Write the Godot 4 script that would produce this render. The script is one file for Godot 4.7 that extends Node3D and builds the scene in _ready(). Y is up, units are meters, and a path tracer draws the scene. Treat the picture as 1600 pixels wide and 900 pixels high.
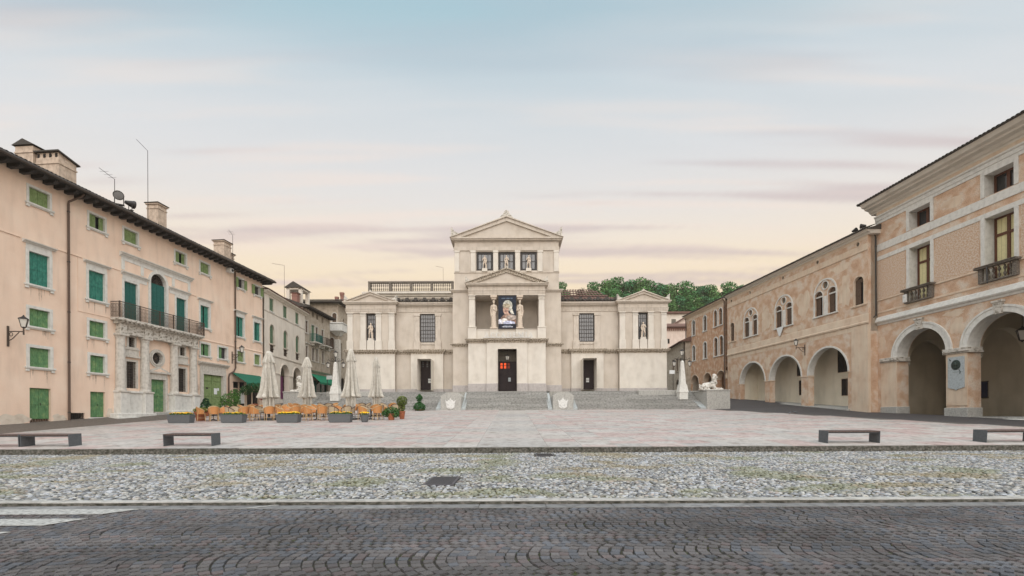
extends Node3D

# ---------------------------------------------------------------- mesh builder
class MB:
	var v := PackedVector3Array()
	var n := PackedVector3Array()
	var c := PackedColorArray()
	var uv := PackedVector2Array()
	var col := Color(1, 1, 1)
	var t := Transform3D()
	func tri(a: Vector3, b: Vector3, d: Vector3) -> void:
		a = t * a; b = t * b; d = t * d
		var m := (b - a).cross(d - a).normalized()
		v.append(a); v.append(d); v.append(b)
		n.append(m); n.append(m); n.append(m)
		c.append(col); c.append(col); c.append(col)
	func trin(a: Vector3, b: Vector3, d: Vector3, na: Vector3, nb: Vector3, nd: Vector3) -> void:
		v.append(t * a); v.append(t * d); v.append(t * b)
		n.append((t.basis * na).normalized()); n.append((t.basis * nd).normalized()); n.append((t.basis * nb).normalized())
		c.append(col); c.append(col); c.append(col)
	func quad(a: Vector3, b: Vector3, d: Vector3, e: Vector3) -> void:
		tri(a, b, d); tri(a, d, e)
	func box(x0: float, x1: float, y0: float, y1: float, z0: float, z1: float) -> void:
		hexa([Vector3(x0, y0, z0), Vector3(x1, y0, z0), Vector3(x1, y0, z1), Vector3(x0, y0, z1), Vector3(x0, y1, z0), Vector3(x1, y1, z0), Vector3(x1, y1, z1), Vector3(x0, y1, z1)])
	func hexa(p: Array) -> void:   # bottom 4 (back-left, back-right, front-right, front-left), top 4
		quad(p[3], p[2], p[6], p[7]); quad(p[1], p[0], p[4], p[5]); quad(p[0], p[3], p[7], p[4])
		quad(p[2], p[1], p[5], p[6]); quad(p[7], p[6], p[5], p[4]); quad(p[0], p[1], p[2], p[3])
	func taper(x0: float, x1: float, z0: float, z1: float, y0: float, X0: float, X1: float, Z0: float, Z1: float, y1: float) -> void:
		hexa([Vector3(x0, y0, z0), Vector3(x1, y0, z0), Vector3(x1, y0, z1), Vector3(x0, y0, z1), Vector3(X0, y1, Z0), Vector3(X1, y1, Z0), Vector3(X1, y1, Z1), Vector3(X0, y1, Z1)])
	func cbox(x0: float, x1: float, y0: float, y1: float, z0: float, z1: float, k := 0.01) -> void:   # a box with bevelled edges
		var X := [x0, x0 + k, x1 - k, x1]
		var Y := [y0, y0 + k, y1 - k, y1]
		var Z := [z0, z0 + k, z1 - k, z1]
		var f := func(i, j, l): return Vector3(X[i], Y[j], Z[l])
		quad(f.call(1, 1, 3), f.call(2, 1, 3), f.call(2, 2, 3), f.call(1, 2, 3)); quad(f.call(2, 1, 0), f.call(1, 1, 0), f.call(1, 2, 0), f.call(2, 2, 0))
		quad(f.call(0, 1, 1), f.call(0, 1, 2), f.call(0, 2, 2), f.call(0, 2, 1)); quad(f.call(3, 1, 2), f.call(3, 1, 1), f.call(3, 2, 1), f.call(3, 2, 2))
		quad(f.call(1, 3, 2), f.call(2, 3, 2), f.call(2, 3, 1), f.call(1, 3, 1)); quad(f.call(1, 0, 1), f.call(2, 0, 1), f.call(2, 0, 2), f.call(1, 0, 2))
		quad(f.call(2, 1, 3), f.call(3, 1, 2), f.call(3, 2, 2), f.call(2, 2, 3)); quad(f.call(0, 1, 2), f.call(1, 1, 3), f.call(1, 2, 3), f.call(0, 2, 2))
		quad(f.call(1, 1, 0), f.call(0, 1, 1), f.call(0, 2, 1), f.call(1, 2, 0)); quad(f.call(3, 1, 1), f.call(2, 1, 0), f.call(2, 2, 0), f.call(3, 2, 1))
		quad(f.call(1, 2, 3), f.call(2, 2, 3), f.call(2, 3, 2), f.call(1, 3, 2)); quad(f.call(2, 2, 0), f.call(1, 2, 0), f.call(1, 3, 1), f.call(2, 3, 1))
		quad(f.call(0, 2, 1), f.call(0, 2, 2), f.call(1, 3, 2), f.call(1, 3, 1)); quad(f.call(3, 2, 2), f.call(3, 2, 1), f.call(2, 3, 1), f.call(2, 3, 2))
		quad(f.call(1, 0, 2), f.call(2, 0, 2), f.call(2, 1, 3), f.call(1, 1, 3)); quad(f.call(2, 0, 1), f.call(1, 0, 1), f.call(1, 1, 0), f.call(2, 1, 0))
		quad(f.call(1, 0, 1), f.call(1, 0, 2), f.call(0, 1, 2), f.call(0, 1, 1)); quad(f.call(2, 0, 2), f.call(2, 0, 1), f.call(3, 1, 1), f.call(3, 1, 2))
		for i in [0, 3]:
			for j in [0, 3]:
				for l in [0, 3]:
					var ii: int = 1 if i == 0 else 2
					var jj: int = 1 if j == 0 else 2
					var ll: int = 1 if l == 0 else 2
					if (i == 0) == ((j == 0) == (l == 0)):
						tri(f.call(i, jj, ll), f.call(ii, jj, l), f.call(ii, j, ll))
					else:
						tri(f.call(i, jj, ll), f.call(ii, j, ll), f.call(ii, jj, l))
	func prism(p: PackedVector2Array, z0: float, z1: float) -> void:   # polygon in x,y drawn counter-clockwise, thick along z
		if Geometry2D.is_polygon_clockwise(p):
			p = p.duplicate(); p.reverse()
		var ix := Geometry2D.triangulate_polygon(p)
		for i in range(0, ix.size(), 3):
			var a := p[ix[i]]; var b := p[ix[i + 1]]; var d := p[ix[i + 2]]
			if (b - a).cross(d - a) < 0.0:
				var s := b; b = d; d = s
			tri(Vector3(a.x, a.y, z1), Vector3(b.x, b.y, z1), Vector3(d.x, d.y, z1))
			tri(Vector3(a.x, a.y, z0), Vector3(d.x, d.y, z0), Vector3(b.x, b.y, z0))
		for i in p.size():
			var a := p[i]; var b := p[(i + 1) % p.size()]
			quad(Vector3(a.x, a.y, z0), Vector3(b.x, b.y, z0), Vector3(b.x, b.y, z1), Vector3(a.x, a.y, z1))
	func run(x0: float, x1: float, prof: Array) -> void:   # a moulding: points (z, y) swept along x
		var keep := t
		t = keep * Transform3D(Basis(Vector3(0, 0, 1), Vector3(0, 1, 0), Vector3(-1, 0, 0)), Vector3(x0, 0, 0))
		var q := PackedVector2Array()
		for p in prof: q.append(p)
		prism(q, x0 - x1, 0.0)
		t = keep
	func tube(pts: Array, r0: float, r1 := -1.0, sides := 8, caps := true) -> void:
		if r1 < 0.0: r1 = r0
		var m := pts.size()
		var rings := []
		var up := Vector3(0, 1, 0)
		for i in m:
			var dir: Vector3 = (pts[mini(i + 1, m - 1)] - pts[maxi(i - 1, 0)]).normalized()
			if absf(dir.dot(up)) > 0.98: up = Vector3(1, 0, 0) if absf(dir.x) < 0.7 else Vector3(0, 0, 1)
			var s := dir.cross(up).normalized()
			up = s.cross(dir).normalized()
			var ring := []
			var r := lerpf(r0, r1, float(i) / maxf(1.0, m - 1))
			for k in sides:
				var a := TAU * k / sides
				var d := s * cos(a) + up * sin(a)
				ring.append([pts[i] + d * r, d])
			rings.append(ring)
		for i in m - 1:
			for k in sides:
				var a = rings[i][k]; var b = rings[i][(k + 1) % sides]; var d = rings[i + 1][(k + 1) % sides]; var e = rings[i + 1][k]
				trin(a[0], d[0], b[0], a[1], d[1], b[1]); trin(a[0], e[0], d[0], a[1], e[1], d[1])
		if caps:
			for k in range(1, sides - 1):
				tri(rings[0][0][0], rings[0][k][0], rings[0][k + 1][0]); tri(rings[m - 1][0][0], rings[m - 1][k + 1][0], rings[m - 1][k][0])
	func lathe(prof: Array, o := Vector3.ZERO, segs := 16, sx := 1.0, sz := 1.0, smooth := true) -> void:   # points (radius, y)
		for i in prof.size() - 1:
			var p: Vector2 = prof[i]; var q: Vector2 = prof[i + 1]
			var s := Vector2(q.y - p.y, p.x - q.x).normalized()
			for k in segs:
				var a := TAU * k / segs; var b := TAU * (k + 1) / segs
				var da := Vector3(cos(a) * sx, 0, -sin(a) * sz); var db := Vector3(cos(b) * sx, 0, -sin(b) * sz)
				var A := o + da * p.x + Vector3(0, p.y, 0); var B := o + db * p.x + Vector3(0, p.y, 0)
				var D := o + db * q.x + Vector3(0, q.y, 0); var E := o + da * q.x + Vector3(0, q.y, 0)
				if smooth:
					var na := da * s.x + Vector3(0, s.y, 0); var nb := db * s.x + Vector3(0, s.y, 0)
					if p.x > 1e-5: trin(A, B, D, na, nb, nb)
					if q.x > 1e-5: trin(A, D, E, na, nb, na)
				else:
					if p.x > 1e-5: tri(A, B, D)
					if q.x > 1e-5: tri(A, D, E)
	func ball(o: Vector3, r: Vector3, segs := 12, rows := 8) -> void:
		for i in rows:
			var p0 := PI * i / rows - PI / 2; var p1 := PI * (i + 1) / rows - PI / 2
			for k in segs:
				var a0 := TAU * k / segs; var a1 := TAU * (k + 1) / segs
				var q := []
				for w in [[a0, p0], [a1, p0], [a1, p1], [a0, p1]]:
					q.append(Vector3(cos(w[0]) * cos(w[1]), sin(w[1]), -sin(w[0]) * cos(w[1])))
				trin(o + q[0] * r, o + q[1] * r, o + q[2] * r, q[0] / r, q[1] / r, q[2] / r)
				trin(o + q[0] * r, o + q[2] * r, o + q[3] * r, q[0] / r, q[2] / r, q[3] / r)
	# a wall in the plane z = 0 that looks to +z. holes: [x0, x1, y0, y1, rise] rise 0 a rectangle, > 0 an arch whose crown is y1, -1 a round hole; a sixth number is its own depth
	func wall(x0: float, x1: float, y0: float, y1: float, holes: Array, depth: float, z := 0.0) -> void:
		var xs := [x0, x1]; var ys := [y0, y1]
		for h in holes:
			for k in 2:
				if h[k] > x0 + 0.001 and h[k] < x1 - 0.001 and not xs.has(h[k]): xs.append(h[k])
				if h[2 + k] > y0 + 0.001 and h[2 + k] < y1 - 0.001 and not ys.has(h[2 + k]): ys.append(h[2 + k])
		xs.sort(); ys.sort()
		for i in xs.size() - 1:
			for j in ys.size() - 1:
				var mx: float = (xs[i] + xs[i + 1]) / 2; var my: float = (ys[j] + ys[j + 1]) / 2
				var inside := false
				for h in holes:
					if mx > h[0] and mx < h[1] and my > h[2] and my < h[3]:
						inside = true; break
				if not inside:
					quad(Vector3(xs[i], ys[j], z), Vector3(xs[i + 1], ys[j], z), Vector3(xs[i + 1], ys[j + 1], z), Vector3(xs[i], ys[j + 1], z))
		for h in holes:
			var d: float = z - (h[5] if h.size() > 5 else depth)
			var o := outline(h)
			for i in o.size():
				var a: Vector2 = o[i]; var b: Vector2 = o[(i + 1) % o.size()]
				quad(Vector3(a.x, a.y, z), Vector3(a.x, a.y, d), Vector3(b.x, b.y, d), Vector3(b.x, b.y, z))
			if h[4] != 0:
				var tl := Vector3(h[0], h[3], z); var tr := Vector3(h[1], h[3], z); var bl := Vector3(h[0], h[2], z); var br := Vector3(h[1], h[2], z)
				var mid := (h[0] + h[1]) / 2 as float
				var low := (h[2] + h[3]) / 2 as float
				for i in o.size():
					var a: Vector2 = o[i]; var b: Vector2 = o[(i + 1) % o.size()]
					if h[4] > 0 and minf(a.y, b.y) < h[3] - h[4] - 0.001: continue
					var m := (a + b) / 2
					var corner := (tr if m.x > mid else tl) if (h[4] > 0 or m.y > low) else (br if m.x > mid else bl)
					tri(Vector3(b.x, b.y, z), Vector3(a.x, a.y, z), corner)
	static func outline(h: Array, grow := 0.0, segs := 18) -> Array:   # counter-clockwise from the lower left
		var o := []
		var cx: float = (h[0] + h[1]) / 2.0; var rx: float = (h[1] - h[0]) / 2.0 + grow
		if h[4] == 0:
			return [Vector2(h[0] - grow, h[2] - grow), Vector2(h[1] + grow, h[2] - grow), Vector2(h[1] + grow, h[3] + grow), Vector2(h[0] - grow, h[3] + grow)]
		if h[4] < 0:
			for i in 32: o.append(Vector2(cx + rx * cos(TAU * i / 32), (h[2] + h[3]) / 2.0 + rx * sin(TAU * i / 32)))
			return o
		var sp: float = h[3] - h[4]
		o.append(Vector2(cx - rx, h[2])); o.append(Vector2(cx + rx, h[2]))
		for i in segs + 1:
			var a := PI * i / segs
			o.append(Vector2(cx + rx * cos(a), sp + (h[4] + grow) * sin(a)))
		return o
	# a raised band round a hole: width w, from z0 out to z1. open: no bar along the bottom
	func band(h: Array, w: float, z0: float, z1: float, open := true, from := -1e9) -> void:
		var a := outline(h); var b := outline(h, w)
		var m := a.size()
		for i in m:
			var j := (i + 1) % m
			if open and h[4] >= 0 and i == 0: continue
			var p: Vector2 = a[i]; var q: Vector2 = a[j]; var P: Vector2 = b[i]; var Q: Vector2 = b[j]
			if h[4] == 0 and open:
				if i == 1: P.y = p.y
				if i == 3: Q.y = q.y
			if from > -1e8:
				if maxf(p.y, q.y) <= from + 0.001: continue
				if p.y < from: p.y = from; P.y = from
				if q.y < from: q.y = from; Q.y = from
			quad(Vector3(p.x, p.y, z1), Vector3(P.x, P.y, z1), Vector3(Q.x, Q.y, z1), Vector3(q.x, q.y, z1))
			quad(Vector3(P.x, P.y, z1), Vector3(P.x, P.y, z0), Vector3(Q.x, Q.y, z0), Vector3(Q.x, Q.y, z1))
			quad(Vector3(p.x, p.y, z0), Vector3(p.x, p.y, z1), Vector3(q.x, q.y, z1), Vector3(q.x, q.y, z0))
		if open and h[4] == 0:
			pass
	func fill(h: Array, z: float) -> void:   # closes a hole at depth z
		var o := outline(h)
		for i in range(1, o.size() - 1):
			tri(Vector3(o[0].x, o[0].y, z), Vector3(o[i].x, o[i].y, z), Vector3(o[i + 1].x, o[i + 1].y, z))
	func moulding(x0: float, x1: float, zb: float, zf: float, y: float, steps: Array) -> float:   # stacked courses round a block: [height, projection]
		for s in steps:
			box(x0 - s[1], x1 + s[1], y, y + s[0], zb, zf + s[1])
			y += s[0]
		return y
	func mesh() -> ArrayMesh:
		var a := []
		a.resize(Mesh.ARRAY_MAX)
		a[Mesh.ARRAY_VERTEX] = v; a[Mesh.ARRAY_NORMAL] = n; a[Mesh.ARRAY_COLOR] = c
		if uv.size() == v.size() and v.size() > 0: a[Mesh.ARRAY_TEX_UV] = uv
		var m := ArrayMesh.new()
		if v.size() > 0: m.add_surface_from_arrays(Mesh.PRIMITIVE_TRIANGLES, a)
		return m

# ---------------------------------------------------------------- names and tags
var rng := RandomNumberGenerator.new()
var M := {}

func tag(o: Node, label := "", category := "", group := "", kind := "") -> Node:
	if label: o.set_meta("label", label)
	if category: o.set_meta("category", category)
	if group: o.set_meta("group", group)
	if kind: o.set_meta("kind", kind)
	return o

func thing(called: String, label: String, category: String, at := Vector3.ZERO, turn := 0.0, group := "") -> Node3D:
	var o := Node3D.new()
	o.name = called
	add_child(o, true)
	o.position = at
	o.rotation.y = turn
	tag(o, label, category, group)
	return o

func put(parent: Node, called: String, what, mat: Material, at := Vector3.ZERO) -> MeshInstance3D:
	var o := MeshInstance3D.new()
	o.name = called
	o.mesh = what.mesh() if what is MB else what
	o.material_override = mat
	o.position = at
	parent.add_child(o, true)
	return o

func struct(called: String, what, mat: Material, parent: Node = self) -> MeshInstance3D:
	var o := put(parent, called, what, mat)
	if parent == self: o.set_meta("kind", "structure")
	return o

func copy(o: Node3D, at: Vector3, turn: float, label := "", group := "") -> Node3D:
	var r: Node3D = o.duplicate()
	r.name = String(o.name).rstrip("0123456789")
	add_child(r, true)
	r.position = at
	r.rotation.y = turn
	if label: r.set_meta("label", label)
	if group: r.set_meta("group", group)
	return r

func stuff(parent: Node, called: String, mesh: Mesh, mat: Material, xf: Array, cols: Array) -> MultiMeshInstance3D:
	var mm := MultiMesh.new()
	mm.transform_format = MultiMesh.TRANSFORM_3D
	mm.use_colors = true
	mm.mesh = mesh
	mm.instance_count = xf.size()
	for i in xf.size():
		mm.set_instance_transform(i, xf[i])
		mm.set_instance_color(i, cols[i])
	var o := MultiMeshInstance3D.new()
	o.name = called
	o.multimesh = mm
	o.material_override = mat
	o.set_meta("kind", "stuff")
	parent.add_child(o, true)
	return o

# ---------------------------------------------------------------- materials
func noise(sd: int, freq: float, stops: Array, oct := 5, kind := FastNoiseLite.TYPE_SIMPLEX_SMOOTH, size := 512, warp := 0.0) -> NoiseTexture2D:
	var f := FastNoiseLite.new()
	f.seed = sd
	f.noise_type = kind
	f.frequency = freq
	f.fractal_octaves = oct
	if warp > 0.0:
		f.domain_warp_enabled = true
		f.domain_warp_amplitude = warp
		f.domain_warp_frequency = freq * 2.0
	var g := Gradient.new()
	g.offsets = PackedFloat32Array(stops.map(func(s): return s[0]))
	g.colors = PackedColorArray(stops.map(func(s): return s[1]))
	var x := NoiseTexture2D.new()
	x.width = size; x.height = size
	x.seamless = true
	x.seamless_blend_skirt = 0.25
	x.noise = f
	x.color_ramp = g
	return x

func lin(r: float, g: float, b: float) -> Color:
	return Color(r, g, b).linear_to_srgb()

func gr(x: float) -> Color:
	return Color(x, x, x)

func mat(called: String, color: Color, rough := 0.85, tex: Texture2D = null, scale := 0.3, detail: Texture2D = null, dscale := Vector3(1, 1, 1), world := true) -> StandardMaterial3D:
	var m := StandardMaterial3D.new()
	m.resource_name = called
	m.albedo_color = color
	m.roughness = rough
	m.metallic_specular = 0.4
	if tex:
		m.albedo_texture = tex
		m.uv1_triplanar = true
		m.uv1_world_triplanar = world
		m.uv1_triplanar_sharpness = 12.0
		m.uv1_scale = Vector3(scale, scale, scale)
	if detail:
		m.detail_enabled = true
		m.detail_blend_mode = BaseMaterial3D.BLEND_MODE_MUL
		m.detail_albedo = detail
		m.detail_uv_layer = BaseMaterial3D.DETAIL_UV_2
		m.uv2_triplanar = true
		m.uv2_world_triplanar = world
		m.uv2_triplanar_sharpness = 12.0
		m.uv2_scale = dscale
	M[called] = m
	return m

func bump(m: StandardMaterial3D, tex: Texture2D, cm: float) -> void:
	m.heightmap_enabled = true
	m.heightmap_texture = tex
	m.heightmap_scale = cm

func make_materials() -> void:
	var soft := noise(3, 0.012, [[0.0, gr(0.86)], [0.5, gr(0.97)], [1.0, gr(1.0)]])
	var mottled := noise(4, 0.02, [[0.0, gr(0.74)], [0.45, gr(0.95)], [1.0, gr(1.0)]], 6)
	var streak := noise(5, 0.010, [[0.0, gr(0.94)], [0.4, gr(0.985)], [0.65, gr(1.0)], [1.0, gr(1.0)]], 5)
	var grime := noise(6, 0.012, [[0.0, Color(0.50, 0.48, 0.45)], [0.32, Color(0.80, 0.79, 0.77)], [0.5, gr(1.0)], [1.0, gr(1.0)]], 6)
	var grain := noise(7, 0.12, [[0.0, gr(0.55)], [0.5, gr(0.92)], [1.0, gr(1.0)]], 4)
	var rough := noise(8, 0.06, [[0.0, gr(0.0)], [1.0, gr(1.0)]], 5)
	var streak2 := noise(9, 0.014, [[0.0, gr(0.84)], [0.3, gr(0.96)], [0.55, gr(1.0)], [1.0, gr(1.0)]], 5)
	var fine := noise(10, 0.03, [[0.0, gr(0.84)], [0.4, gr(0.95)], [0.7, gr(1.0)], [1.0, gr(1.0)]], 7)
	# peach render of the long palace on the left
	var peach := noise(11, 0.008, [[0.0, lin(0.72, 0.535, 0.415)], [0.4, lin(0.785, 0.60, 0.475)], [0.7, lin(0.80, 0.625, 0.50)], [1.0, lin(0.81, 0.66, 0.54)]], 5)
	bump(mat("peach", Color.WHITE, 0.9, peach, 0.11, streak, Vector3(0.3, 0.05, 0.3)), rough, 0.25)
	var cream := noise(12, 0.008, [[0.0, lin(0.64, 0.57, 0.49)], [0.5, lin(0.71, 0.645, 0.565)], [1.0, lin(0.75, 0.69, 0.61)]], 5)
	bump(mat("cream", Color.WHITE, 0.9, cream, 0.12, streak, Vector3(0.3, 0.06, 0.3)), rough, 0.2)
	var grey := noise(13, 0.012, [[0.0, lin(0.30, 0.25, 0.20)], [0.5, lin(0.42, 0.36, 0.29)], [1.0, lin(0.50, 0.44, 0.36)]], 6)
	bump(mat("old_grey", Color.WHITE, 0.95, grey, 0.2, streak2, Vector3(0.6, 0.09, 0.6)), rough, 0.5)
	# weathered orange render on the right
	var orange := noise(14, 0.012, [[0.0, lin(0.50, 0.315, 0.205)], [0.32, lin(0.575, 0.385, 0.265)], [0.48, lin(0.62, 0.44, 0.315)], [0.58, lin(0.645, 0.485, 0.365)], [0.74, lin(0.675, 0.56, 0.455)], [1.0, lin(0.70, 0.61, 0.515)]], 8, FastNoiseLite.TYPE_SIMPLEX_SMOOTH, 1024, 6.0)
	bump(mat("orange", Color.WHITE, 0.95, orange, 0.07, fine, Vector3(0.9, 0.5, 0.9)), rough, 0.4)
	var orange2 := noise(15, 0.014, [[0.0, lin(0.42, 0.235, 0.145)], [0.4, lin(0.51, 0.305, 0.195)], [0.62, lin(0.56, 0.38, 0.26)], [0.8, lin(0.61, 0.48, 0.37)], [1.0, lin(0.65, 0.56, 0.46)]], 8, FastNoiseLite.TYPE_SIMPLEX_SMOOTH, 1024, 5.0)
	bump(mat("orange_dark", Color.WHITE, 0.95, orange2, 0.10, streak2, Vector3(0.5, 0.08, 0.5)), rough, 0.4)
	var worn := noise(16, 0.045, [[0.0, lin(0.53, 0.35, 0.24)], [0.34, lin(0.57, 0.40, 0.285)], [0.55, lin(0.62, 0.47, 0.36)], [0.66, lin(0.655, 0.545, 0.44)], [0.85, lin(0.66, 0.57, 0.475)], [1.0, lin(0.60, 0.45, 0.34)]], 8, FastNoiseLite.TYPE_SIMPLEX, 1024)
	bump(mat("worn_panel", Color.WHITE, 0.95, worn, 0.14, fine, Vector3(1.4, 0.7, 1.4)), rough, 0.5)
	var pale := noise(17, 0.012, [[0.0, lin(0.55, 0.40, 0.29)], [0.4, lin(0.64, 0.51, 0.39)], [1.0, lin(0.68, 0.58, 0.46)]], 6)
	bump(mat("pale_plaster", Color.WHITE, 0.95, pale, 0.12, streak, Vector3(0.5, 0.08, 0.5)), rough, 0.3)
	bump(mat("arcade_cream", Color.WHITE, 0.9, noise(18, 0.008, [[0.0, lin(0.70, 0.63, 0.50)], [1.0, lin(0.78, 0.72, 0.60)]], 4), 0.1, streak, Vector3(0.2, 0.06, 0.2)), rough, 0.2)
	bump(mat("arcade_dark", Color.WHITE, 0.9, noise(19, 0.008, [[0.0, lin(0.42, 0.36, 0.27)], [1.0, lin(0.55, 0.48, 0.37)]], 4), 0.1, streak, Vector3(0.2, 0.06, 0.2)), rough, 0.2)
	bump(mat("peach_stain", Color.WHITE, 0.95, peach, 0.13, noise(29, 0.03, [[0.0, gr(0.72)], [0.5, gr(0.86)], [1.0, gr(0.93)]], 6), Vector3(0.5, 0.35, 0.5)), rough, 0.5)
	bump(mat("patch_grey", Color.WHITE, 0.95, noise(30, 0.02, [[0.0, lin(0.50, 0.42, 0.34)], [0.5, lin(0.62, 0.54, 0.455)], [1.0, lin(0.70, 0.63, 0.54)]], 6), 0.2), rough, 0.6)
	# dressed stone
	var stone := noise(21, 0.02, [[0.0, lin(0.40, 0.375, 0.335)], [0.4, lin(0.54, 0.51, 0.46)], [1.0, lin(0.62, 0.59, 0.54)]], 6)
	bump(mat("stone", Color.WHITE, 0.85, stone, 0.35, streak2, Vector3(0.9, 0.12, 0.9)), rough, 0.4)
	bump(mat("stone_dirty", Color.WHITE, 0.9, stone, 0.35, grime, Vector3(0.5, 0.8, 0.5)), rough, 0.6)
	bump(mat("white_stone", lin(1.0, 1.0, 1.0), 0.85, noise(22, 0.02, [[0.0, lin(0.55, 0.54, 0.51)], [0.5, lin(0.66, 0.65, 0.61)], [1.0, lin(0.70, 0.69, 0.66)]], 6), 0.3, streak, Vector3(0.7, 0.15, 0.7)), rough, 0.3)
	bump(mat("grey_stone", Color.WHITE, 0.85, noise(23, 0.03, [[0.0, lin(0.28, 0.275, 0.26)], [0.5, lin(0.40, 0.395, 0.37)], [1.0, lin(0.48, 0.47, 0.44)]], 6), 0.4, streak2, Vector3(0.6, 0.2, 0.6)), rough, 0.5)
	bump(mat("stone_dark", Color.WHITE, 0.95, noise(28, 0.03, [[0.0, lin(0.07, 0.06, 0.05)], [0.5, lin(0.15, 0.13, 0.11)], [1.0, lin(0.30, 0.27, 0.235)]], 6), 0.5), rough, 0.6)
	# the theatre
	var th := noise(24, 0.008, [[0.0, lin(0.48, 0.42, 0.355)], [0.45, lin(0.555, 0.495, 0.425)], [1.0, lin(0.60, 0.54, 0.475)]], 6)
	bump(mat("theatre", Color.WHITE, 0.9, th, 0.12, streak, Vector3(0.22, 0.06, 0.22)), rough, 0.2)
	bump(mat("theatre_trim", Color.WHITE, 0.9, th, 0.2, streak2, Vector3(0.4, 0.12, 0.4)), rough, 0.4)
	bump(mat("theatre_light", lin(1.0, 1.0, 1.0), 0.9, noise(25, 0.010, [[0.0, lin(0.59, 0.545, 0.48)], [0.5, lin(0.655, 0.61, 0.545)], [1.0, lin(0.69, 0.65, 0.585)]], 6), 0.15, streak, Vector3(0.22, 0.06, 0.22)), rough, 0.2)
	bump(mat("theatre_plinth", Color.WHITE, 0.9, noise(26, 0.02, [[0.0, lin(0.37, 0.34, 0.33)], [1.0, lin(0.47, 0.44, 0.425)]], 5), 0.3, streak2, Vector3(0.8, 0.2, 0.8)), rough, 0.3)
	bump(mat("mossy_trim", Color.WHITE, 0.95, th, 0.2, noise(27, 0.03, [[0.0, Color(0.28, 0.27, 0.24)], [0.35, Color(0.55, 0.53, 0.48)], [0.52, Color(0.95, 0.94, 0.92)], [1.0, gr(1.0)]], 6), Vector3(0.35, 0.6, 0.35)), rough, 0.6)
	# wood and paint
	var wood := noise(31, 0.03, [[0.0, gr(0.62)], [0.4, gr(0.9)], [0.7, gr(1.0)], [1.0, gr(1.0)]], 5)
	mat("green_old", Color.WHITE, 0.75, noise(32, 0.02, [[0.0, lin(0.09, 0.17, 0.075)], [0.25, lin(0.10, 0.235, 0.105)], [0.5, lin(0.13, 0.275, 0.125)], [0.75, lin(0.18, 0.32, 0.135)], [1.0, lin(0.27, 0.36, 0.17)]], 4), 0.22, wood, Vector3(2.2, 0.25, 2.2))
	mat("green_light", Color.WHITE, 0.75, noise(33, 0.02, [[0.0, lin(0.17, 0.25, 0.095)], [0.5, lin(0.23, 0.32, 0.13)], [1.0, lin(0.30, 0.37, 0.18)]], 4), 0.25, wood, Vector3(2.2, 0.25, 2.2))
	mat("green_teal", Color.WHITE, 0.6, noise(34, 0.02, [[0.0, lin(0.018, 0.15, 0.115)], [0.6, lin(0.042, 0.235, 0.178)], [1.0, lin(0.06, 0.26, 0.20)]], 4), 0.25, wood, Vector3(1.6, 0.2, 1.6))
	mat("green_deep", Color.WHITE, 0.55, noise(35, 0.02, [[0.0, lin(0.006, 0.085, 0.075)], [1.0, lin(0.018, 0.125, 0.105)]], 4), 0.4)
	mat("green_sage", Color.WHITE, 0.7, noise(36, 0.02, [[0.0, lin(0.085, 0.16, 0.095)], [1.0, lin(0.15, 0.235, 0.145)]], 4), 0.5, wood, Vector3(2.0, 0.3, 2.0))
	mat("brown_wood", Color.WHITE, 0.7, noise(37, 0.03, [[0.0, lin(0.075, 0.045, 0.03)], [1.0, lin(0.17, 0.11, 0.075)]], 5), 0.6, wood, Vector3(2.4, 0.3, 2.4))
	mat("red_wood", Color.WHITE, 0.55, noise(38, 0.03, [[0.0, lin(0.11, 0.04, 0.022)], [1.0, lin(0.17, 0.07, 0.04)]], 4), 0.6, wood, Vector3(2.4, 0.3, 2.4))
	mat("dark_door", lin(0.026, 0.015, 0.020), 0.6, grain, 0.8)
	mat("rafter", Color.WHITE, 0.8, noise(39, 0.03, [[0.0, lin(0.022, 0.022, 0.024)], [1.0, lin(0.055, 0.05, 0.05)]], 4), 0.7)
	# metal, glass, cloth
	mat("iron", lin(0.045, 0.042, 0.042), 0.55).metallic = 0.4
	mat("rust_iron", lin(0.10, 0.075, 0.06), 0.75, grain, 1.2)
	mat("copper_pipe", lin(0.13, 0.085, 0.065), 0.6, grain, 1.0)
	mat("gutter", lin(0.10, 0.085, 0.075), 0.5, grain, 0.8)
	mat("bench_grey", lin(0.10, 0.11, 0.12), 0.55, soft, 1.5)
	mat("bench_wood", Color.WHITE, 0.7, noise(41, 0.03, [[0.0, lin(0.07, 0.045, 0.04)], [1.0, lin(0.16, 0.12, 0.11)]], 5), 0.8, wood, Vector3(0.4, 3.0, 3.0))
	mat("planter_grey", lin(0.12, 0.13, 0.14), 0.6, soft, 2.0)
	mat("glass_dark", lin(0.014, 0.016, 0.02), 0.08).metallic_specular = 0.6
	mat("glass_sky", lin(0.085, 0.095, 0.11), 0.15).metallic_specular = 0.8
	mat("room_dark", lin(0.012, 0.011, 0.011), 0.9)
	mat("room_mid", lin(0.16, 0.145, 0.12), 0.95, soft, 0.4)
	mat("curtain", lin(0.72, 0.66, 0.38), 0.9, streak, 1.0)
	mat("lamp_glass", lin(0.62, 0.60, 0.55), 0.25)
	mat("white_paint", lin(0.72, 0.72, 0.70), 0.7, mottled, 0.5)
	mat("umbrella", Color.WHITE, 0.95, noise(42, 0.02, [[0.0, lin(0.44, 0.415, 0.365)], [0.5, lin(0.55, 0.525, 0.47)], [1.0, lin(0.61, 0.585, 0.53)]], 4), 0.4, streak, Vector3(2.0, 0.3, 2.0))
	var um: StandardMaterial3D = M["umbrella"]
	um.backlight_enabled = true
	um.backlight = Color(0.25, 0.23, 0.2)
	mat("awning", lin(0.012, 0.14, 0.085), 0.85, soft, 0.8)
	mat("awning_bright", lin(0.010, 0.24, 0.13), 0.85, soft, 0.8)
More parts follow.
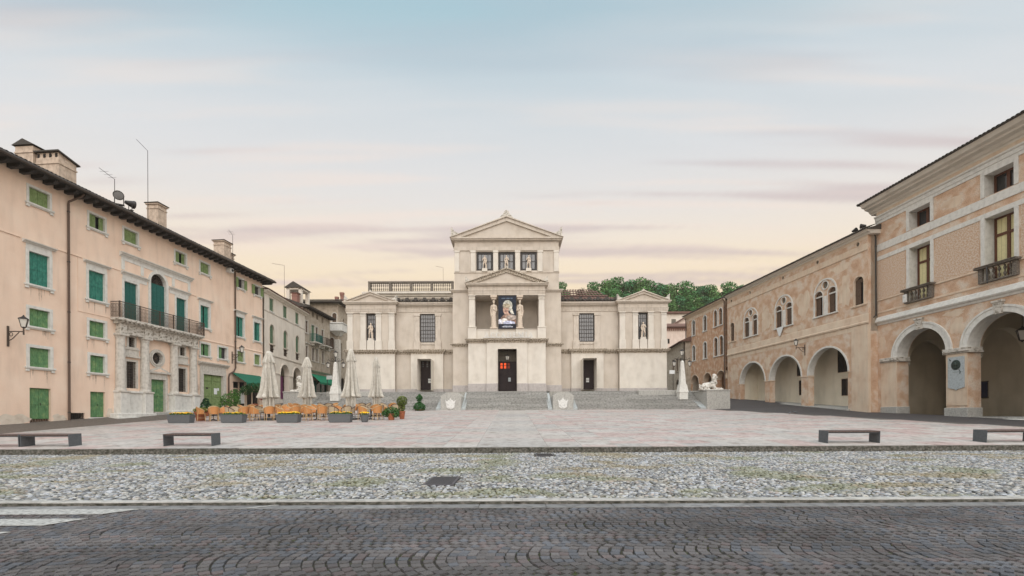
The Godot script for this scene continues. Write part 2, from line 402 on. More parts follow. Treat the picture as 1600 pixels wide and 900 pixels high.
	mat("rattan", Color.WHITE, 0.7, noise(43, 0.2, [[0.0, lin(0.34, 0.135, 0.04)], [0.5, lin(0.53, 0.24, 0.085)], [1.0, lin(0.63, 0.35, 0.16)]], 3), 3.0, null, Vector3.ONE, false)
	mat("cane", lin(0.66, 0.46, 0.25), 0.6, grain, 2.0, null, Vector3.ONE, false)
	mat("cane_dark", lin(0.075, 0.028, 0.026), 0.55, grain, 2.0, null, Vector3.ONE, false)
	mat("weave_pale", lin(0.55, 0.44, 0.30), 0.8, grain, 4.0, null, Vector3.ONE, false)
	mat("cushion", lin(0.62, 0.57, 0.50), 0.9, soft, 1.0, null, Vector3.ONE, false)
	mat("table_top", lin(0.58, 0.50, 0.38), 0.6, soft, 1.0, null, Vector3.ONE, false)
	mat("terracotta", lin(0.34, 0.115, 0.055), 0.85, mottled, 0.8)
	mat("purple", lin(0.17, 0.045, 0.12), 0.85, soft, 0.5)
	mat("marble_fig", lin(0.66, 0.56, 0.46), 0.75, mottled, 0.7, null, Vector3.ONE, false)
	mat("marble_white", lin(0.60, 0.575, 0.53), 0.75, grime, 0.5)
	mat("blue_marble", lin(0.42, 0.455, 0.46), 0.5, mottled, 0.4)
	mat("paper", lin(0.7, 0.72, 0.72), 0.8)
	mat("board_blue", lin(0.018, 0.024, 0.06), 0.5)
	mat("bronze", lin(0.04, 0.06, 0.055), 0.5).metallic = 0.5
	mat("plaque", lin(0.45, 0.50, 0.52), 0.6, mottled, 0.6)
	mat("earth", lin(0.06, 0.045, 0.03), 1.0)
	# tiles
	mat("tile", Color.WHITE, 0.9, noise(44, 0.03, [[0.0, lin(0.09, 0.055, 0.045)], [0.5, lin(0.17, 0.095, 0.075)], [1.0, lin(0.27, 0.16, 0.125)]], 5), 0.6, mottled, Vector3(0.5, 0.5, 0.5))
	mat("tile_dark", Color.WHITE, 0.9, noise(45, 0.03, [[0.0, lin(0.035, 0.033, 0.03)], [1.0, lin(0.11, 0.095, 0.085)]], 5), 0.6)
	# ground
	var g := mat("sett", Color.WHITE, 0.7, noise(51, 0.05, [[0.0, gr(0.62)], [0.5, gr(0.95)], [1.0, gr(1.0)]], 5), 3.0)
	g.vertex_color_use_as_albedo = true
	bump(g, rough, 0.5)
	var pb := mat("pebble", Color.WHITE, 0.75, noise(52, 0.05, [[0.0, gr(0.72)], [0.5, gr(0.97)], [1.0, gr(1.0)]], 4), 2.0)
	pb.vertex_color_use_as_albedo = true
	var sl := mat("slab", Color.WHITE, 0.7, noise(53, 0.02, [[0.0, gr(0.78)], [0.4, gr(0.95)], [1.0, gr(1.0)]], 6), 0.35, noise(54, 0.012, [[0.0, Color(0.80, 0.78, 0.76)], [0.45, gr(0.98)], [1.0, gr(1.0)]], 5), Vector3(0.22, 0.22, 0.22))
	sl.vertex_color_use_as_albedo = true
	bump(sl, rough, 0.15)
	var stp := mat("step_stone", Color.WHITE, 0.8, noise(55, 0.02, [[0.0, gr(0.68)], [0.45, gr(0.93)], [1.0, gr(1.0)]], 6), 0.4, streak2, Vector3(0.35, 0.6, 0.35))
	stp.vertex_color_use_as_albedo = true
	bump(stp, rough, 0.3)
	mat("joint", Color.WHITE, 1.0, noise(56, 0.03, [[0.0, lin(0.022, 0.02, 0.017)], [0.6, lin(0.04, 0.036, 0.03)], [0.8, lin(0.05, 0.06, 0.022)], [1.0, lin(0.06, 0.075, 0.025)]], 5), 0.5)
	mat("slab_joint", lin(0.16, 0.145, 0.13), 1.0, grain, 1.0)
	mat("soil", Color.WHITE, 1.0, noise(57, 0.02, [[0.0, lin(0.07, 0.066, 0.055)], [0.5, lin(0.105, 0.096, 0.078)], [0.72, lin(0.10, 0.105, 0.045)], [1.0, lin(0.13, 0.14, 0.055)]], 5), 0.35)
	mat("street", Color.WHITE, 0.85, noise(58, 0.03, [[0.0, lin(0.12, 0.10, 0.085)], [1.0, lin(0.21, 0.18, 0.155)]], 6), 0.35, grain, Vector3(2, 2, 2))
	mat("street_dark", Color.WHITE, 0.8, noise(59, 0.03, [[0.0, lin(0.06, 0.056, 0.058)], [1.0, lin(0.105, 0.098, 0.10)]], 6), 0.35, grain, Vector3(2, 2, 2))
	bump(mat("kerb", Color.WHITE, 0.85, noise(60, 0.03, [[0.0, lin(0.30, 0.29, 0.26)], [1.0, lin(0.50, 0.48, 0.44)]], 6), 0.6, mottled, Vector3(0.7, 0.7, 0.7)), rough, 0.4)
	bump(mat("kerb_mossy", Color.WHITE, 0.95, noise(61, 0.03, [[0.0, lin(0.04, 0.044, 0.03)], [0.45, lin(0.095, 0.092, 0.08)], [0.7, lin(0.15, 0.14, 0.125)], [1.0, lin(0.22, 0.205, 0.185)]], 6), 0.55, grime, Vector3(0.4, 1.0, 0.4)), rough, 0.8)
	mat("road_paint", lin(0.52, 0.52, 0.50), 0.8, noise(62, 0.04, [[0.0, gr(0.40)], [0.4, gr(0.80)], [1.0, gr(1.0)]], 5), 0.6)
	mat("manhole", lin(0.095, 0.09, 0.10), 0.6, grain, 1.5)
	mat("terrace", lin(0.36, 0.35, 0.32), 0.85, mottled, 0.2)
	mat("far_ground", lin(0.09, 0.09, 0.07), 1.0)
	mat("hill", Color.WHITE, 1.0, noise(63, 0.03, [[0.0, lin(0.02, 0.045, 0.015)], [1.0, lin(0.05, 0.085, 0.03)]], 5), 0.1)
	var lf := mat("leaf", Color.WHITE, 0.8)
	lf.vertex_color_use_as_albedo = true
	lf.backlight_enabled = true
	lf.backlight = Color(0.3, 0.3, 0.3)
	mat("bark", lin(0.06, 0.045, 0.035), 0.95, grain, 0.6)
	mat("chimney", Color.WHITE, 0.95, noise(64, 0.02, [[0.0, lin(0.40, 0.31, 0.24)], [0.5, lin(0.55, 0.44, 0.35)], [1.0, lin(0.64, 0.52, 0.42)]], 6), 0.3, streak2, Vector3(0.8, 0.15, 0.8))
	mat("brick_red", Color.WHITE, 0.9, noise(65, 0.05, [[0.0, lin(0.20, 0.10, 0.08)], [1.0, lin(0.36, 0.20, 0.16)]], 5), 0.6)
	mat("pink_house", Color.WHITE, 0.95, noise(66, 0.01, [[0.0, lin(0.62, 0.50, 0.43)], [1.0, lin(0.72, 0.60, 0.53)]], 4), 0.15, streak, Vector3(0.4, 0.08, 0.4))
	mat("flower_yellow", lin(0.75, 0.42, 0.02), 0.8)
	mat("flower_red", lin(0.35, 0.02, 0.03), 0.8)

# ---------------------------------------------------------------- bodies: tapered capsules joined softly, meshed as surface nets
func blob(bones: Array, cell: float, k: float) -> ArrayMesh:
	var lo := Vector3.INF; var hi := -Vector3.INF
	for b in bones:
		var r := maxf(b[2], b[3]) + k + cell * 2.0
		for e in [b[0], b[1]]:
			lo = lo.min(e - Vector3(r, r, r)); hi = hi.max(e + Vector3(r, r, r))
	var nx := int((hi.x - lo.x) / cell) + 2; var ny := int((hi.y - lo.y) / cell) + 2; var nz := int((hi.z - lo.z) / cell) + 2
	var f := PackedFloat32Array()
	f.resize(nx * ny * nz)
	f.fill(1.0)
	for b in bones:
		var a: Vector3 = b[0]; var q: Vector3 = b[1]
		var r := maxf(b[2], b[3]) + k + cell * 2.0
		var p0 := ((a.min(q) - Vector3(r, r, r) - lo) / cell).floor(); var p1 := ((a.max(q) + Vector3(r, r, r) - lo) / cell).ceil()
		var ab := q - a
		var L := maxf(ab.length_squared(), 1e-9)
		for z in range(maxi(0, int(p0.z)), mini(nz, int(p1.z) + 1)):
			for y in range(maxi(0, int(p0.y)), mini(ny, int(p1.y) + 1)):
				for x in range(maxi(0, int(p0.x)), mini(nx, int(p1.x) + 1)):
					var p := lo + Vector3(x, y, z) * cell
					var h := clampf((p - a).dot(ab) / L, 0.0, 1.0)
					var d := (p - a - ab * h).length() - lerpf(b[2], b[3], h)
					var i := (z * ny + y) * nx + x
					var e := f[i]
					var s := clampf(0.5 + 0.5 * (e - d) / k, 0.0, 1.0)
					f[i] = lerpf(e, d, s) - k * s * (1.0 - s)
	var id := PackedInt32Array()
	id.resize(f.size())
	id.fill(-1)
	var V := PackedVector3Array(); var N := PackedVector3Array(); var I := PackedInt32Array()
	var off := [0, 1, nx, nx + 1, nx * ny, nx * ny + 1, nx * ny + nx, nx * ny + nx + 1]
	for z in nz - 1:
		for y in ny - 1:
			for x in nx - 1:
				var i := (z * ny + y) * nx + x
				var mask := 0
				for j in 8:
					if f[i + off[j]] < 0.0: mask |= 1 << j
				if mask == 0 or mask == 255: continue
				var sum := Vector3.ZERO; var cnt := 0
				for e in [[0, 1], [2, 3], [4, 5], [6, 7], [0, 2], [1, 3], [4, 6], [5, 7], [0, 4], [1, 5], [2, 6], [3, 7]]:
					var fa := f[i + off[e[0]]]; var fb := f[i + off[e[1]]]
					if (fa < 0.0) != (fb < 0.0):
						var w := fa / (fa - fb)
						var A := Vector3(e[0] & 1, (e[0] >> 1) & 1, e[0] >> 2); var B := Vector3(e[1] & 1, (e[1] >> 1) & 1, e[1] >> 2)
						sum += A.lerp(B, w); cnt += 1
				id[i] = V.size()
				V.append(lo + (Vector3(x, y, z) + sum / cnt) * cell)
				N.append(Vector3(f[i + 1] + f[i + off[3]] + f[i + off[5]] + f[i + off[7]] - f[i] - f[i + off[2]] - f[i + off[4]] - f[i + off[6]], f[i + off[2]] + f[i + off[3]] + f[i + off[6]] + f[i + off[7]] - f[i] - f[i + 1] - f[i + off[4]] - f[i + off[5]], f[i + off[4]] + f[i + off[5]] + f[i + off[6]] + f[i + off[7]] - f[i] - f[i + 1] - f[i + off[2]] - f[i + off[3]]).normalized())
	for z in range(1, nz - 1):
		for y in range(1, ny - 1):
			for x in range(1, nx - 1):
				var i := (z * ny + y) * nx + x
				var s0 := f[i] < 0.0
				for ax in 3:
					var d: int = [1, nx, nx * ny][ax]
					if s0 == (f[i + d] < 0.0): continue
					var u: int = [nx, nx * ny, 1][ax]; var w: int = [nx * ny, 1, nx][ax]
					var q := [id[i], id[i - u], id[i - u - w], id[i - w]]
					if q.min() < 0: continue
					if not s0: q.reverse()
					I.append_array([q[0], q[2], q[1], q[0], q[3], q[2]])
	var arr := []
	arr.resize(Mesh.ARRAY_MAX)
	arr[Mesh.ARRAY_VERTEX] = V; arr[Mesh.ARRAY_NORMAL] = N; arr[Mesh.ARRAY_INDEX] = I
	var m := ArrayMesh.new()
	m.add_surface_from_arrays(Mesh.PRIMITIVE_TRIANGLES, arr)
	return m

func rise(Z: float) -> float:   # height of the sloping square at depth Z
	return 0.244 + 0.056 * (Z - 15.7)

func _ready() -> void:
	rng.seed = 7
	# ------------------------------------------------------------ camera
	var cam := Camera3D.new()
	cam.name = "camera"
	add_child(cam)
	cam.projection = Camera3D.PROJECTION_FRUSTUM
	cam.near = 0.1
	cam.far = 1500.0
	cam.keep_aspect = Camera3D.KEEP_HEIGHT
	cam.size = 0.1 * 900.0 / 710.0
	cam.frustum_offset = Vector2(0, 0.1 * 199.0 / 710.0)
	cam.position = Vector3(0, 1.35, 0)
	cam.rotation.z = -0.0045
	cam.current = true
	# ------------------------------------------------------------ sky, light, exposure
	var we := WorldEnvironment.new()
	we.name = "world_environment"
	var env := Environment.new()
	env.background_mode = Environment.BG_SKY
	env.sky = Sky.new()
	env.sky.sky_material = make_sky()
	env.background_energy_multiplier = 0.40
	env.tonemap_mode = Environment.TONE_MAPPER_LINEAR
	env.tonemap_exposure = 2.55
	env.sdfgi_enabled = true
	env.ssao_enabled = true
	env.ssil_enabled = true
	env.fog_enabled = true
	env.fog_density = 0.0004
	env.fog_light_color = Color(0.93, 0.86, 0.78)
	we.environment = env
	add_child(we)
	var sun := DirectionalLight3D.new()
	sun.name = "sun"
	sun.light_energy = 0.5
	sun.light_color = Color(1.0, 0.975, 0.95)
	sun.light_angular_distance = 100.0
	sun.shadow_enabled = true
	sun.sky_mode = DirectionalLight3D.SKY_MODE_LIGHT_ONLY
	add_child(sun)
	sun.look_at_from_position(Vector3(2.5, 18, 13), Vector3.ZERO)
	make_materials()
	build_ground()
	build_steps()
	build_theatre()
	build_peach_palace()
	build_left_street()
	build_right_palace()
	build_right_arcade()
	build_far_houses()
	build_hill()
	build_cafe()
	build_square_objects()

func make_sky() -> PanoramaSkyMaterial:
	var w := 1440; var h := 720
	var a := FastNoiseLite.new(); a.seed = 5; a.frequency = 0.9; a.fractal_octaves = 5
	var b := FastNoiseLite.new(); b.seed = 9; b.frequency = 0.7; b.fractal_octaves = 4
	var stops := [[-90.0, 0.34, 0.31, 0.28], [-2.0, 0.38, 0.34, 0.30], [0.0, 0.86, 0.62, 0.42], [8.0, 0.90, 0.69, 0.48], [15.0, 0.93, 0.77, 0.56], [18.0, 0.92, 0.785, 0.61], [21.0, 0.88, 0.785, 0.68], [24.5, 0.80, 0.765, 0.735], [29.0, 0.725, 0.735, 0.75], [33.0, 0.635, 0.69, 0.73], [37.0, 0.53, 0.635, 0.70], [41.5, 0.41, 0.58, 0.66], [48.0, 0.37, 0.54, 0.64], [65.0, 0.34, 0.50, 0.62], [90.0, 0.33, 0.48, 0.60]]
	var data := PackedFloat32Array()
	data.resize(w * h * 3)
	var i := 0
	for y in h:
		var el := 90.0 - (y + 0.5) / h * 180.0
		var base := Vector3.ZERO
		for s in stops.size() - 1:
			if el >= stops[s][0] and el <= stops[s + 1][0]:
				var f: float = (el - stops[s][0]) / (stops[s + 1][0] - stops[s][0])
				base = Vector3(stops[s][1], stops[s][2], stops[s][3]).lerp(Vector3(stops[s + 1][1], stops[s + 1][2], stops[s + 1][3]), f)
		var er := deg_to_rad(el)
		for x in w:
			var c := base
			if el > 0.0:
				var az := (x + 0.5) / w * TAU
				var d := Vector3(sin(az) * cos(er), sin(er), cos(az) * cos(er))
				# the colour bands follow the cloud layer, so they run level across the view
				var ee := rad_to_deg(atan2(d.y, sqrt(d.z * d.z + 0.42 * d.x * d.x)))
				var s := 2
				while s < stops.size() - 2 and ee > stops[s + 1][0]: s += 1
				c = Vector3(stops[s][1], stops[s][2], stops[s][3]).lerp(Vector3(stops[s + 1][1], stops[s + 1][2], stops[s + 1][3]), clampf((ee - stops[s][0]) / (stops[s + 1][0] - stops[s][0]), 0.0, 1.0))
				# long thin bands of cloud in a flat layer high overhead
				var p := Vector2(d.x, d.z) / (d.y + 0.04)
				var n1 := a.get_noise_2d(p.x * 0.30, p.y * 1.1 + 4.0)
				var n2 := b.get_noise_2d(p.x * 0.36 + p.y * 0.06, p.y * 3.4)
				var n3 := b.get_noise_2d(p.x * 1.0 + 30.0, p.y * 9.0)
				var n4 := a.get_noise_2d(p.x * 0.5 + 60.0, p.y * 6.0)
				var low := smoothstep(5.0, 15.0, el) * (1.0 - smoothstep(25.0, 42.0, el))
				var veil := clampf(n1 * 1.7 + 0.30 + n4 * 0.6, 0.0, 1.0) * 0.42 * smoothstep(14.0, 30.0, el)
				c = c.lerp(Vector3(0.775, 0.78, 0.80), veil)
				var dark := smoothstep(0.0, 0.42, n2 + n3 * 0.36) * (0.45 + 0.55 * low)
				c = c.lerp(Vector3(0.61, 0.52, 0.525).lerp(Vector3(0.46, 0.545, 0.62), smoothstep(24.0, 38.0, el)), dark * 0.68)
				var pink := smoothstep(0.05, 0.5, n4 + n3 * 0.3) * low
				c = c.lerp(Vector3(0.93, 0.77, 0.68), pink * 0.35)
			data[i] = c.x; data[i + 1] = c.y; data[i + 2] = c.z
			i += 3
	var m := PanoramaSkyMaterial.new()
	m.panorama = ImageTexture.create_from_image(Image.create_from_data(w, h, false, Image.FORMAT_RGBF, data.to_byte_array()))
	return m

# ---------------------------------------------------------------- ground
func top_block(mb: MB, x0: float, x1: float, z0: float, z1: float, y0: float, ya: float, yb: float, ch: float) -> void:
	# a stone with a bevelled top; ya at the z1 (near) side, yb at the z0 (far) side
	var p := [Vector3(x0, y0, z0), Vector3(x1, y0, z0), Vector3(x1, y0, z1), Vector3(x0, y0, z1)]
	var q := [Vector3(x0, yb - ch, z0), Vector3(x1, yb - ch, z0), Vector3(x1, ya - ch, z1), Vector3(x0, ya - ch, z1)]
	var r := [Vector3(x0 + ch, yb, z0 + ch), Vector3(x1 - ch, yb, z0 + ch), Vector3(x1 - ch, ya, z1 - ch), Vector3(x0 + ch, ya, z1 - ch)]
	mb.quad(r[3], r[2], r[1], r[0])
	for k in 4:
		var j := (k + 1) % 4
		mb.quad(p[j], p[k], q[k], q[j])
		mb.quad(q[j], q[k], r[k], r[j])

func sett_mesh(sd: int, tint := Color(1, 1, 1)) -> ArrayMesh:
	var r := RandomNumberGenerator.new()
	r.seed = sd
	var mb := MB.new()
	mb.col = tint
	var h := 0.0445; var t := 0.0425
	var lo: Array = []; var hi: Array = []; var cen := Vector3(r.randf_range(-0.006, 0.006), 0.0015, r.randf_range(-0.006, 0.006))
	for k in 4:
		var sx: float = [-1, 1, 1, -1][k]; var sz: float = [-1, -1, 1, 1][k]
		var j := Vector3(r.randf_range(-0.004, 0.004), 0, r.randf_range(-0.004, 0.004))
		lo.append(Vector3(sx * h, -0.05, sz * h) + j)
		hi.append(Vector3(sx * t, r.randf_range(-0.002, 0.0015), sz * t) + j)
	for k in 4:
		var j := (k + 1) % 4
		var a: Vector3 = lo[k] + Vector3(0, 0.038, 0); var b: Vector3 = lo[j] + Vector3(0, 0.038, 0)
		mb.quad(lo[j], lo[k], a, b)
		mb.quad(b, a, hi[k], hi[j])
		mb.tri(hi[j], hi[k], cen)
	return mb.mesh()

func pebble_mesh(sd: int, tint := Color(1, 1, 1)) -> ArrayMesh:
	var r := RandomNumberGenerator.new()
	r.seed = sd
	var f := FastNoiseLite.new()
	f.seed = sd; f.frequency = 0.9
	var mb := MB.new()
	mb.col = tint
	var rows := 5; var segs := 9
	var pt := func(a: float, p: float) -> Vector3:
		var d := Vector3(cos(a) * cos(p), sin(p), -sin(a) * cos(p))
		return d * (1.0 + 0.28 * f.get_noise_3d(d.x * 1.3, d.y * 1.3 + 5.0, d.z * 1.3)) * Vector3(1, 0.62, 0.78)
	for i in rows:
		var p0 := -0.5 + (PI / 2 + 0.5) * i / rows; var p1 := -0.5 + (PI / 2 + 0.5) * (i + 1) / rows
		for k in segs:
			var a0 := TAU * k / segs; var a1 := TAU * (k + 1) / segs
			var A: Vector3 = pt.call(a0, p0); var B: Vector3 = pt.call(a1, p0); var D: Vector3 = pt.call(a1, p1); var E: Vector3 = pt.call(a0, p1)
			var w := Vector3(1, 1.6, 1.3)
			mb.trin(A, B, D, A * w, B * w, D * w)
			if i < rows - 1: mb.trin(A, D, E, A * w, D * w, E * w)
	return mb.mesh()

func stone_grey(r: RandomNumberGenerator) -> Color:
	var x := r.randf_range(0.17, 0.50)
	var k := r.randf()
	if k < 0.25: return Color(x * 0.94, x * 0.98, x * 1.05)
	if k < 0.40: return Color(x * 1.03, x * 0.98, x * 0.89)
	if k < 0.46: return Color(x * 0.98, x * 0.86, x * 0.79)
	if k < 0.66: return Color(x * 0.5, x * 0.52, x * 0.54)
	return Color(x, x, x * 0.97)

func sett_tint(r: RandomNumberGenerator) -> Color:
	var x := r.randf_range(0.095, 0.145)
	var k := r.randf()
	if k < 0.12: return Color(x * 1.14, x * 0.95, x * 0.95)
	if k < 0.4: return Color(x * 0.92, x * 0.97, x * 1.10)
	return Color(x * 1.06, x * 0.99, x * 1.0)

func build_ground() -> void:
	var mb := MB.new()
	mb.quad(Vector3(-900, -0.4, 900), Vector3(900, -0.4, 900), Vector3(900, -0.4, -900), Vector3(-900, -0.4, -900))
	struct("ground", mb, M.far_ground)
	# ---- the road of setts
	mb = MB.new()
	mb.box(-60, 60, -0.3, -0.020, -6.66, 14)
	var road := struct("road", mb, M.joint)
	var meshes := []; var white := []
	var r := RandomNumberGenerator.new()
	r.seed = 21
	for i in 16: meshes.append(sett_mesh(100 + i, sett_tint(r) * [0.72, 0.9, 1.08, 1.25][i / 4]))
	var tn := FastNoiseLite.new()
	tn.seed = 44; tn.frequency = 0.5; tn.fractal_octaves = 4
	var tone := func(x: float, z: float) -> float: return clampf(0.5 + 0.9 * tn.get_noise_2d(x * 0.6, z * 1.4), 0.0, 0.999)
	for i in 4: white.append(sett_mesh(200 + i))
	var spots := []
	var bands := [[2.55, 3.78, -1], [3.78, 5.0, -1], [5.0, 6.12, -1], [6.12, 6.645, 1]]
	for b in bands:
		var n := int(round((b[1] - b[0]) / 0.106))
		var amp: float = (b[1] - b[0]) * 0.27
		for k in range(-112, 113):
			for j in n:
				var s := (j + 0.5) / n + r.randf_range(-0.006, 0.006)
				var Z := lerpf(b[0], b[1], s)
				var off: float = amp * (1.0 - pow(2.0 * s - 1.0, 2.0)) * b[2]
				var x := k * 0.105 + off + r.randf_range(-0.006, 0.006) + 0.012 * sin(k * 0.7 + b[0])
				x += 0.10 * tn.get_noise_2d(x * 0.8 + 40.0, Z)
				Z = minf(Z + 0.05 * tn.get_noise_2d(x * 1.1, Z + 70.0), 6.60)
				if absf(x) > 1.16 * Z + 1.6: continue
				var slope: float = amp * -4.0 * (2.0 * s - 1.0) * b[2] / (b[1] - b[0])
				var xf := Transform3D(Basis(Vector3(0, 1, 0), -atan(slope) + r.randf_range(-0.04, 0.04)) * Basis(Vector3(1, 0, 0), r.randf_range(-0.02, 0.02)) * Basis(Vector3(0, 0, 1), r.randf_range(-0.02, 0.02)), Vector3(x, -0.003 + r.randf_range(-0.004, 0.002), -Z))
				spots.append([xf, Z if absf(x) < 1.1 * Z and Z > 3.75 else 99.0])
	spots.sort_custom(func(p, q): return p[1] < q[1])
	for i in 300:
		var sp: Vector3 = spots[i][0].origin
		var o := put(road, "sett", meshes[int(tone.call(sp.x, sp.z) * 4.0) * 4 + (i * 7) % 4], M.sett)
		o.transform = spots[i][0]
	for v in 4:
		var xs := []; var cs := []
		for i in range(300 + v, spots.size(), 4):
			xs.append(spots[i][0]); cs.append(sett_tint(r) * lerpf(0.66, 1.3, tone.call(spots[i][0].origin.x, spots[i][0].origin.z)))
		stuff(road, "setts", white[v], M.sett, xs, cs)
	# little weeds in the joints
	var tuft := MB.new()
	for k in 7:
		var a := TAU * k / 7.0
		var d := Vector3(cos(a), 0, sin(a))
		tuft.tri(d.cross(Vector3.UP) * 0.12, -d.cross(Vector3.UP) * 0.12, d * 0.6 + Vector3(0, r.randf_range(0.4, 0.9), 0))
	var tm := tuft.mesh()
	var wn := FastNoiseLite.new()
	wn.seed = 3; wn.frequency = 0.45; wn.fractal_octaves = 3
	var tx := []; var tc := []
	for k in 5200:
		var Z := r.randf_range(3.6, 6.7); var x := r.randf_range(-1.2, 1.2) * Z
		if wn.get_noise_2d(x, Z * 2.0) < 0.05 - (0.25 if Z > 6.2 else 0.0): continue
		tx.append(Transform3D(Basis(Vector3(0, 1, 0), r.randf() * 6.0).scaled(Vector3.ONE * r.randf_range(0.006, 0.016)), Vector3(x, -0.012, -Z)))
		tc.append(Color(r.randf_range(0.06, 0.14), r.randf_range(0.09, 0.15), 0.025))
	tag(stuff(self, "weeds", tm, M.leaf, tx, tc), "small green weeds growing in the joints of the road setts", "weeds")
	# gutter stones and kerb
	mb = MB.new()
	mb.box(-60, 60, -0.3, -0.012, -6.90, -6.662)
	var gut := struct("gutter", mb, M.joint)
	mb = MB.new()
	mb.box(-60, 60, -0.3, 0.036, -7.13, -6.915)
	var kb := struct("kerb", mb, M.kerb_mossy)
	var gm := []
	var km := []
	for i in 5:
		mb = MB.new()
		mb.col = Color(1, 1, 1) * r.randf_range(0.20, 0.28)
		top_block(mb, -0.497, 0.497, -0.115, 0.115, -0.1, 0.0, 0.0, 0.006)
		gm.append(mb.mesh())
		mb = MB.new()
		mb.col = Color(1, 0.98, 0.93) * r.randf_range(0.38, 0.48)
		top_block(mb, -0.597, 0.597, -0.085, 0.085, -0.018, 0.0, 0.0, 0.008)
		km.append(mb.mesh())
	for i in 26:
		put(gut, "gutter_stone", gm[(i * 3) % 5], M.step_stone, Vector3(-12.5 + i + 0.5, 0.001 + r.randf_range(-0.003, 0.003), -6.782))
	for i in 22:
		put(kb, "kerb_stone", km[(i * 3) % 5], M.step_stone, Vector3(-13.2 + i * 1.2 + 0.6, 0.056 + r.randf_range(-0.002, 0.002), -7.012))
	# zebra crossing at the left, a parking line on the gutter
	for s in [[-16.0, -5.45, 6.30, 6.64, 0.25], [-16.0, -5.65, 5.66, 6.02, 0.2], [-16.0, -5.9, 5.02, 5.34, 0.2]]:
		mb = MB.new()
		mb.hexa([Vector3(s[0], 0.003, -s[3]), Vector3(s[1], 0.003, -s[3]), Vector3(s[1] - s[4], 0.003, -s[2]), Vector3(s[0], 0.003, -s[2]), Vector3(s[0], 0.009, -s[3]), Vector3(s[1], 0.009, -s[3]), Vector3(s[1] - s[4], 0.009, -s[2]), Vector3(s[0], 0.009, -s[2])])
		struct("crossing_stripe", mb, M.road_paint, road)
	mb = MB.new()
	mb.hexa([Vector3(-3.62, 0.004, -6.895), Vector3(-3.54, 0.004, -6.895), Vector3(-3.84, 0.004, -6.665), Vector3(-3.92, 0.004, -6.665), Vector3(-3.62, 0.008, -6.895), Vector3(-3.54, 0.008, -6.895), Vector3(-3.84, 0.008, -6.665), Vector3(-3.92, 0.008, -6.665)])
	struct("parking_line", mb, M.road_paint, gut)
	# ---- the bed of river cobbles
	mb = MB.new()
	mb.quad(Vector3(-60, 0.022, -7.13), Vector3(60, 0.022, -7.13), Vector3(60, 0.035, -15.72), Vector3(-60, 0.035, -15.72))
	mb.quad(Vector3(-60, -0.3, -7.13), Vector3(60, -0.3, -7.13), Vector3(60, 0.022, -7.13), Vector3(-60, 0.022, -7.13))
	var bed := struct("cobble_bed", mb, M.soil)
	var pn := FastNoiseLite.new()
	pn.seed = 12; pn.frequency = 0.33; pn.fractal_octaves = 4
	var lists := [[], [], [], []]; var tints := [[], [], [], []]
	var near := []
	var Zc := 7.17
	var row := 0
	while Zc < 15.66:
		var half := minf(1.15 * Zc + 1.4, 20.0)
		var x := -half + (0.04 if row % 2 else 0.0)
		while x < half:
			var px := x + r.randf_range(-0.03, 0.03); var pz := Zc + r.randf_range(-0.03, 0.03)
			var sc := r.randf_range(0.029, 0.048) * (1.25 if r.randf() < 0.12 else 1.0)
			var hole := (absf(px + 1.39) < 0.33 and pz > 8.48 and pz < 9.6) or (absf(px - 1.05) < 0.36 and pz > 14.2 and pz < 15.3)
			if not hole:
				var moss := pn.get_noise_2d(px, pz * 1.7)
				if moss < 0.34 or r.randf() < 0.7:
					var xf := Transform3D(Basis(Vector3(0, 1, 0), r.randf() * TAU) * Basis(Vector3(1, 0, 0), r.randf_range(-0.3, 0.3)) * Basis(Vector3(0, 0, 1), r.randf_range(-0.3, 0.3)), Vector3(px, 0.03 + (pz - 7.13) * 0.0015 + r.randf_range(-0.008, 0.006), -clampf(pz, 7.18, 15.64))).scaled_local(Vector3(sc * r.randf_range(0.9, 1.5), sc * r.randf_range(0.6, 1.0), sc))
					if near.size() < 300 and absf(px) < 1.1 * pz:
						near.append(xf)
					else:
						var k := r.randi() % 4
						lists[k].append(xf)
						var c := stone_grey(r)
						if moss > 0.02: c = c.lerp(Color(0.27, 0.22, 0.12) if pn.get_noise_2d(px * 0.5 + 90.0, pz) > 0.0 else Color(0.21, 0.22, 0.12), 0.60 * smoothstep(0.0, 0.36, moss))
						tints[k].append(c)
			x += 0.070 + r.randf_range(0.0, 0.018)
		Zc += 0.071
		row += 1
	var pmesh := []
	for i in 14: pmesh.append(pebble_mesh(300 + i, stone_grey(r)))
	for i in near.size():
		var o := put(bed, "cobble", pmesh[(i * 5) % 14], M.pebble)
		o.transform = near[i]
	for k in 4: stuff(bed, "cobbles", pebble_mesh(320 + k), M.pebble, lists[k], tints[k])
	tx = []; tc = []
	for k in 26000:
		var Z := r.randf_range(7.15, 15.6); var x := r.randf_range(-1.2, 1.2) * Z
		var m := pn.get_noise_2d(x, Z * 1.7)
		var edge := 0.22 if (Z > 15.35 or Z < 7.35) else 0.0
		if m + edge < 0.12 + r.randf_range(0.0, 0.14): continue
		tx.append(Transform3D(Basis(Vector3(0, 1, 0), r.randf() * 6.0).scaled(Vector3(1.3, 0.8, 1.3) * r.randf_range(0.012, 0.03)), Vector3(x, 0.035, -Z)))
		var y := r.randf()
		tc.append(Color(0.13, 0.15, 0.03).lerp(Color(0.25, 0.19, 0.07), y))
	tag(stuff(self, "moss", tm, M.leaf, tx, tc), "patches of yellow-green moss and grass between the river cobbles", "moss")
	# covers
	var cover := thing("manhole_cover", "dark rectangular iron cover set among the cobbles left of the centre", "manhole cover", Vector3(-1.39, 0.045, -9.04), 0.0, "iron covers")
	mb = MB.new()
	mb.cbox(-0.29, 0.29, -0.04, 0.02, -0.53, 0.53, 0.006)
	put(cover, "plate", mb, M.manhole)
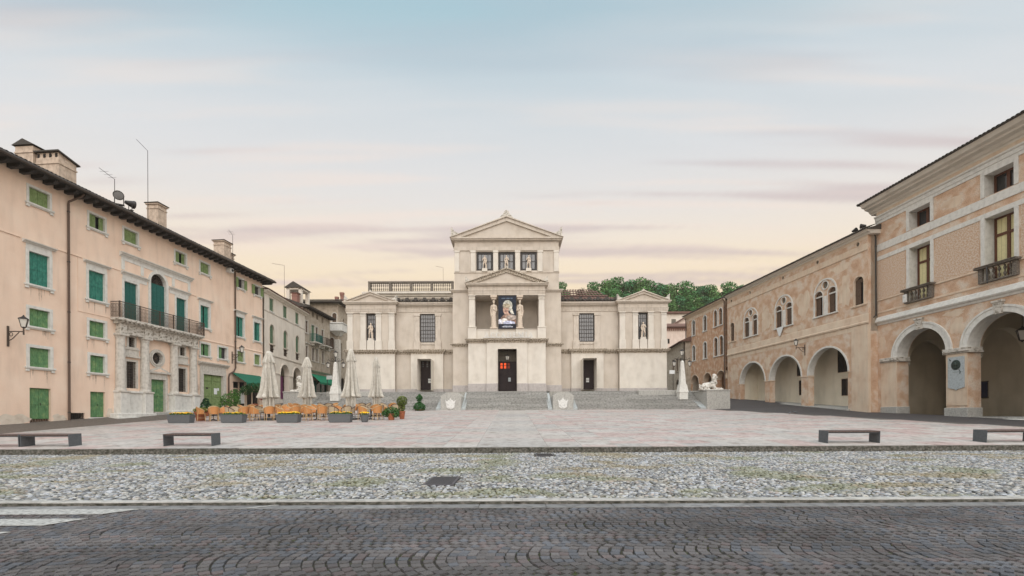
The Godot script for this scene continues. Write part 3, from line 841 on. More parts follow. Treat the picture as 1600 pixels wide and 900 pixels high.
	for i in 9:
		mb = MB.new()
		mb.cbox(-0.25, 0.25, 0.0, 0.028, -0.008, 0.008, 0.003)
		put(cover, "rib", mb, M.iron, Vector3(0, 0, -0.48 + i * 0.12))
	copy(cover, Vector3(1.05, 0.045, -14.75), 0.0, "brown rectangular iron cover at the foot of the square's edge")
	# ---- the raised square
	mb = MB.new()
	var L := -24.5
	mb.hexa([Vector3(L, -0.3, -45.6), Vector3(19.7, -0.3, -45.6), Vector3(28.6, -0.3, -15.72), Vector3(L, -0.3, -15.72), Vector3(L, rise(45.6) - 0.012, -45.6), Vector3(19.7, rise(45.6) - 0.012, -45.6), Vector3(28.6, rise(15.72) - 0.012, -15.72), Vector3(L, rise(15.72) - 0.012, -15.72)])
	var sq := struct("square_paving", mb, M.slab_joint)
	var x := -26.0
	var em := []
	for i in 12:
		var len: float = [2.6, 3.1, 2.2, 2.9][i % 4]
		mb = MB.new()
		mb.col = Color(1, 1, 1)
		top_block(mb, 0.006, len - 0.006, -0.13, 0.0, -0.2, rise(15.7) - 0.002, rise(15.82) - 0.002, 0.014)
		em.append([mb.mesh(), len])
	var n := 0
	while x < 29.0:
		put(sq, "edge_stone", em[n % 4][0], M.kerb_mossy, Vector3(x, r.randf_range(-0.008, 0.006), -15.70 + r.randf_range(-0.01, 0.01)))
		x += em[n % 4][1]
		n += 1
	var tones := [Color(0.447, 0.415, 0.387), Color(0.430, 0.406, 0.387), Color(0.482, 0.453, 0.430), Color(0.456, 0.372, 0.348), Color(0.439, 0.342, 0.323), Color(0.473, 0.402, 0.378), Color(0.404, 0.385, 0.370), Color(0.464, 0.419, 0.396)]
	var cache := {}
	var slabs := []
	var lanes := []
	lanes.append([-1.25, 1.25])
	for i in 22: lanes.append([1.25 + i * 1.22, 1.25 + (i + 1) * 1.22])
	for i in 19: lanes.append([-1.25 - (i + 1) * 1.22, -1.25 - i * 1.22])
	for l in lanes:
		var Z := 15.84
		while Z < 45.1:
			var d: float = [0.55, 0.7, 0.85, 1.0][r.randi() % 4]
			if l[0] == -1.25: d = 1.5
			var edge := 26.3 - (Z - 23.35) * 0.298 - 0.35
			var k := r.randi() % 8
			if l[0] == -1.25: k = [0, 1, 7, 6][r.randi() % 4]
			if l[1] < edge and Z + d < 45.3: slabs.append([l[0], l[1], Z, d, k])
			Z += d
	slabs.sort_custom(func(p, q): return p[2] < q[2])
	var rest := MB.new()
	var cnt := 0
	for s in slabs:
		var w: float = (s[1] - s[0]) / 2.0
		var seen: bool = absf((s[0] + s[1]) / 2.0) < 1.12 * s[2]
		var dy := r.randf_range(-0.002, 0.003)
		if seen and cnt < 300:
			var key := "%d_%d_%d" % [int(w * 100), int(s[3] * 100), s[4]]
			if not cache.has(key):
				mb = MB.new()
				mb.col = tones[s[4]]
				top_block(mb, -w + 0.004, w - 0.004, -s[3] + 0.004, -0.004, -0.03, 0.0, s[3] * 0.056, 0.004)
				cache[key] = mb.mesh()
			put(sq, "paving_slab", cache[key], M.slab, Vector3((s[0] + s[1]) / 2.0, rise(s[2]) + dy, -s[2]))
			cnt += 1
		else:
			rest.col = tones[s[4]] * (1.0 + r.randf_range(-0.06, 0.06))
			rest.t = Transform3D(Basis(), Vector3((s[0] + s[1]) / 2.0, rise(s[2]) + dy, -s[2]))
			top_block(rest, -w + 0.004, w - 0.004, -s[3] + 0.004, -0.004, -0.03, 0.0, s[3] * 0.056, 0.004)
	var ro := put(sq, "paving_slabs", rest, M.slab)
	ro.set_meta("kind", "stuff")
	# ---- the streets at the foot of the side buildings
	var left := [[8.0, -24.5, 0.0, -28.9, -0.02], [15.7, -24.5, 0.22, -28.2, 0.35], [24.0, -24.5, rise(24.0), -27.4, 1.0], [30.0, -24.4, rise(30.0), -26.9, 1.42], [39.0, -23.8, rise(39.0) + 0.1, -26.3, 2.05], [46.5, -22.9, 2.2, -25.7, 2.5], [57.0, -22.5, 3.6, -26.6, 3.3], [80.0, -19.0, 3.95, -27.0, 4.2]]
	ruled("left_street", left, M.street)
	var right := [[8.0, 29.0, 0.0, 33.2, 0.0], [15.7, 28.5, 0.2, 32.8, 0.4], [23.35, 26.2, rise(23.35) - 0.02, 32.1, 0.72], [30.0, 24.2, rise(30.0) - 0.02, 31.8, 1.05], [38.2, 21.8, rise(38.2) - 0.02, 31.2, 1.47], [45.0, 20.0, rise(45.0) + 0.0, 30.4, 2.1], [51.0, 20.0, 2.6, 29.6, 2.7], [58.0, 20.0, 3.4, 29.1, 3.35], [66.0, 20.0, 3.93, 28.6, 4.1], [90.0, 18.0, 5.0, 28.0, 5.2]]
	ruled("right_street", right, M.street_dark)

func ruled(called: String, rows: Array, m: Material) -> void:
	var mb := MB.new()
	for i in rows.size() - 1:
		var a = rows[i]; var b = rows[i + 1]
		var p := Vector3(a[1], a[2], -a[0]); var q := Vector3(a[3], a[4], -a[0]); var s := Vector3(b[3], b[4], -b[0]); var t := Vector3(b[1], b[2], -b[0])
		if q.x < p.x: mb.quad(q, p, t, s)
		else: mb.quad(p, q, s, t)
	struct(called, mb, m)

# ---------------------------------------------------------------- steps, terrace, plinths
func build_steps() -> void:
	var T := 3.93
	var mb := MB.new()
	mb.box(-22.5, 21.5, 1.0, T, -110.0, -49.24)
	mb.box(-4.1, 4.1, T, T + 0.02, -49.9, -48.95)
	struct("terrace", mb, M.terrace)
	var r := RandomNumberGenerator.new()
	r.seed = 5
	var y0 := rise(45.08)
	var rz := (T - y0) / 13.0
	var flights := [["middle flight of grey stone steps up to the theatre door", -4.85, 3.75, 13], ["left flight of grey stone steps behind the cafe umbrellas", -20.3, -7.2, 13], ["right flight of grey stone steps beside the sphinx plinth", 6.25, 19.3, 13]]
	for f in flights:
		var t := thing("stone_steps", f[0], "steps", Vector3(0, y0, -45.08), 0.0, "flights of steps up to the theatre")
		for k in f[3]:
			var x: float = f[1]
			while x < f[2] - 0.05:
				var len := minf(r.randf_range(2.2, 3.4), f[2] - x)
				if f[2] - x - len < 0.8: len = f[2] - x
				mb = MB.new()
				var g := r.randf_range(0.27, 0.38)
				mb.col = Color(g * 1.0, g * 0.99, g * 0.94)
				var lo: float = -0.3 if k == 0 else rz * k - 0.02
				mb.cbox(x + 0.003, x + len - 0.003, lo, rz * (k + 1), -0.32 * (k + 1) - 0.04, -0.32 * k + 0.02, 0.012)
				put(t, "step", mb, M.step_stone)
				x += len
	# the low wall that closes the top of the right flight
	var lw := thing("terrace_wall", "low pale stone wall along the top of the right steps", "wall", Vector3(0, 3.3, -48.0))
	mb = MB.new()
	mb.cbox(13.4, 18.6, 0.0, 0.64, -1.3, 0.0, 0.03)
	put(lw, "wall", mb, M.grey_stone)
	lw = thing("terrace_wall", "low pale stone wall along the top of the left steps", "wall", Vector3(0, 3.3, -48.0))
	mb = MB.new()
	mb.cbox(-19.6, -14.4, 0.0, 0.64, -1.3, 0.0, 0.03)
	put(lw, "wall", mb, M.grey_stone)
	# emblem plinths between the flights
	for s in [-1, 1]:
		var side := "left" if s < 0 else "right"
		var t := thing("emblem_plinth", "grey stone plinth with a white crown emblem on the %s of the middle steps" % side, "plinth", Vector3(-0.52 + s * 5.55, y0, -45.0), 0.0, "plinths with white emblems")
		mb = MB.new()
		var pl := PackedVector2Array([Vector2(-1.0, -0.3), Vector2(1.0, -0.3), Vector2(1.08, 1.38), Vector2(0.62, 1.74), Vector2(-0.42, 1.74), Vector2(-0.95, 1.38)])
		mb.prism(pl, -4.2, 0.12)
		put(t, "body", mb, M.grey_stone)
		mb = MB.new()
		var em := PackedVector2Array([Vector2(-0.40, 0.28), Vector2(-0.16, 0.13), Vector2(0.0, 0.08), Vector2(0.16, 0.13), Vector2(0.40, 0.28), Vector2(0.42, 0.62), Vector2(0.52, 1.0), Vector2(0.30, 0.86), Vector2(0.20, 1.02), Vector2(0.12, 0.98), Vector2(0.0, 1.22), Vector2(-0.12, 0.98), Vector2(-0.20, 1.02), Vector2(-0.30, 0.86), Vector2(-0.52, 1.0), Vector2(-0.42, 0.62)])
		mb.prism(em, 0.12, 0.17)
		var e := put(t, "emblem", mb, M.white_paint)
		mb = MB.new()
		mb.prism(PackedVector2Array([Vector2(-0.17, 0.2), Vector2(0.17, 0.2), Vector2(0.12, 0.55), Vector2(0.0, 0.86), Vector2(-0.12, 0.55)]), 0.17, 0.20)
		put(e, "petal", mb, M.white_paint)
		# sloping slabs at both sides
		for q in [-1, 1]:
			mb = MB.new()
			var xi: float = q * 1.02; var xo: float = q * 1.46
			var x0 := minf(xi, xo); var x1 := maxf(xi, xo)
			mb.hexa([Vector3(x0, -0.2, -4.3), Vector3(x1, -0.2, -4.3), Vector3(x1, -0.2, 0.0), Vector3(x0, -0.2, 0.0), Vector3(x0, 1.98, -4.3), Vector3(x1, 1.98, -4.3), Vector3(x1, 0.16, 0.0), Vector3(x0, 0.16, 0.0)])
			put(t, "sloping_slab", mb, M.blue_marble)
	# end plinths that carry the sphinxes
	for s in [-1, 1]:
		var side := "right" if s > 0 else "left"
		var t := thing("stone_plinth", "large smooth grey stone plinth at the %s end of the steps" % side, "plinth", Vector3(-0.52 + s * 20.95, y0, -44.9), 0.0, "plinths under the sphinxes")
		mb = MB.new()
		mb.cbox(-1.15, 1.15, -0.4, 1.80, -9.5, 0.0, 0.025)
		mb.cbox(-1.19, 1.19, 1.80, 1.92, -9.5, 0.04, 0.02)
		put(t, "body", mb, M.grey_stone)
		mb = MB.new()
		var xo: float = -s * 1.75; var xi: float = -s * 1.16
		var x0 := minf(xi, xo); var x1 := maxf(xi, xo)
		mb.hexa([Vector3(x0, -0.2, -4.3), Vector3(x1, -0.2, -4.3), Vector3(x1, -0.2, -0.1), Vector3(x0, -0.2, -0.1), Vector3(x0, 1.86, -4.3), Vector3(x1, 1.86, -4.3), Vector3(x1, 0.16, -0.1), Vector3(x0, 0.16, -0.1)])
		put(t, "sloping_slab", mb, M.blue_marble)

# ---------------------------------------------------------------- buildings: shared pieces (x along the front, y up, z out of the front)
func front(called: String, label: String, category: String, X0: float, Z0: float, k: float, right := false, group := "") -> Node3D:
	var turn := atan2(1.0, k) if not right else atan2(-1.0, -k)
	return thing(called, label, category, Vector3(X0, 0, -Z0), turn, group)

func leaf(parent: Node, m: Material, x0: float, x1: float, y0: float, y1: float, z: float, boards := 3, called := "shutter") -> MeshInstance3D:
	var mb := MB.new()
	var w := (x1 - x0) / boards
	for i in boards:
		var d := rng.randf_range(0.0, 0.008)
		mb.cbox(x0 + w * i + 0.004, x0 + w * (i + 1) - 0.004, y0 + 0.005, y1 - 0.005, z - 0.03, z + d, 0.004)
	mb.box(x0, x1, y0, y1, z - 0.045, z - 0.022)
	var H := y1 - y0
	for f in ([0.5] if H > 1.3 else []):
		mb.cbox(x0 + 0.01, x1 - 0.01, y0 + H * f - 0.05, y0 + H * f + 0.05, z - 0.02, z + 0.022, 0.005)
	return put(parent, called, mb, m)

func arch_leaf(parent: Node, m: Material, h: Array, z: float, called := "shutter") -> void:
	for s in 2:
		var mid: float = (h[0] + h[1]) / 2.0
		var q := PackedVector2Array()
		var o := MB.outline(h, -0.006)
		for p in o:
			if (s == 0 and p.x <= mid + 0.001) or (s == 1 and p.x >= mid - 0.001): q.append(p)
		var mx := mid - 0.006 if s == 0 else mid + 0.006
		var q2 := PackedVector2Array()
		if s == 0:
			q2.append(Vector2(h[0] + 0.006, h[2])); q2.append(Vector2(mx, h[2])); q2.append(Vector2(mx, h[3] - 0.006))
			for p in q:
				if p.y > h[2] + 0.01 and p.x < mx - 0.01: q2.append(p)
		else:
			q2.append(Vector2(mx, h[2])); q2.append(Vector2(h[1] - 0.006, h[2]))
			for p in q:
				if p.y > h[2] + 0.01 and p.x > mx + 0.01: q2.append(p)
			q2.append(Vector2(mx, h[3] - 0.006))
		var mb := MB.new()
		mb.prism(q2, z - 0.04, z)
		var a: float = h[0] if s == 0 else mid; var b: float = mid if s == 0 else h[1]
		for i in 3:
			var x := lerpf(a, b, (i + 0.5) / 3.0)
			mb.box(x - 0.01, x + 0.01, h[2] + 0.05, h[3] - h[4] * 0.9, z, z + 0.012)
		put(parent, called, mb, m)

# a window: stone frame (its own mesh), and inside it shutters or panes
func window(f: Node3D, h: Array, o: Dictionary) -> MeshInstance3D:
	var d: float = o.get("depth", 0.26)
	var fw: float = o.get("frame", 0.14)
	var fp: float = o.get("proud", 0.035)
	var mb := MB.new()
	if fw > 0.0:
		var hh := [h[0] + 0.004, h[1] - 0.004, h[2] + (0.0 if not o.get("ring", false) else 0.004), h[3] - 0.004, h[4] if h[4] <= 0 else h[4] - 0.004]
		mb.band(hh, fw + 0.004, -d + 0.01, fp, not o.get("ring", false))
	var so: float = o.get("sill", 0.09)
	if so > 0.0:
		var sx: float = fw + o.get("sill_ext", 0.08)
		mb.cbox(h[0] - sx, h[1] + sx, h[2] - 0.10, h[2] + 0.004, -d + 0.012, fp + so, 0.012)
		mb.box(h[0] - sx + 0.05, h[1] + sx - 0.05, h[2] - 0.15, h[2] - 0.10, 0.0, fp + so * 0.5)
		if o.get("brackets", false):
			for x in [h[0] - sx + 0.12, h[1] + sx - 0.12]: mb.cbox(x - 0.09, x + 0.09, h[2] - 0.26, h[2] - 0.15, 0.0, fp + so * 0.6, 0.015)
	if o.has("hood"):
		var y: float = h[3] + fw
		mb.box(h[0] - fw + 0.02, h[1] + fw - 0.02, y, y + o.hood, 0.0, fp * 0.8)
		y += o.hood
		mb.run(h[0] - fw - 0.16, h[1] + fw + 0.16, [Vector2(0, y), Vector2(0.06, y), Vector2(0.10, y + 0.06), Vector2(0.20, y + 0.09), Vector2(0.22, y + 0.14), Vector2(0, y + 0.19)])
	var w := put(f, "window", mb, o.get("stone", M.white_stone))
	var mid: float = (h[0] + h[1]) / 2.0
	var W: float = h[1] - h[0]
	var sm = o.get("shutter", null)
	var z: float = -d + 0.14
	var state: String = o.get("state", "closed")
	if sm:
		if h[4] > 0:
			arch_leaf(w, sm, h, z)
		elif state == "closed":
			leaf(w, sm, h[0] + 0.008, mid - 0.003, h[2] + 0.008, h[3] - 0.008, z, 2)
			leaf(w, sm, mid + 0.003, h[1] - 0.008, h[2] + 0.008, h[3] - 0.008, z + 0.004, 2)
		elif state == "gap":
			leaf(w, sm, h[0] + 0.008, h[0] + W * 0.5, h[2] + 0.008, h[3] - 0.008, z, 2)
			leaf(w, sm, h[1] - W * 0.27, h[1] - 0.008, h[2] + 0.008, h[3] - 0.008, z + 0.004, 1)
		elif state == "thin":
			leaf(w, sm, h[0] + 0.008, h[0] + W * 0.42, h[2] + 0.008, h[3] - 0.008, z, 2)
			leaf(w, sm, h[1] - W * 0.42, h[1] - 0.008, h[2] + 0.008, h[3] - 0.008, z + 0.004, 2)
		elif state == "left":
			leaf(w, sm, h[0] + 0.008, h[0] + W * 0.5, h[2] + 0.008, h[3] - 0.008, z, 2)
		elif state == "out":
			leaf(w, sm, h[0] - W * 0.46, h[0] - 0.01, h[2] + 0.0, h[3] - 0.0, fp + 0.05, 2)
			leaf(w, sm, h[1] + 0.01, h[1] + W * 0.46, h[2] + 0.0, h[3] - 0.0, fp + 0.05, 2)
	if not sm or state != "closed":
		mb = MB.new()
		mb.fill([h[0] + 0.002, h[1] - 0.002, h[2] + 0.002, h[3] - 0.002, h[4]], -d + 0.03)
		put(w, "pane", mb, o.get("glass", M.glass_dark))
		var cm = o.get("casement", null)
		if cm:
			mb = MB.new()
			var hs := [h[0] + 0.01, h[1] - 0.01, h[2] + 0.01, h[3] - 0.01, h[4]]
			var inn := [hs[0] + 0.13, hs[1] - 0.13, hs[2] + 0.13, hs[3] - 0.13, maxf(hs[4] - 0.13, 0.0)]
			mb.band(inn, 0.125, -d + 0.03, -d + 0.09, false)
			mb.box(mid - 0.09, mid + 0.09, hs[2] + 0.02, hs[3] - 0.02, -d + 0.035, -d + 0.10)
			var tr: float = o.get("transom", 0.0)
			if tr > 0.0: mb.box(hs[0] + 0.02, hs[1] - 0.02, hs[2] + (hs[3] - hs[2]) * tr - 0.09, hs[2] + (hs[3] - hs[2]) * tr + 0.09, -d + 0.036, -d + 0.095)
			put(w, "casement", mb, cm)
	return w

func grid_bars(x0: float, x1: float, y0: float, y1: float, z: float, nx: int, ny: int, r := 0.012) -> MB:
	var mb := MB.new()
	for i in nx:
		var x := lerpf(x0, x1, (i + 0.5) / nx)
		mb.box(x - r, x + r, y0, y1, z - r, z + r)
	for j in ny:
		var y := lerpf(y0, y1, (j + 0.5) / ny)
		mb.box(x0, x1, y - r, y + r, z + r + 0.001, z + r * 3.0)
	return mb

func plank_door(f: Node3D, x0: float, x1: float, y0: float, y1: float, z: float, m: Material) -> void:
	var mb := MB.new()
	mb.box(x0, x1, y0, y1, z - 0.08, z - 0.04)
	var d := put(f, "door", mb, m)
	for s in 2:
		var a := x0 + 0.01 if s == 0 else (x0 + x1) / 2 + 0.006
		var b := (x0 + x1) / 2 - 0.006 if s == 0 else x1 - 0.01
		leaf(d, m, a, b, y0 + 0.01, y1 - 0.01, z + 0.004 * s, 3, "door_leaf")
	mb = MB.new()
	mb.tube([Vector3((x0 + x1) / 2 + 0.07, (y0 + y1) / 2 - 0.1, z + 0.03), Vector3((x0 + x1) / 2 + 0.07, (y0 + y1) / 2 + 0.05, z + 0.03)], 0.014, -1, 6)
	put(d, "handle", mb, M.iron)

func pipe(called: String, label: String, pts: Array, r: float, f: Node3D, m: Material) -> void:   # a rainwater pipe is a thing fixed to the wall
	var t := thing(called, label, "drainpipe", f.transform * Vector3(pts[-1].x, pts[-1].y, 0), f.rotation.y, "rainwater pipes")
	var mb := MB.new()
	var o: Vector3 = Vector3(pts[-1].x, pts[-1].y, 0)
	mb.tube(pts.map(func(p): return p - o), r, -1, 10)
	put(t, "pipe", mb, m)
	var ya: float = pts[0].y; var yb: float = pts[-1].y
	for k in 5:
		var y := lerpf(yb + 0.6, ya - 1.2, k / 4.0)
		for i in pts.size() - 1:
			if y <= pts[i].y and y >= pts[i + 1].y and absf(pts[i].x - pts[i + 1].x) < 0.05:
				mb = MB.new()
				mb.tube([Vector3(pts[i].x, y - 0.03, pts[i].z) - o, Vector3(pts[i].x, y + 0.03, pts[i].z) - o], r * 1.25, -1, 10)
				put(t, "clamp", mb, M.iron)

func tile_row(mb: MB, x0: float, x1: float, y: float, z: float, slope: float, len: float, r := 0.085) -> void:   # curved tiles whose mouths look out over the eaves
	var n := int((x1 - x0) / (r * 2.35))
	var w := (x1 - x0) / n
	for i in n:
		var x := x0 + (i + 0.5) * w
		var dz := -len; var dy := len * slope
		var rr := r * rng.randf_range(0.94, 1.06)
		var j := rng.randf_range(-0.015, 0.015)
		var pts := []
		for k in 6:
			var a := PI * k / 5.0
			pts.append(Vector3(x - cos(a) * rr, y + sin(a) * rr * 0.8, z + j))
		for k in 5:
			var a: Vector3 = pts[k]; var b: Vector3 = pts[k + 1]
			var q := Vector3(0, dy, dz)
			mb.quad(b, a, a + q, b + q)
			mb.quad(a + Vector3(0, -0.02, 0), b + Vector3(0, -0.02, 0), b, a)
	mb.box(x0, x1, y - 0.03, y - 0.005, z - 0.3, z - 0.01)

func lantern(t: Node3D, at: Vector3, s: float) -> void:   # four-sided street lantern hanging or standing, about s tall
	var mb := MB.new()
	mb.t = Transform3D(Basis().scaled(Vector3.ONE * s), at)
	mb.lathe([Vector2(0, 1.0), Vector2(0.05, 0.98), Vector2(0.06, 0.92), Vector2(0.16, 0.84), Vector2(0.34, 0.74), Vector2(0.36, 0.70), Vector2(0.30, 0.70)], Vector3.ZERO, 4, 1, 1, false)
	for k in 4:
		var a := TAU * k / 4
		var d := Vector3(cos(a), 0, -sin(a))
		mb.tube([d * 0.155 + Vector3(0, 0.16, 0), d * 0.30 + Vector3(0, 0.71, 0)], 0.02, -1, 5)
	mb.lathe([Vector2(0, 0.02), Vector2(0.05, 0.06), Vector2(0.10, 0.12), Vector2(0.17, 0.14), Vector2(0.17, 0.17), Vector2(0, 0.17)], Vector3.ZERO, 4, 1, 1, false)
	put(t, "lamp_cage", mb, M.iron)
	mb = MB.new()
	mb.t = Transform3D(Basis().scaled(Vector3.ONE * s), at)
	mb.lathe([Vector2(0.14, 0.175), Vector2(0.28, 0.70)], Vector3.ZERO, 4, 1, 1, false)
	put(t, "lamp_glass", mb, M.lamp_glass)

func wall_lamp(label: String, f: Node3D, x: float, y: float, reach: float, s: float) -> void:
	var t := thing("wall_lamp", label, "wall lamp", f.transform * Vector3(x, y, 0), f.rotation.y, "bracket lamps on the walls")
	var mb := MB.new()
	mb.cbox(-0.05, 0.05, -0.55, 0.55, 0.0, 0.05, 0.01)
	put(t, "wall_plate", mb, M.rust_iron)
	mb = MB.new()
	mb.tube([Vector3(0, 0.25, 0.04), Vector3(0, 0.25, reach * 0.5), Vector3(0, 0.22, reach)], 0.03, -1, 6)
	mb.tube([Vector3(0, -0.25, 0.04), Vector3(0, -0.15, reach * 0.3), Vector3(0, 0.2, reach * 0.72)], 0.022, -1, 6)
	var ring := []
	for k in 13: ring.append(Vector3(0, 0.1 + 0.1 * sin(TAU * k / 12), reach * 0.22 + 0.1 * cos(TAU * k / 12)))
	mb.tube(ring, 0.016, -1, 5)
	mb.tube([Vector3(0, 0.05, reach), Vector3(0, 0.36, reach)], 0.035, -1, 6)
	put(t, "bracket", mb, M.rust_iron)
	lantern(t, Vector3(0, 0.34, reach), s)

func antenna(label: String, at: Vector3, h: float, arm: float, elements: int, turn := 0.0) -> void:
	var t := thing("tv_antenna", label, "antenna", at, turn, "antennas on the roofs")
	var mb := MB.new()
	mb.tube([Vector3.ZERO, Vector3(0, h, 0)], 0.022, 0.018, 6)
	put(t, "mast", mb, M.iron)
	mb = MB.new()
	mb.tube([Vector3(0.02, h, 0), Vector3(-arm, h + arm * 0.12, 0)], 0.014, -1, 5)
	for i in elements:
		var x := -arm * (0.15 + 0.8 * i / maxf(1, elements))
		mb.tube([Vector3(x, h + absf(x) * 0.12, -0.28), Vector3(x, h + absf(x) * 0.12, 0.28)], 0.008, -1, 4)
	put(t, "aerial", mb, M.iron)

func floodlight(label: String, at: Vector3, turn: float, tilt: float, s := 1.0) -> void:
	var t := thing("floodlight", label, "floodlight", at, turn, "floodlights on the eaves")
	var mb := MB.new()
	mb.box(-0.2 * s, 0.2 * s, 0.0, 0.04 * s, -0.08 * s, 0.08 * s)
	mb.tube([Vector3(-0.17, 0.02, 0) * s, Vector3(-0.17, 0.45, 0) * s], 0.02 * s, -1, 5)
	mb.tube([Vector3(0.17, 0.02, 0) * s, Vector3(0.17, 0.45, 0) * s], 0.02 * s, -1, 5)
	put(t, "yoke", mb, M.iron)
	mb = MB.new()
	mb.t = Transform3D(Basis(Vector3(1, 0, 0), tilt), Vector3(0, 0.42 * s, 0)) * Transform3D(Basis(Vector3(1, 0, 0), PI / 2), Vector3.ZERO)
	mb.lathe([Vector2(0, -0.25 * s), Vector2(0.09 * s, -0.24 * s), Vector2(0.13 * s, -0.1 * s), Vector2(0.2 * s, 0.12 * s), Vector2(0.22 * s, 0.14 * s), Vector2(0.22 * s, 0.2 * s), Vector2(0.19 * s, 0.2 * s)], Vector3.ZERO, 14)
	var h := put(t, "lamp_housing", mb, M.iron)
	var m2 := MB.new()
	m2.t = mb.t
	m2.lathe([Vector2(0.195 * s, 0.18 * s), Vector2(0, 0.185 * s)], Vector3.ZERO, 14)
	put(h, "lens", m2, M.glass_dark)

func chimney(f: Node3D, x0: float, x1: float, z0: float, z1: float, y0: float, y1: float, m: Material, cap := 0) -> void:
	var mb := MB.new()
	mb.box(x0, x1, y0, y1, z0, z1)
	mb.box(x0 - 0.04, x1 + 0.04, y1 - 0.42, y1 - 0.34, z0 - 0.04, z1 + 0.04)
	if cap == 0:
		mb.box(x0 - 0.08, x1 + 0.08, y1 - 0.1, y1, z0 - 0.08, z1 + 0.08)
	var c := put(f, "chimney", mb, m)
	mb = MB.new()
	if cap == 0:
		mb.box(x0 - 0.13, x1 + 0.13, y1, y1 + 0.06, z0 - 0.13, z1 + 0.13)
	elif cap == 1:   # one sloping tiled lid on dark vents
		mb.hexa([Vector3(x0 - 0.12, y1 + 0.30, z0 - 0.12), Vector3(x1 + 0.15, y1 - 0.02, z0 - 0.12), Vector3(x1 + 0.15, y1 - 0.02, z1 + 0.12), Vector3(x0 - 0.12, y1 + 0.30, z1 + 0.12), Vector3(x0 - 0.12, y1 + 0.38, z0 - 0.12), Vector3(x1 + 0.15, y1 + 0.06, z0 - 0.12), Vector3(x1 + 0.15, y1 + 0.06, z1 + 0.12), Vector3(x0 - 0.12, y1 + 0.38, z1 + 0.12)])
	else:
		var zm := (z0 + z1) / 2
		mb.hexa([Vector3(x0 - 0.1, y1 + 0.05, z0 - 0.15), Vector3(x1 + 0.1, y1 + 0.05, z0 - 0.15), Vector3(x1 + 0.1, y1 + 0.05, z1 + 0.15), Vector3(x0 - 0.1, y1 + 0.05, z1 + 0.15), Vector3(x0 - 0.1, y1 + 0.42, zm - 0.02), Vector3(x1 + 0.1, y1 + 0.42, zm - 0.02), Vector3(x1 + 0.1, y1 + 0.42, zm + 0.02), Vector3(x0 - 0.1, y1 + 0.42, zm + 0.02)])
	put(c, "cap", mb, M.tile_dark)
	if cap == 1:
		mb = MB.new()
		mb.prism(PackedVector2Array([Vector2(x0 + 0.02, y1), Vector2(x1 - 0.02, y1), Vector2(x0 + 0.02, y1 + 0.3)]), z0 + 0.02, z1 - 0.02)
		put(c, "vent", mb, m)
		mb = MB.new()
		for i in 4:
			var z := lerpf(z0 + 0.15, z1 - 0.15, i / 3.0)
			mb.box(x0 - 0.012, x0 + 0.05, y1 - 0.02, y1 + 0.22, z - 0.07, z + 0.07)
		put(c, "vent_slot", mb, M.room_dark)

func patches(f: Node3D, list: Array, m: Material, called := "plaster_patch") -> void:   # old repairs and stains, each with its own ragged outline, a few millimetres proud
	for q in list:
		var p := PackedVector2Array()
		var n := 26
		var a := rng.randf() * 9.0
		for i in n:
			var t := TAU * i / n
			var k := 1.0 + 0.16 * sin(3.0 * t + a) + 0.10 * sin(7.0 * t + a * 2.0) + rng.randf_range(-0.09, 0.09)
			p.append(Vector2(q[0] + cos(t) * q[2] * k, q[1] + sin(t) * q[3] * k))
		var mb := MB.new()
		var d := rng.randf_range(0.003, 0.006)
		mb.prism(p, -0.01, d)
		put(f, called, mb, m)

func drips(f: Node3D, x0: float, x1: float, y: float, m: Material) -> void:   # rain marks under a sill
	for i in 5:
		var x := rng.randf_range(x0, x1); var l := rng.randf_range(0.25, 0.8); var w := rng.randf_range(0.02, 0.05)
		var mb := MB.new()
		mb.prism(PackedVector2Array([Vector2(x - w, y), Vector2(x - w * 0.7, y - l * 0.6), Vector2(x, y - l), Vector2(x + w * 0.8, y - l * 0.5), Vector2(x + w, y)]), -0.01, 0.0025)
		put(f, "rain_mark", mb, m)

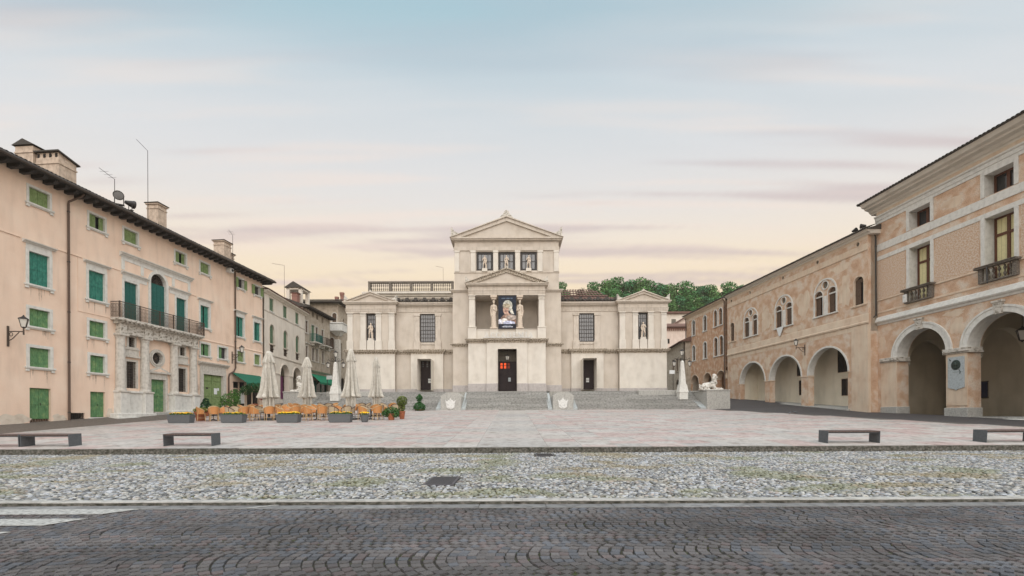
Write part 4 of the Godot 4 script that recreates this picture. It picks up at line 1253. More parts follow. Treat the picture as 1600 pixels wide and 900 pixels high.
# ---------------------------------------------------------------- the long peach palace on the left
func build_peach_palace() -> void:
	var f := front("peach_palace", "long peach palace with green shutters, dark eaves and a stone portal carrying a balcony", "building", -27.07, 24.02, 0.0845)
	var G: Material = M.green_old; var T: Material = M.green_teal; var D: Material = M.green_deep; var Lg: Material = M.green_light
	var wins := []   # [hole, options]
	var row := func(xs: Array, y0: float, y1: float, o: Dictionary):
		for x in xs:
			var oo := o.duplicate()
			if x.size() > 2: oo["state"] = x[2]
			wins.append([[x[0], x[1], y0, y1, 0], oo])
	row.call([[-5.3, -4.25], [-1.98, -0.93], [1.38, 2.43], [4.70, 5.72, "gap"], [7.06, 8.08], [11.32, 12.35, "gap"], [13.85, 14.87], [18.42, 19.25, "out"], [20.80, 21.70, "out"]], 13.40, 14.30, {"frame": 0.12, "shutter": Lg, "brackets": true})
	row.call([[-5.3, -4.25], [-1.98, -0.93], [1.36, 2.40], [4.66, 5.70], [13.84, 14.83, "thin"], [18.14, 19.2, "thin"], [20.7, 21.7, "thin"]], 8.84, 10.68, {"frame": 0.16, "shutter": T, "hood": 0.24, "brackets": true})
	row.call([[-5.3, -4.25], [-1.98, -0.93], [1.36, 2.42], [4.68, 5.70], [13.86, 14.85, "thin"], [15.9, 16.95, "left"]], 6.48, 7.49, {"frame": 0.15, "shutter": G, "brackets": true})
	row.call([[18.3, 19.25], [20.75, 21.65]], 6.48, 7.49, {"frame": 0.10, "shutter": Lg})
	row.call([[-5.3, -4.25], [-1.98, -0.93], [1.37, 2.43], [4.72, 5.68]], 4.2, 5.3, {"frame": 0.16, "shutter": G, "brackets": true})
	row.call([[7.06, 8.07], [11.40, 12.35]], 8.02, 10.68, {"frame": 0.15, "shutter": D, "sill": 0.0})
	var c2 := [9.12, 10.45, 8.02, 11.95, 0.665]
	var holes := []
	for w in wins: holes.append(w[0])
	holes.append(c2)
	var doors := [[1.38, 2.46, 0.98, 3.02, 0], [4.74, 5.70, 1.34, 2.98, 0]]
	var vent := [3.53, 4.38, 1.12, 1.62, 0]
	var pdoor := [9.10, 10.32, 1.72, 4.12, 0]
	var rw := [9.18, 10.08, 5.23, 6.13, -1]
	var sws := [[7.18, 7.93, 3.35, 5.20, 0], [11.55, 12.30, 3.32, 5.17, 0]]
	var sss := [[7.36, 7.82, 6.20, 6.90, 0], [11.72, 12.20, 6.18, 6.86, 0]]
	var portal := [14.10, 16.40, 2.10, 4.95, 0]
	var shop := [17.75, 21.6, 2.30, 4.60, 0]
	holes.append_array(doors)
	holes.append_array([vent, pdoor, rw, portal, shop])
	holes.append_array(sws); holes.append_array(sss)
	var mb := MB.new()
	mb.wall(-9.0, 22.05, 0.2, 14.98, holes, 0.27)
	mb.quad(Vector3(22.05, 0.2, 0), Vector3(22.05, 0.2, -0.3), Vector3(22.05, 14.98, -0.3), Vector3(22.05, 14.98, 0))
	put(f, "wall", mb, M.peach)
	mb = MB.new()
	mb.box(-9.0, 22.05, 0.2, 14.97, -13.0, -0.272)
	put(f, "rear_wall", mb, M.peach)
	for w in wins: window(f, w[0], w[1])
	# door arch of the balcony, with an iron fan in its head
	var w2 := window(f, [c2[0], c2[1], c2[2], 11.20, 0], {"frame": 0.0, "sill": 0.0, "shutter": D, "depth": 0.27})
	mb = MB.new()
	mb.band([c2[0] + 0.004, c2[1] - 0.004, c2[2], c2[3] - 0.004, c2[4]], 0.2, -0.26, 0.05)
	mb.cbox(9.68, 9.9, 11.93, 12.25, 0.0, 0.12, 0.02)
	put(w2, "arch_surround", mb, M.white_stone)
	mb = MB.new()
	mb.fill(c2, -0.24)
	put(w2, "pane", mb, M.room_dark)
	mb = MB.new()
	for k in 9:
		var a := PI * k / 8.0
		mb.tube([Vector3(9.785, 11.22, -0.14), Vector3(9.785 + cos(a) * 0.64, 11.25 + sin(a) * 0.66, -0.14)], 0.013, -1, 4)
	for q in [0.25, 0.45]:
		var arc := []
		for k in 13: arc.append(Vector3(9.785 + cos(PI * k / 12) * q, 11.25 + sin(PI * k / 12) * q, -0.13))
		mb.tube(arc, 0.012, -1, 4)
	put(w2, "fan_grille", mb, M.rust_iron)
	# frame of mouldings round the three balcony doors
	mb = MB.new()
	mb.run(6.72, 12.92, [Vector2(0, 12.28), Vector2(0.05, 12.28), Vector2(0.08, 12.36), Vector2(0.16, 12.40), Vector2(0.18, 12.46), Vector2(0.26, 12.50), Vector2(0.28, 12.56), Vector2(0, 12.62)])
	mb.box(6.86, 12.78, 12.06, 12.28, 0.0, 0.03)
	for x in [6.86, 8.32, 11.0, 12.54]: mb.box(x, x + 0.24, 11.42, 12.06, 0.0, 0.03)
	for s in [[6.82, 8.92], [10.65, 12.72]]:
		mb.run(s[0], s[1], [Vector2(0, 11.10), Vector2(0.05, 11.10), Vector2(0.09, 11.18), Vector2(0.18, 11.24), Vector2(0.20, 11.30), Vector2(0, 11.36)])
		mb.box(s[0] + 0.12, s[1] - 0.12, 10.84, 11.10, 0.0, 0.028)
	put(f, "door_mouldings", mb, M.white_stone)
	# thin string mouldings across the wall
	mb = MB.new()
	for s in [[-9.0, 0.95], [2.85, 4.25], [6.1, 6.8], [12.75, 13.4]]: mb.run(s[0], s[1], [Vector2(0, 11.24), Vector2(0.05, 11.26), Vector2(0.05, 11.31), Vector2(0, 11.34)])
	mb.run(13.1, 22.05, [Vector2(0, 7.76), Vector2(0.05, 7.78), Vector2(0.05, 7.84), Vector2(0, 7.88)])
	for s in [[4.02, 6.2]]: mb.run(s[0], s[1], [Vector2(0, 7.90), Vector2(0.03, 7.91), Vector2(0.03, 7.94), Vector2(0, 7.95)])
	mb.box(3.99, 4.02, 7.9, 11.2, 0.0, 0.02)
	put(f, "string_course", mb, M.peach)
	# eaves: soffit, rafters, gutter, tiles
	mb = MB.new()
	mb.box(-9.0, 22.7, 14.99, 15.05, -0.5, 0.95)
	put(f, "soffit", mb, M.rafter)
	var rm := MB.new()
	rm.prism(PackedVector2Array([Vector2(-0.3, 14.78), Vector2(0.62, 14.78), Vector2(0.74, 14.81), Vector2(0.80, 14.90), Vector2(0.80, 14.985), Vector2(-0.3, 14.985)]), -0.11, 0.11)
	var rmesh := rm.mesh()
	for i in 55:
		var o := put(f, "rafter", rmesh, M.rafter)
		o.transform = Transform3D(Basis(Vector3(0, 0, 1), Vector3(0, 1, 0), Vector3(-1, 0, 0)), Vector3(-8.8 + i * 0.578, 0, 0))
	mb = MB.new()
	mb.tube([Vector3(-9.0, 15.06, 1.0), Vector3(22.75, 15.06, 1.0)], 0.085, -1, 8)
	mb.box(-9.0, 22.75, 15.05, 15.13, 0.9, 0.985)
	put(f, "gutter", mb, M.gutter)
	mb = MB.new()
	tile_row(mb, -9.0, 22.7, 15.15, 1.0, 0.36, 1.2, 0.09)
	mb.hexa([Vector3(-9.0, 15.06, -13), Vector3(22.7, 15.06, -13), Vector3(22.7, 15.06, 0.9), Vector3(-9.0, 15.06, 0.9), Vector3(-9.0, 15.3, -12.9), Vector3(22.7, 15.3, -12.9), Vector3(22.7, 15.10, 0.9), Vector3(-9.0, 15.10, 0.9)])
	mb.hexa([Vector3(-9.0, 15.2, -12.8), Vector3(22.7, 15.2, -12.8), Vector3(22.7, 15.11, 0.85), Vector3(-9.0, 15.11, 0.85), Vector3(-9.0, 17.3, -6.1), Vector3(22.7, 17.3, -6.1), Vector3(22.7, 17.3, -6.0), Vector3(-9.0, 17.3, -6.0)])
	put(f, "roof", mb, M.tile_dark)
	chimney(f, 3.7, 4.75, -2.4, -0.9, 15.2, 17.3, M.chimney, 1)
	chimney(f, 3.6, 4.3, -3.7, -2.5, 15.2, 18.0, M.chimney, 2)
	chimney(f, 10.75, 11.55, -1.8, -0.9, 15.2, 17.75, M.chimney)
	chimney(f, 17.95, 18.9, -2.0, -1.0, 15.2, 17.65, M.chimney)
	chimney(f, 19.1, 19.7, -2.0, -1.3, 15.2, 16.9, M.chimney)
	# ground floor doors, vent
	for d in doors:
		plank_door(f, d[0], d[1], d[2] + (0.28 if d[0] < 2 else 0.02), d[3], -0.12, M.green_old)
		mb = MB.new()
		mb.cbox(d[0] - 0.12, d[1] + 0.12, d[2] - 0.1, d[2], -0.26, 0.08, 0.02)
		put(f, "threshold", mb, M.white_stone)
	for i in 8:
		mb = MB.new()
		mb.box(1.42 + i * 0.13, 1.48 + i * 0.13, 1.0, 1.26, -0.15, -0.12)
		put(f, "door_bar", mb, M.brown_wood)
	mb = MB.new()
	mb.fill(vent, -0.25)
	put(f, "vent_opening", mb, M.room_dark)
	put(f, "vent_grille", grid_bars(vent[0], vent[1], vent[2], vent[3], -0.08, 7, 4, 0.014), M.iron)
	for w in wins:
		if w[0][0] > -1.0 and w[0][0] < 6.0 and w[0][2] < 10.0: drips(f, w[0][0] - 0.2, w[0][1] + 0.2, w[0][2] - 0.12, M.peach_stain)
	patches(f, [[0.55, 1.15, 0.75, 0.42], [-2.4, 1.0, 1.6, 0.5], [2.9, 1.25, 0.35, 0.3], [5.1 + 0.95, 1.5, 0.28, 0.4]], M.patch_grey)
	patches(f, [[13.5, 3.6, 0.16, 0.5], [17.45, 3.2, 0.2, 0.6]], M.peach_stain)
	# ---- stone portal with half columns, and the balcony on it
	mb = MB.new()
	mb.box(6.42, 13.12, 6.98, 7.22, 0, 0.36)
	mb.box(6.45, 13.09, 7.22, 7.62, 0, 0.33)
	for i in 5:   # triglyph-like breaks over the columns
		var x: float = [6.62, 8.47, 9.7, 11.0, 12.88][i]
		mb.cbox(x - 0.24, x + 0.24, 6.99, 7.63, 0.30, 0.42, 0.015)
	mb.run(6.25, 13.3, [Vector2(0, 7.62), Vector2(0.36, 7.62), Vector2(0.42, 7.70), Vector2(0.52, 7.74), Vector2(0.56, 7.80), Vector2(0, 7.80)])
	put(f, "portal_entablature", mb, M.stone_dirty)
	mb = MB.new()
	mb.cbox(6.06, 13.48, 7.80, 7.98, 0.0, 0.72, 0.03)
	for i in 22: mb.cbox(6.25 + i * 0.33, 6.40 + i * 0.33, 7.72, 7.80, 0.4, 0.66, 0.01)
	put(f, "balcony_slab", mb, M.stone_dirty)
	for x in [6.62, 8.47, 11.0, 12.88]:
		mb = MB.new()
		mb.cbox(x - 0.36, x + 0.36, 3.02, 3.14, -0.1, 0.58, 0.015)
		mb.lathe([Vector2(0.34, 3.14), Vector2(0.34, 3.22), Vector2(0.30, 3.26), Vector2(0.285, 3.34), Vector2(0.28, 4.5), Vector2(0.25, 6.62), Vector2(0.27, 6.66), Vector2(0.27, 6.72), Vector2(0.31, 6.84)], Vector3(x, 0, 0.16), 20)
		mb.cbox(x - 0.34, x + 0.34, 6.84, 6.98, -0.05, 0.5, 0.012)
		var col := put(f, "column", mb, M.stone)
		mb = MB.new()
		mb.cbox(x - 0.33, x + 0.33, 1.0, 3.02, -0.05, 0.52, 0.02)
		put(col, "pedestal", mb, M.white_stone)
	for s in [[6.3, 8.85, 1.25], [10.62, 13.18, 1.5]]:
		mb = MB.new()
		mb.cbox(s[0], s[1], s[2], 3.0, -0.05, 0.30, 0.02)
		mb.cbox(s[0] - 0.05, s[1] + 0.05, 3.0, 3.14, -0.06, 0.38, 0.015)
		mb.cbox(s[0] - 0.28, s[1] + 0.1, 1.0, s[2] + 0.35, -0.05, 0.62, 0.03)
		mb.cbox(s[0] - 0.5, s[1] + 0.15, 0.9, s[2] + 0.1, -0.05, 0.80, 0.03)
		put(f, "portal_base", mb, M.white_stone)
	mb = MB.new()
	mb.cbox(8.95, 10.6, 1.3, 1.70, -0.05, 0.55, 0.02)
	put(f, "door_step", mb, M.grey_stone)
	plank_door(f, pdoor[0], pdoor[1], pdoor[2], pdoor[3], -0.13, M.green_old)
	mb = MB.new()
	mb.band([pdoor[0] + 0.004, pdoor[1] - 0.004, pdoor[2], pdoor[3] - 0.004, 0], 0.2, -0.25, 0.06)
	mb.box(8.92, 10.5, 4.32, 4.56, 0, 0.05)
	mb.prism(PackedVector2Array([Vector2(8.72, 4.56), Vector2(10.70, 4.56), Vector2(10.70, 4.66), Vector2(9.71, 5.06), Vector2(8.72, 4.66)]), 0.0, 0.18)
	put(f, "door_pediment", mb, M.stone)
	mb = MB.new()
	mb.prism(PackedVector2Array([Vector2(9.1, 4.68), Vector2(10.32, 4.68), Vector2(9.71, 4.93)]), 0.18, 0.183)
	put(f, "tympanum", mb, M.peach)
	mb = MB.new()
	mb.band([rw[0] + 0.004, rw[1] - 0.004, rw[2] + 0.004, rw[3] - 0.004, -1], 0.10, -0.25, 0.10, false)
	mb.band([rw[0] - 0.1, rw[1] + 0.1, rw[2] - 0.1, rw[3] + 0.1, -1], 0.12, 0.0, 0.06, false)
	var rwn := put(f, "round_window", mb, M.stone)
	mb = MB.new()
	mb.fill(rw, -0.2)
	put(rwn, "pane", mb, M.glass_dark)
	mb = MB.new()
	for k in 6:
		var a := PI * k / 6
		mb.tube([Vector3(9.63 + cos(a) * 0.44, 5.68 + sin(a) * 0.44, -0.1), Vector3(9.63 - cos(a) * 0.44, 5.68 - sin(a) * 0.44, -0.1)], 0.012, -1, 4)
	put(rwn, "grille", mb, M.rust_iron)
	for h in sws + sss:
		var big: bool = h[3] - h[2] > 1.0
		var w := window(f, h, {"frame": 0.13, "sill": 0.06 if not big else 0.0, "stone": M.stone, "depth": 0.26})
		if big:
			put(w, "grille", grid_bars(h[0], h[1], h[2], h[3], -0.06, 6, 10, 0.009), M.rust_iron)
			mb = MB.new()
			mb.box(h[0] - 0.2, h[1] + 0.2, 5.48, 5.60, 0.0, 0.16)
			mb.box(h[0] - 0.16, h[1] + 0.16, 5.60, 6.02, 0.0, 0.07)
			mb.box(h[0] - 0.2, h[1] + 0.2, 6.02, 6.10, 0.0, 0.12)
			put(w, "panel", mb, M.stone)
		else:
			put(w, "grille", grid_bars(h[0], h[1], h[2], h[3], -0.06, 4, 5, 0.01), M.rust_iron)
	# balcony railing of wrought iron
	var rl := MB.new()
	var y0 := 7.98; var y1 := 9.02
	for s in [[Vector3(6.1, 0, 0.02), Vector3(6.1, 0, 0.66)], [Vector3(6.1, 0, 0.66), Vector3(13.44, 0, 0.66)], [Vector3(13.44, 0, 0.66), Vector3(13.44, 0, 0.02)]]:
		var a: Vector3 = s[0]; var b: Vector3 = s[1]
		for y in [y0 + 0.08, y0 + 0.36, y0 + 0.64, y0 + 0.9]:
			rl.tube([a + Vector3(0, y, 0), b + Vector3(0, y, 0)], 0.014, -1, 4)
		rl.tube([a + Vector3(0, y1, 0), b + Vector3(0, y1, 0)], 0.028, -1, 6)
		var n := int(a.distance_to(b) / 0.105)
		for i in n + 1:
			var p := a.lerp(b, float(i) / n)
			rl.tube([p + Vector3(0, y0, 0), p + Vector3(0, y1, 0)], 0.010, -1, 4)
			if i < n:   # scrolls in two of the bands
				var q := a.lerp(b, (i + 0.5) / n)
				for yy in [y0 + 0.22, y0 + 0.50, y0 + 0.77]:
					var ring := []
					var dir := (b - a).normalized()
					for k in 7: ring.append(q + dir * 0.045 * cos(TAU * k / 6) + Vector3(0, yy + 0.10 * sin(TAU * k / 6), 0))
					rl.tube(ring, 0.007, -1, 3, false)
	put(f, "balcony_railing", rl, M.rust_iron)
	for x in [6.1, 7.6, 9.2, 10.4, 11.9, 13.44]:
		mb = MB.new()
		mb.cbox(x - 0.035, x + 0.035, y0, y1 + 0.04, 0.62, 0.69, 0.008)
		put(f, "railing_post", mb, M.rust_iron)
	# the panelled double door at the right, in its stone frame
	mb = MB.new()
	mb.band([portal[0] + 0.004, portal[1] - 0.004, portal[2], portal[3] - 0.004, 0], 0.36, -0.25, 0.08)
	mb.box(13.74, 16.76, 5.31, 5.66, 0.0, 0.06)
	mb.run(13.55, 16.98, [Vector2(0, 5.66), Vector2(0.08, 5.66), Vector2(0.14, 5.74), Vector2(0.26, 5.82), Vector2(0.30, 5.92), Vector2(0, 6.0)])
	put(f, "portal_frame", mb, M.stone)
	mb = MB.new()
	mb.box(14.1, 16.4, 2.1, 4.95, -0.26, -0.16)
	var pd := put(f, "double_door", mb, M.green_old)
	for s in 2:
		mb = MB.new()
		var a := 14.14 + s * 1.12; var b := a + 1.08
		mb.cbox(a, b, 2.14, 4.92, -0.16, -0.12, 0.01)
		for p in [[2.25, 2.95], [3.05, 3.75], [3.85, 4.30], [4.40, 4.82]]: mb.cbox(a + 0.14, b - 0.14, p[0], p[1], -0.12, -0.085, 0.02)
		put(pd, "door_leaf", mb, M.green_light)
	for p in [[14.55, 3.72, 0.22, 0.12, M.iron], [15.45, 3.30, 0.36, 0.52, M.paper], [15.85, 3.62, 0.2, 0.24, M.paper]]:
		mb = MB.new()
		mb.box(p[0], p[0] + p[2], p[1], p[1] + p[3], -0.085, -0.075)
		put(pd, "notice", mb, p[4])
	# shop front under the awning
	mb = MB.new()
	mb.box(17.75, 21.6, 2.3, 4.6, -0.26, -0.2)
	var sh := put(f, "shop_front", mb, M.glass_dark)
	mb = MB.new()
	for x in [17.8, 18.7, 19.55, 19.75, 20.6, 21.55]: mb.box(x - 0.05, x + 0.05, 2.3, 4.6, -0.2, -0.12)
	mb.box(17.75, 21.6, 3.9, 4.0, -0.2, -0.13)
	put(sh, "frame", mb, M.pale_plaster)
	mb = MB.new()
	mb.box(18.8, 19.5, 2.6, 3.6, -0.19, -0.15)
	put(sh, "poster", mb, M.paper)
	var aw := thing("shop_awning", "dark green sloping awning with a scalloped edge over the cafe door", "awning", f.transform * Vector3(19.6, 4.4, 0), f.rotation.y, "green awnings")
	mb = MB.new()
	mb.hexa([Vector3(-2.05, 0.05, 1.42), Vector3(1.95, 0.05, 1.42), Vector3(1.95, 0.04, 1.44), Vector3(-2.05, 0.04, 1.44), Vector3(-2.05, 0.98, 0.0), Vector3(1.95, 0.98, 0.0), Vector3(1.95, 1.0, 0.02), Vector3(-2.05, 1.0, 0.02)])
	put(aw, "cloth", mb, M.awning)
	mb = MB.new()
	for i in 16:
		var x := -2.05 + i * 0.25
		mb.prism(PackedVector2Array([Vector2(x, 0.05), Vector2(x, -0.15), Vector2(x + 0.06, -0.22), Vector2(x + 0.19, -0.22), Vector2(x + 0.25, -0.15), Vector2(x + 0.25, 0.05)]), 1.43, 1.445)
	put(aw, "valance", mb, M.awning)
	mb = MB.new()
	for x in [-2.0, 1.9]: mb.tube([Vector3(x, 0.1, 0.02), Vector3(x, 0.06, 1.42)], 0.018, -1, 5)
	put(aw, "arm", mb, M.iron)
	# fittings
	pipe("drainpipe", "brown drainpipe at the left between the shuttered windows, with a grey foot", [Vector3(3.75, 14.95, 0.75), Vector3(3.75, 14.80, 0.55), Vector3(3.40, 14.35, 0.12), Vector3(3.40, 14.2, 0.10), Vector3(3.40, 1.05, 0.10)], 0.06, f, M.copper_pipe)
	pipe("drainpipe", "brown drainpipe that jogs sideways beside the green shop awning", [Vector3(18.05, 14.95, 0.6), Vector3(17.95, 14.7, 0.10), Vector3(17.95, 5.85, 0.10), Vector3(17.75, 5.5, 0.10), Vector3(17.15, 5.2, 0.10), Vector3(17.05, 4.9, 0.10), Vector3(17.05, 2.2, 0.10)], 0.065, f, M.copper_pipe)
	wall_lamp("iron bracket lamp on the peach wall at the far left, beside the shuttered window", f, 0.36, 5.72, 0.95, 0.78)
	wall_lamp("iron bracket lamp on the peach wall above the green awning", f, 17.6, 6.75, 0.95, 0.8)
	floodlight("round dark floodlight on the left eaves, the larger of the pair", f.transform * Vector3(5.95, 15.3, 0.8), f.rotation.y - 0.9, 0.1, 1.35)
	floodlight("dark floodlight turned sideways on the left eaves, nearer the middle chimney", f.transform * Vector3(6.75, 15.25, 0.8), f.rotation.y + 1.2, 0.0, 1.2)
	antenna("tall thin mast with one slanting arm beside the middle chimney on the left roof", f.transform * Vector3(10.0, 15.2, -1.0), 6.1, 1.2, 0, f.rotation.y + 0.2)
	antenna("short antenna with two rods on the left roof beside the floodlights", f.transform * Vector3(7.0, 15.3, -0.6), 2.3, 1.2, 3, f.rotation.y + 0.1)
	antenna("thin antenna above the chimneys at the far end of the peach palace roof", f.transform * Vector3(19.4, 15.3, -1.2), 3.4, 1.0, 3, f.rotation.y + 0.3)
	var ps := thing("projector_box", "small pale projector box under the left eaves by the drainpipe", "box", f.transform * Vector3(17.1, 14.35, 0.0), f.rotation.y)
	mb = MB.new()
	mb.cbox(-0.22, 0.22, 0.0, 0.4, 0.0, 0.45, 0.02)
	put(ps, "case", mb, M.white_paint)
	mb = MB.new()
	mb.t = Transform3D(Basis(Vector3(1, 0, 0), PI / 2), Vector3(0, 0.2, 0.45))
	mb.lathe([Vector2(0.12, 0), Vector2(0.12, 0.05), Vector2(0.09, 0.05), Vector2(0, 0.03)], Vector3.ZERO, 12)
	put(ps, "lens", mb, M.iron)

# ---------------------------------------------------------------- further down the left side
func build_left_street() -> void:
	var f := front("cream_house", "cream house with sage green shutters above three arches", "building", -25.19, 46.22, -0.0732)
	var holes := []
	var wins := []
	for x in [[1.25, 2.26], [4.60, 5.64], [7.98, 9.0]]:
		wins.append([[x[0], x[1], 12.42, 13.80, 0], {"frame": 0.0, "sill": 0.06, "sill_ext": 0.06, "shutter": M.green_sage}])
		wins.append([[x[0], x[1], 9.02, 11.04, 0.51], {"frame": 0.07, "sill": 0.08, "sill_ext": 0.08, "shutter": M.green_sage, "stone": M.theatre_trim}])
		wins.append([[x[0] + 0.08, x[1] - 0.08, 8.12, 8.90, 0], {"frame": 0.0, "sill": 0.0, "glass": M.room_dark}])
	for w in wins: holes.append(w[0])
	var arcs := [[0.32, 2.66, 3.22, 7.17, 1.17, 0.55], [3.78, 6.13, 3.22, 7.17, 1.17, 0.55], [7.22, 9.58, 3.22, 7.17, 1.17, 0.55]]
	holes.append_array(arcs)
	var mb := MB.new()
	mb.wall(0.06, 11.0, 2.0, 14.3, holes, 0.27)
	put(f, "wall", mb, M.cream)
	mb = MB.new()
	mb.box(0.06, 11.0, 7.3, 14.28, -12, -0.275)
	mb.box(0.06, 11.0, 2.0, 7.3, -12, -4.2)
	mb.box(0.06, 11.0, 1.0, 3.21, -4.2, -0.02)
	mb.box(0.06, 0.3, 3.21, 7.3, -4.2, -0.3); mb.box(10.8, 11.0, 3.21, 7.3, -4.2, -0.3)
	put(f, "rear_wall", mb, M.cream)
	for w in wins: window(f, w[0], w[1])
	for w in wins:
		if w[0][3] < 9: put(f, "balustrade", grid_bars(w[0][0], w[0][1], w[0][2], w[0][3], -0.06, 5, 1, 0.03), M.rust_iron)
	for h in arcs:
		mb = MB.new()
		mb.band([h[0], h[1], h[2], h[3], h[4]], 0.16, 0.0, 0.05, true, h[3] - h[4])
		put(f, "archivolt", mb, M.cream)
	mb = MB.new()
	mb.run(0.06, 11.0, [Vector2(0, 7.70), Vector2(0.06, 7.72), Vector2(0.08, 7.82), Vector2(0, 7.86)])
	mb.run(0.06, 11.0, [Vector2(0, 12.18), Vector2(0.04, 12.2), Vector2(0.04, 12.28), Vector2(0, 12.3)])
	for x in [[0.06, 0.32], [2.66, 3.78], [6.13, 7.22], [9.58, 11.0]]: mb.box(x[0] - 0.03, x[1] + 0.03, 5.9, 6.02, -0.5, 0.06)
	put(f, "string_course", mb, M.theatre_trim)
	mb = MB.new()
	mb.run(0.0, 11.3, [Vector2(0, 13.95), Vector2(0.12, 14.0), Vector2(0.2, 14.12), Vector2(0.4, 14.2), Vector2(0.42, 14.32), Vector2(0, 14.32)])
	put(f, "cornice", mb, M.cream)
	mb = MB.new()
	tile_row(mb, 0.0, 11.35, 14.37, 0.5, 0.36, 0.8, 0.09)
	mb.hexa([Vector3(0, 14.33, -12), Vector3(11.3, 14.33, -12), Vector3(11.3, 14.33, 0.4), Vector3(0, 14.33, 0.4), Vector3(0, 16.4, -6.2), Vector3(11.3, 16.4, -6.2), Vector3(11.3, 16.4, -6.1), Vector3(0, 16.4, -6.1)])
	put(f, "roof", mb, M.tile)
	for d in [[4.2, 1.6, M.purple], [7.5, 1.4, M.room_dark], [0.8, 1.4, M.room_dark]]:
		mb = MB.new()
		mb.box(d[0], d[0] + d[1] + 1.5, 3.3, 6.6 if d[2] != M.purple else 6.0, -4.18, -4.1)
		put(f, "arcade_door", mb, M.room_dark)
	var bn := thing("purple_banner", "tall plain purple banner hanging inside the middle cream arch", "banner", f.transform * Vector3(5.85, 3.35, -0.75), f.rotation.y)
	mb = MB.new()
	mb.cbox(-0.6, 0.6, 0.0, 2.6, -0.02, 0.0, 0.005)
	put(bn, "cloth", mb, M.purple)
	mb = MB.new()
	mb.tube([Vector3(-0.65, 2.6, -0.01), Vector3(0.65, 2.6, -0.01)], 0.025, -1, 6)
	put(bn, "rod", mb, M.iron)
	# the old grey-brown house further along
	f = front("old_house", "old grey-brown house with small iron balconies and a green awning", "building", -25.98, 57.1, 0.0127)
	wins = []
	for w in [[2.0, 2.56, 14.3, 14.95], [3.22, 3.8, 14.25, 14.9], [4.9, 5.4, 14.1, 14.78]]: wins.append([[w[0], w[1], w[2], w[3], 0], {"frame": 0.06, "sill": 0.0, "stone": M.old_grey}])
	for w in [[0.15, 0.82, 11.95, 13.45], [3.05, 3.75, 11.0, 13.2], [4.8, 5.55, 11.0, 13.2]]: wins.append([[w[0], w[1], w[2], w[3], 0], {"frame": 0.08, "sill": 0.05, "shutter": M.brown_wood, "stone": M.stone}])
	wins.append([[1.75, 2.75, 11.0, 13.25, 0], {"frame": 0.08, "sill": 0.0, "shutter": M.green_sage, "stone": M.stone}])
	for w in [[0.2, 0.82], [1.95, 2.65], [3.15, 3.8], [4.95, 5.6]]: wins.append([[w[0], w[1], 8.6, 10.28, 0], {"frame": 0.08, "sill": 0.05, "shutter": M.brown_wood, "stone": M.stone}])
	var shop := [1.6, 6.6, 4.0, 6.1, 0]
	holes = [shop]
	for w in wins: holes.append(w[0])
	mb = MB.new()
	mb.wall(0.0, 7.6, 3.0, 15.1, holes, 0.24)
	put(f, "wall", mb, M.old_grey)
	mb = MB.new()
	mb.box(0.0, 7.6, 3.0, 15.08, -9, -0.245)
	put(f, "rear_wall", mb, M.old_grey)
	for w in wins: window(f, w[0], w[1])
	mb = MB.new()
	mb.fill(shop, -0.2)
	var sf := put(f, "shop_front", mb, M.glass_dark)
	mb = MB.new()
	for x in [1.65, 3.0, 3.4, 5.0, 6.55]: mb.box(x - 0.04, x + 0.04, 4.0, 6.1, -0.2, -0.12)
	put(sf, "frame", mb, M.green_deep)
	mb = MB.new()
	mb.run(0.0, 7.6, [Vector2(0, 10.5), Vector2(0.1, 10.55), Vector2(0.12, 10.68), Vector2(0, 10.74)])
	mb.run(0.0, 7.6, [Vector2(0, 7.1), Vector2(0.12, 7.15), Vector2(0.3, 7.3), Vector2(0, 7.34)])
	put(f, "string_course", mb, M.stone_dirty)
	for b in [[1.3, 3.3, M.green_deep], [4.3, 6.4, M.rust_iron]]:
		mb = MB.new()
		mb.cbox(b[0], b[1], 10.82, 10.98, 0.0, 0.85, 0.02)
		mb.box(b[0] + 0.2, b[0] + 0.4, 10.5, 10.82, 0.0, 0.5); mb.box(b[1] - 0.4, b[1] - 0.2, 10.5, 10.82, 0.0, 0.5)
		var bl := put(f, "balcony", mb, M.stone_dirty)
		mb = MB.new()
		for i in 20: mb.box(lerpf(b[0], b[1], i / 19.0) - 0.012, lerpf(b[0], b[1], i / 19.0) + 0.012, 10.98, 11.95, 0.80, 0.825)
		for i in 8:
			for x in [b[0] + 0.02, b[1] - 0.02]: mb.box(x - 0.012, x + 0.012, 10.98, 11.95, i * 0.1, i * 0.1 + 0.024)
		mb.box(b[0], b[1], 11.93, 11.98, 0.78, 0.84)
		for x in [b[0] + 0.02, b[1] - 0.02]: mb.box(x - 0.03, x + 0.03, 11.93, 11.98, 0.0, 0.8)
		put(bl, "railing", mb, b[2])
	mb = MB.new()
	tile_row(mb, -0.2, 8.0, 15.2, 0.75, 0.33, 0.9, 0.09)
	mb.box(-0.2, 8.0, 15.08, 15.16, -0.3, 0.72)
	mb.hexa([Vector3(-0.2, 15.15, -9), Vector3(8.0, 15.15, -9), Vector3(8.0, 15.15, 0.65), Vector3(-0.2, 15.15, 0.65), Vector3(-0.2, 17.0, -4.6), Vector3(8.0, 17.0, -4.6), Vector3(8.0, 17.0, -4.5), Vector3(-0.2, 17.0, -4.5)])
	put(f, "roof", mb, M.tile_dark)
	mb = MB.new()
	mb.box(0.0, 0.15, 14.95, 15.08, -0.1, 0.65)
	var rafter := mb.mesh()
	for i in 14: put(f, "rafter", rafter, M.rafter, Vector3(0.05 + i * 0.57, 0, 0))
	# open roof turret
	mb = MB.new()
	for x in [2.3, 4.2]:
		for z in [-3.2, -1.6]: mb.box(x - 0.2, x + 0.2, 15.6, 18.1, z - 0.2, z + 0.2)
	mb.box(2.1, 4.4, 15.6, 16.2, -3.4, -1.4)
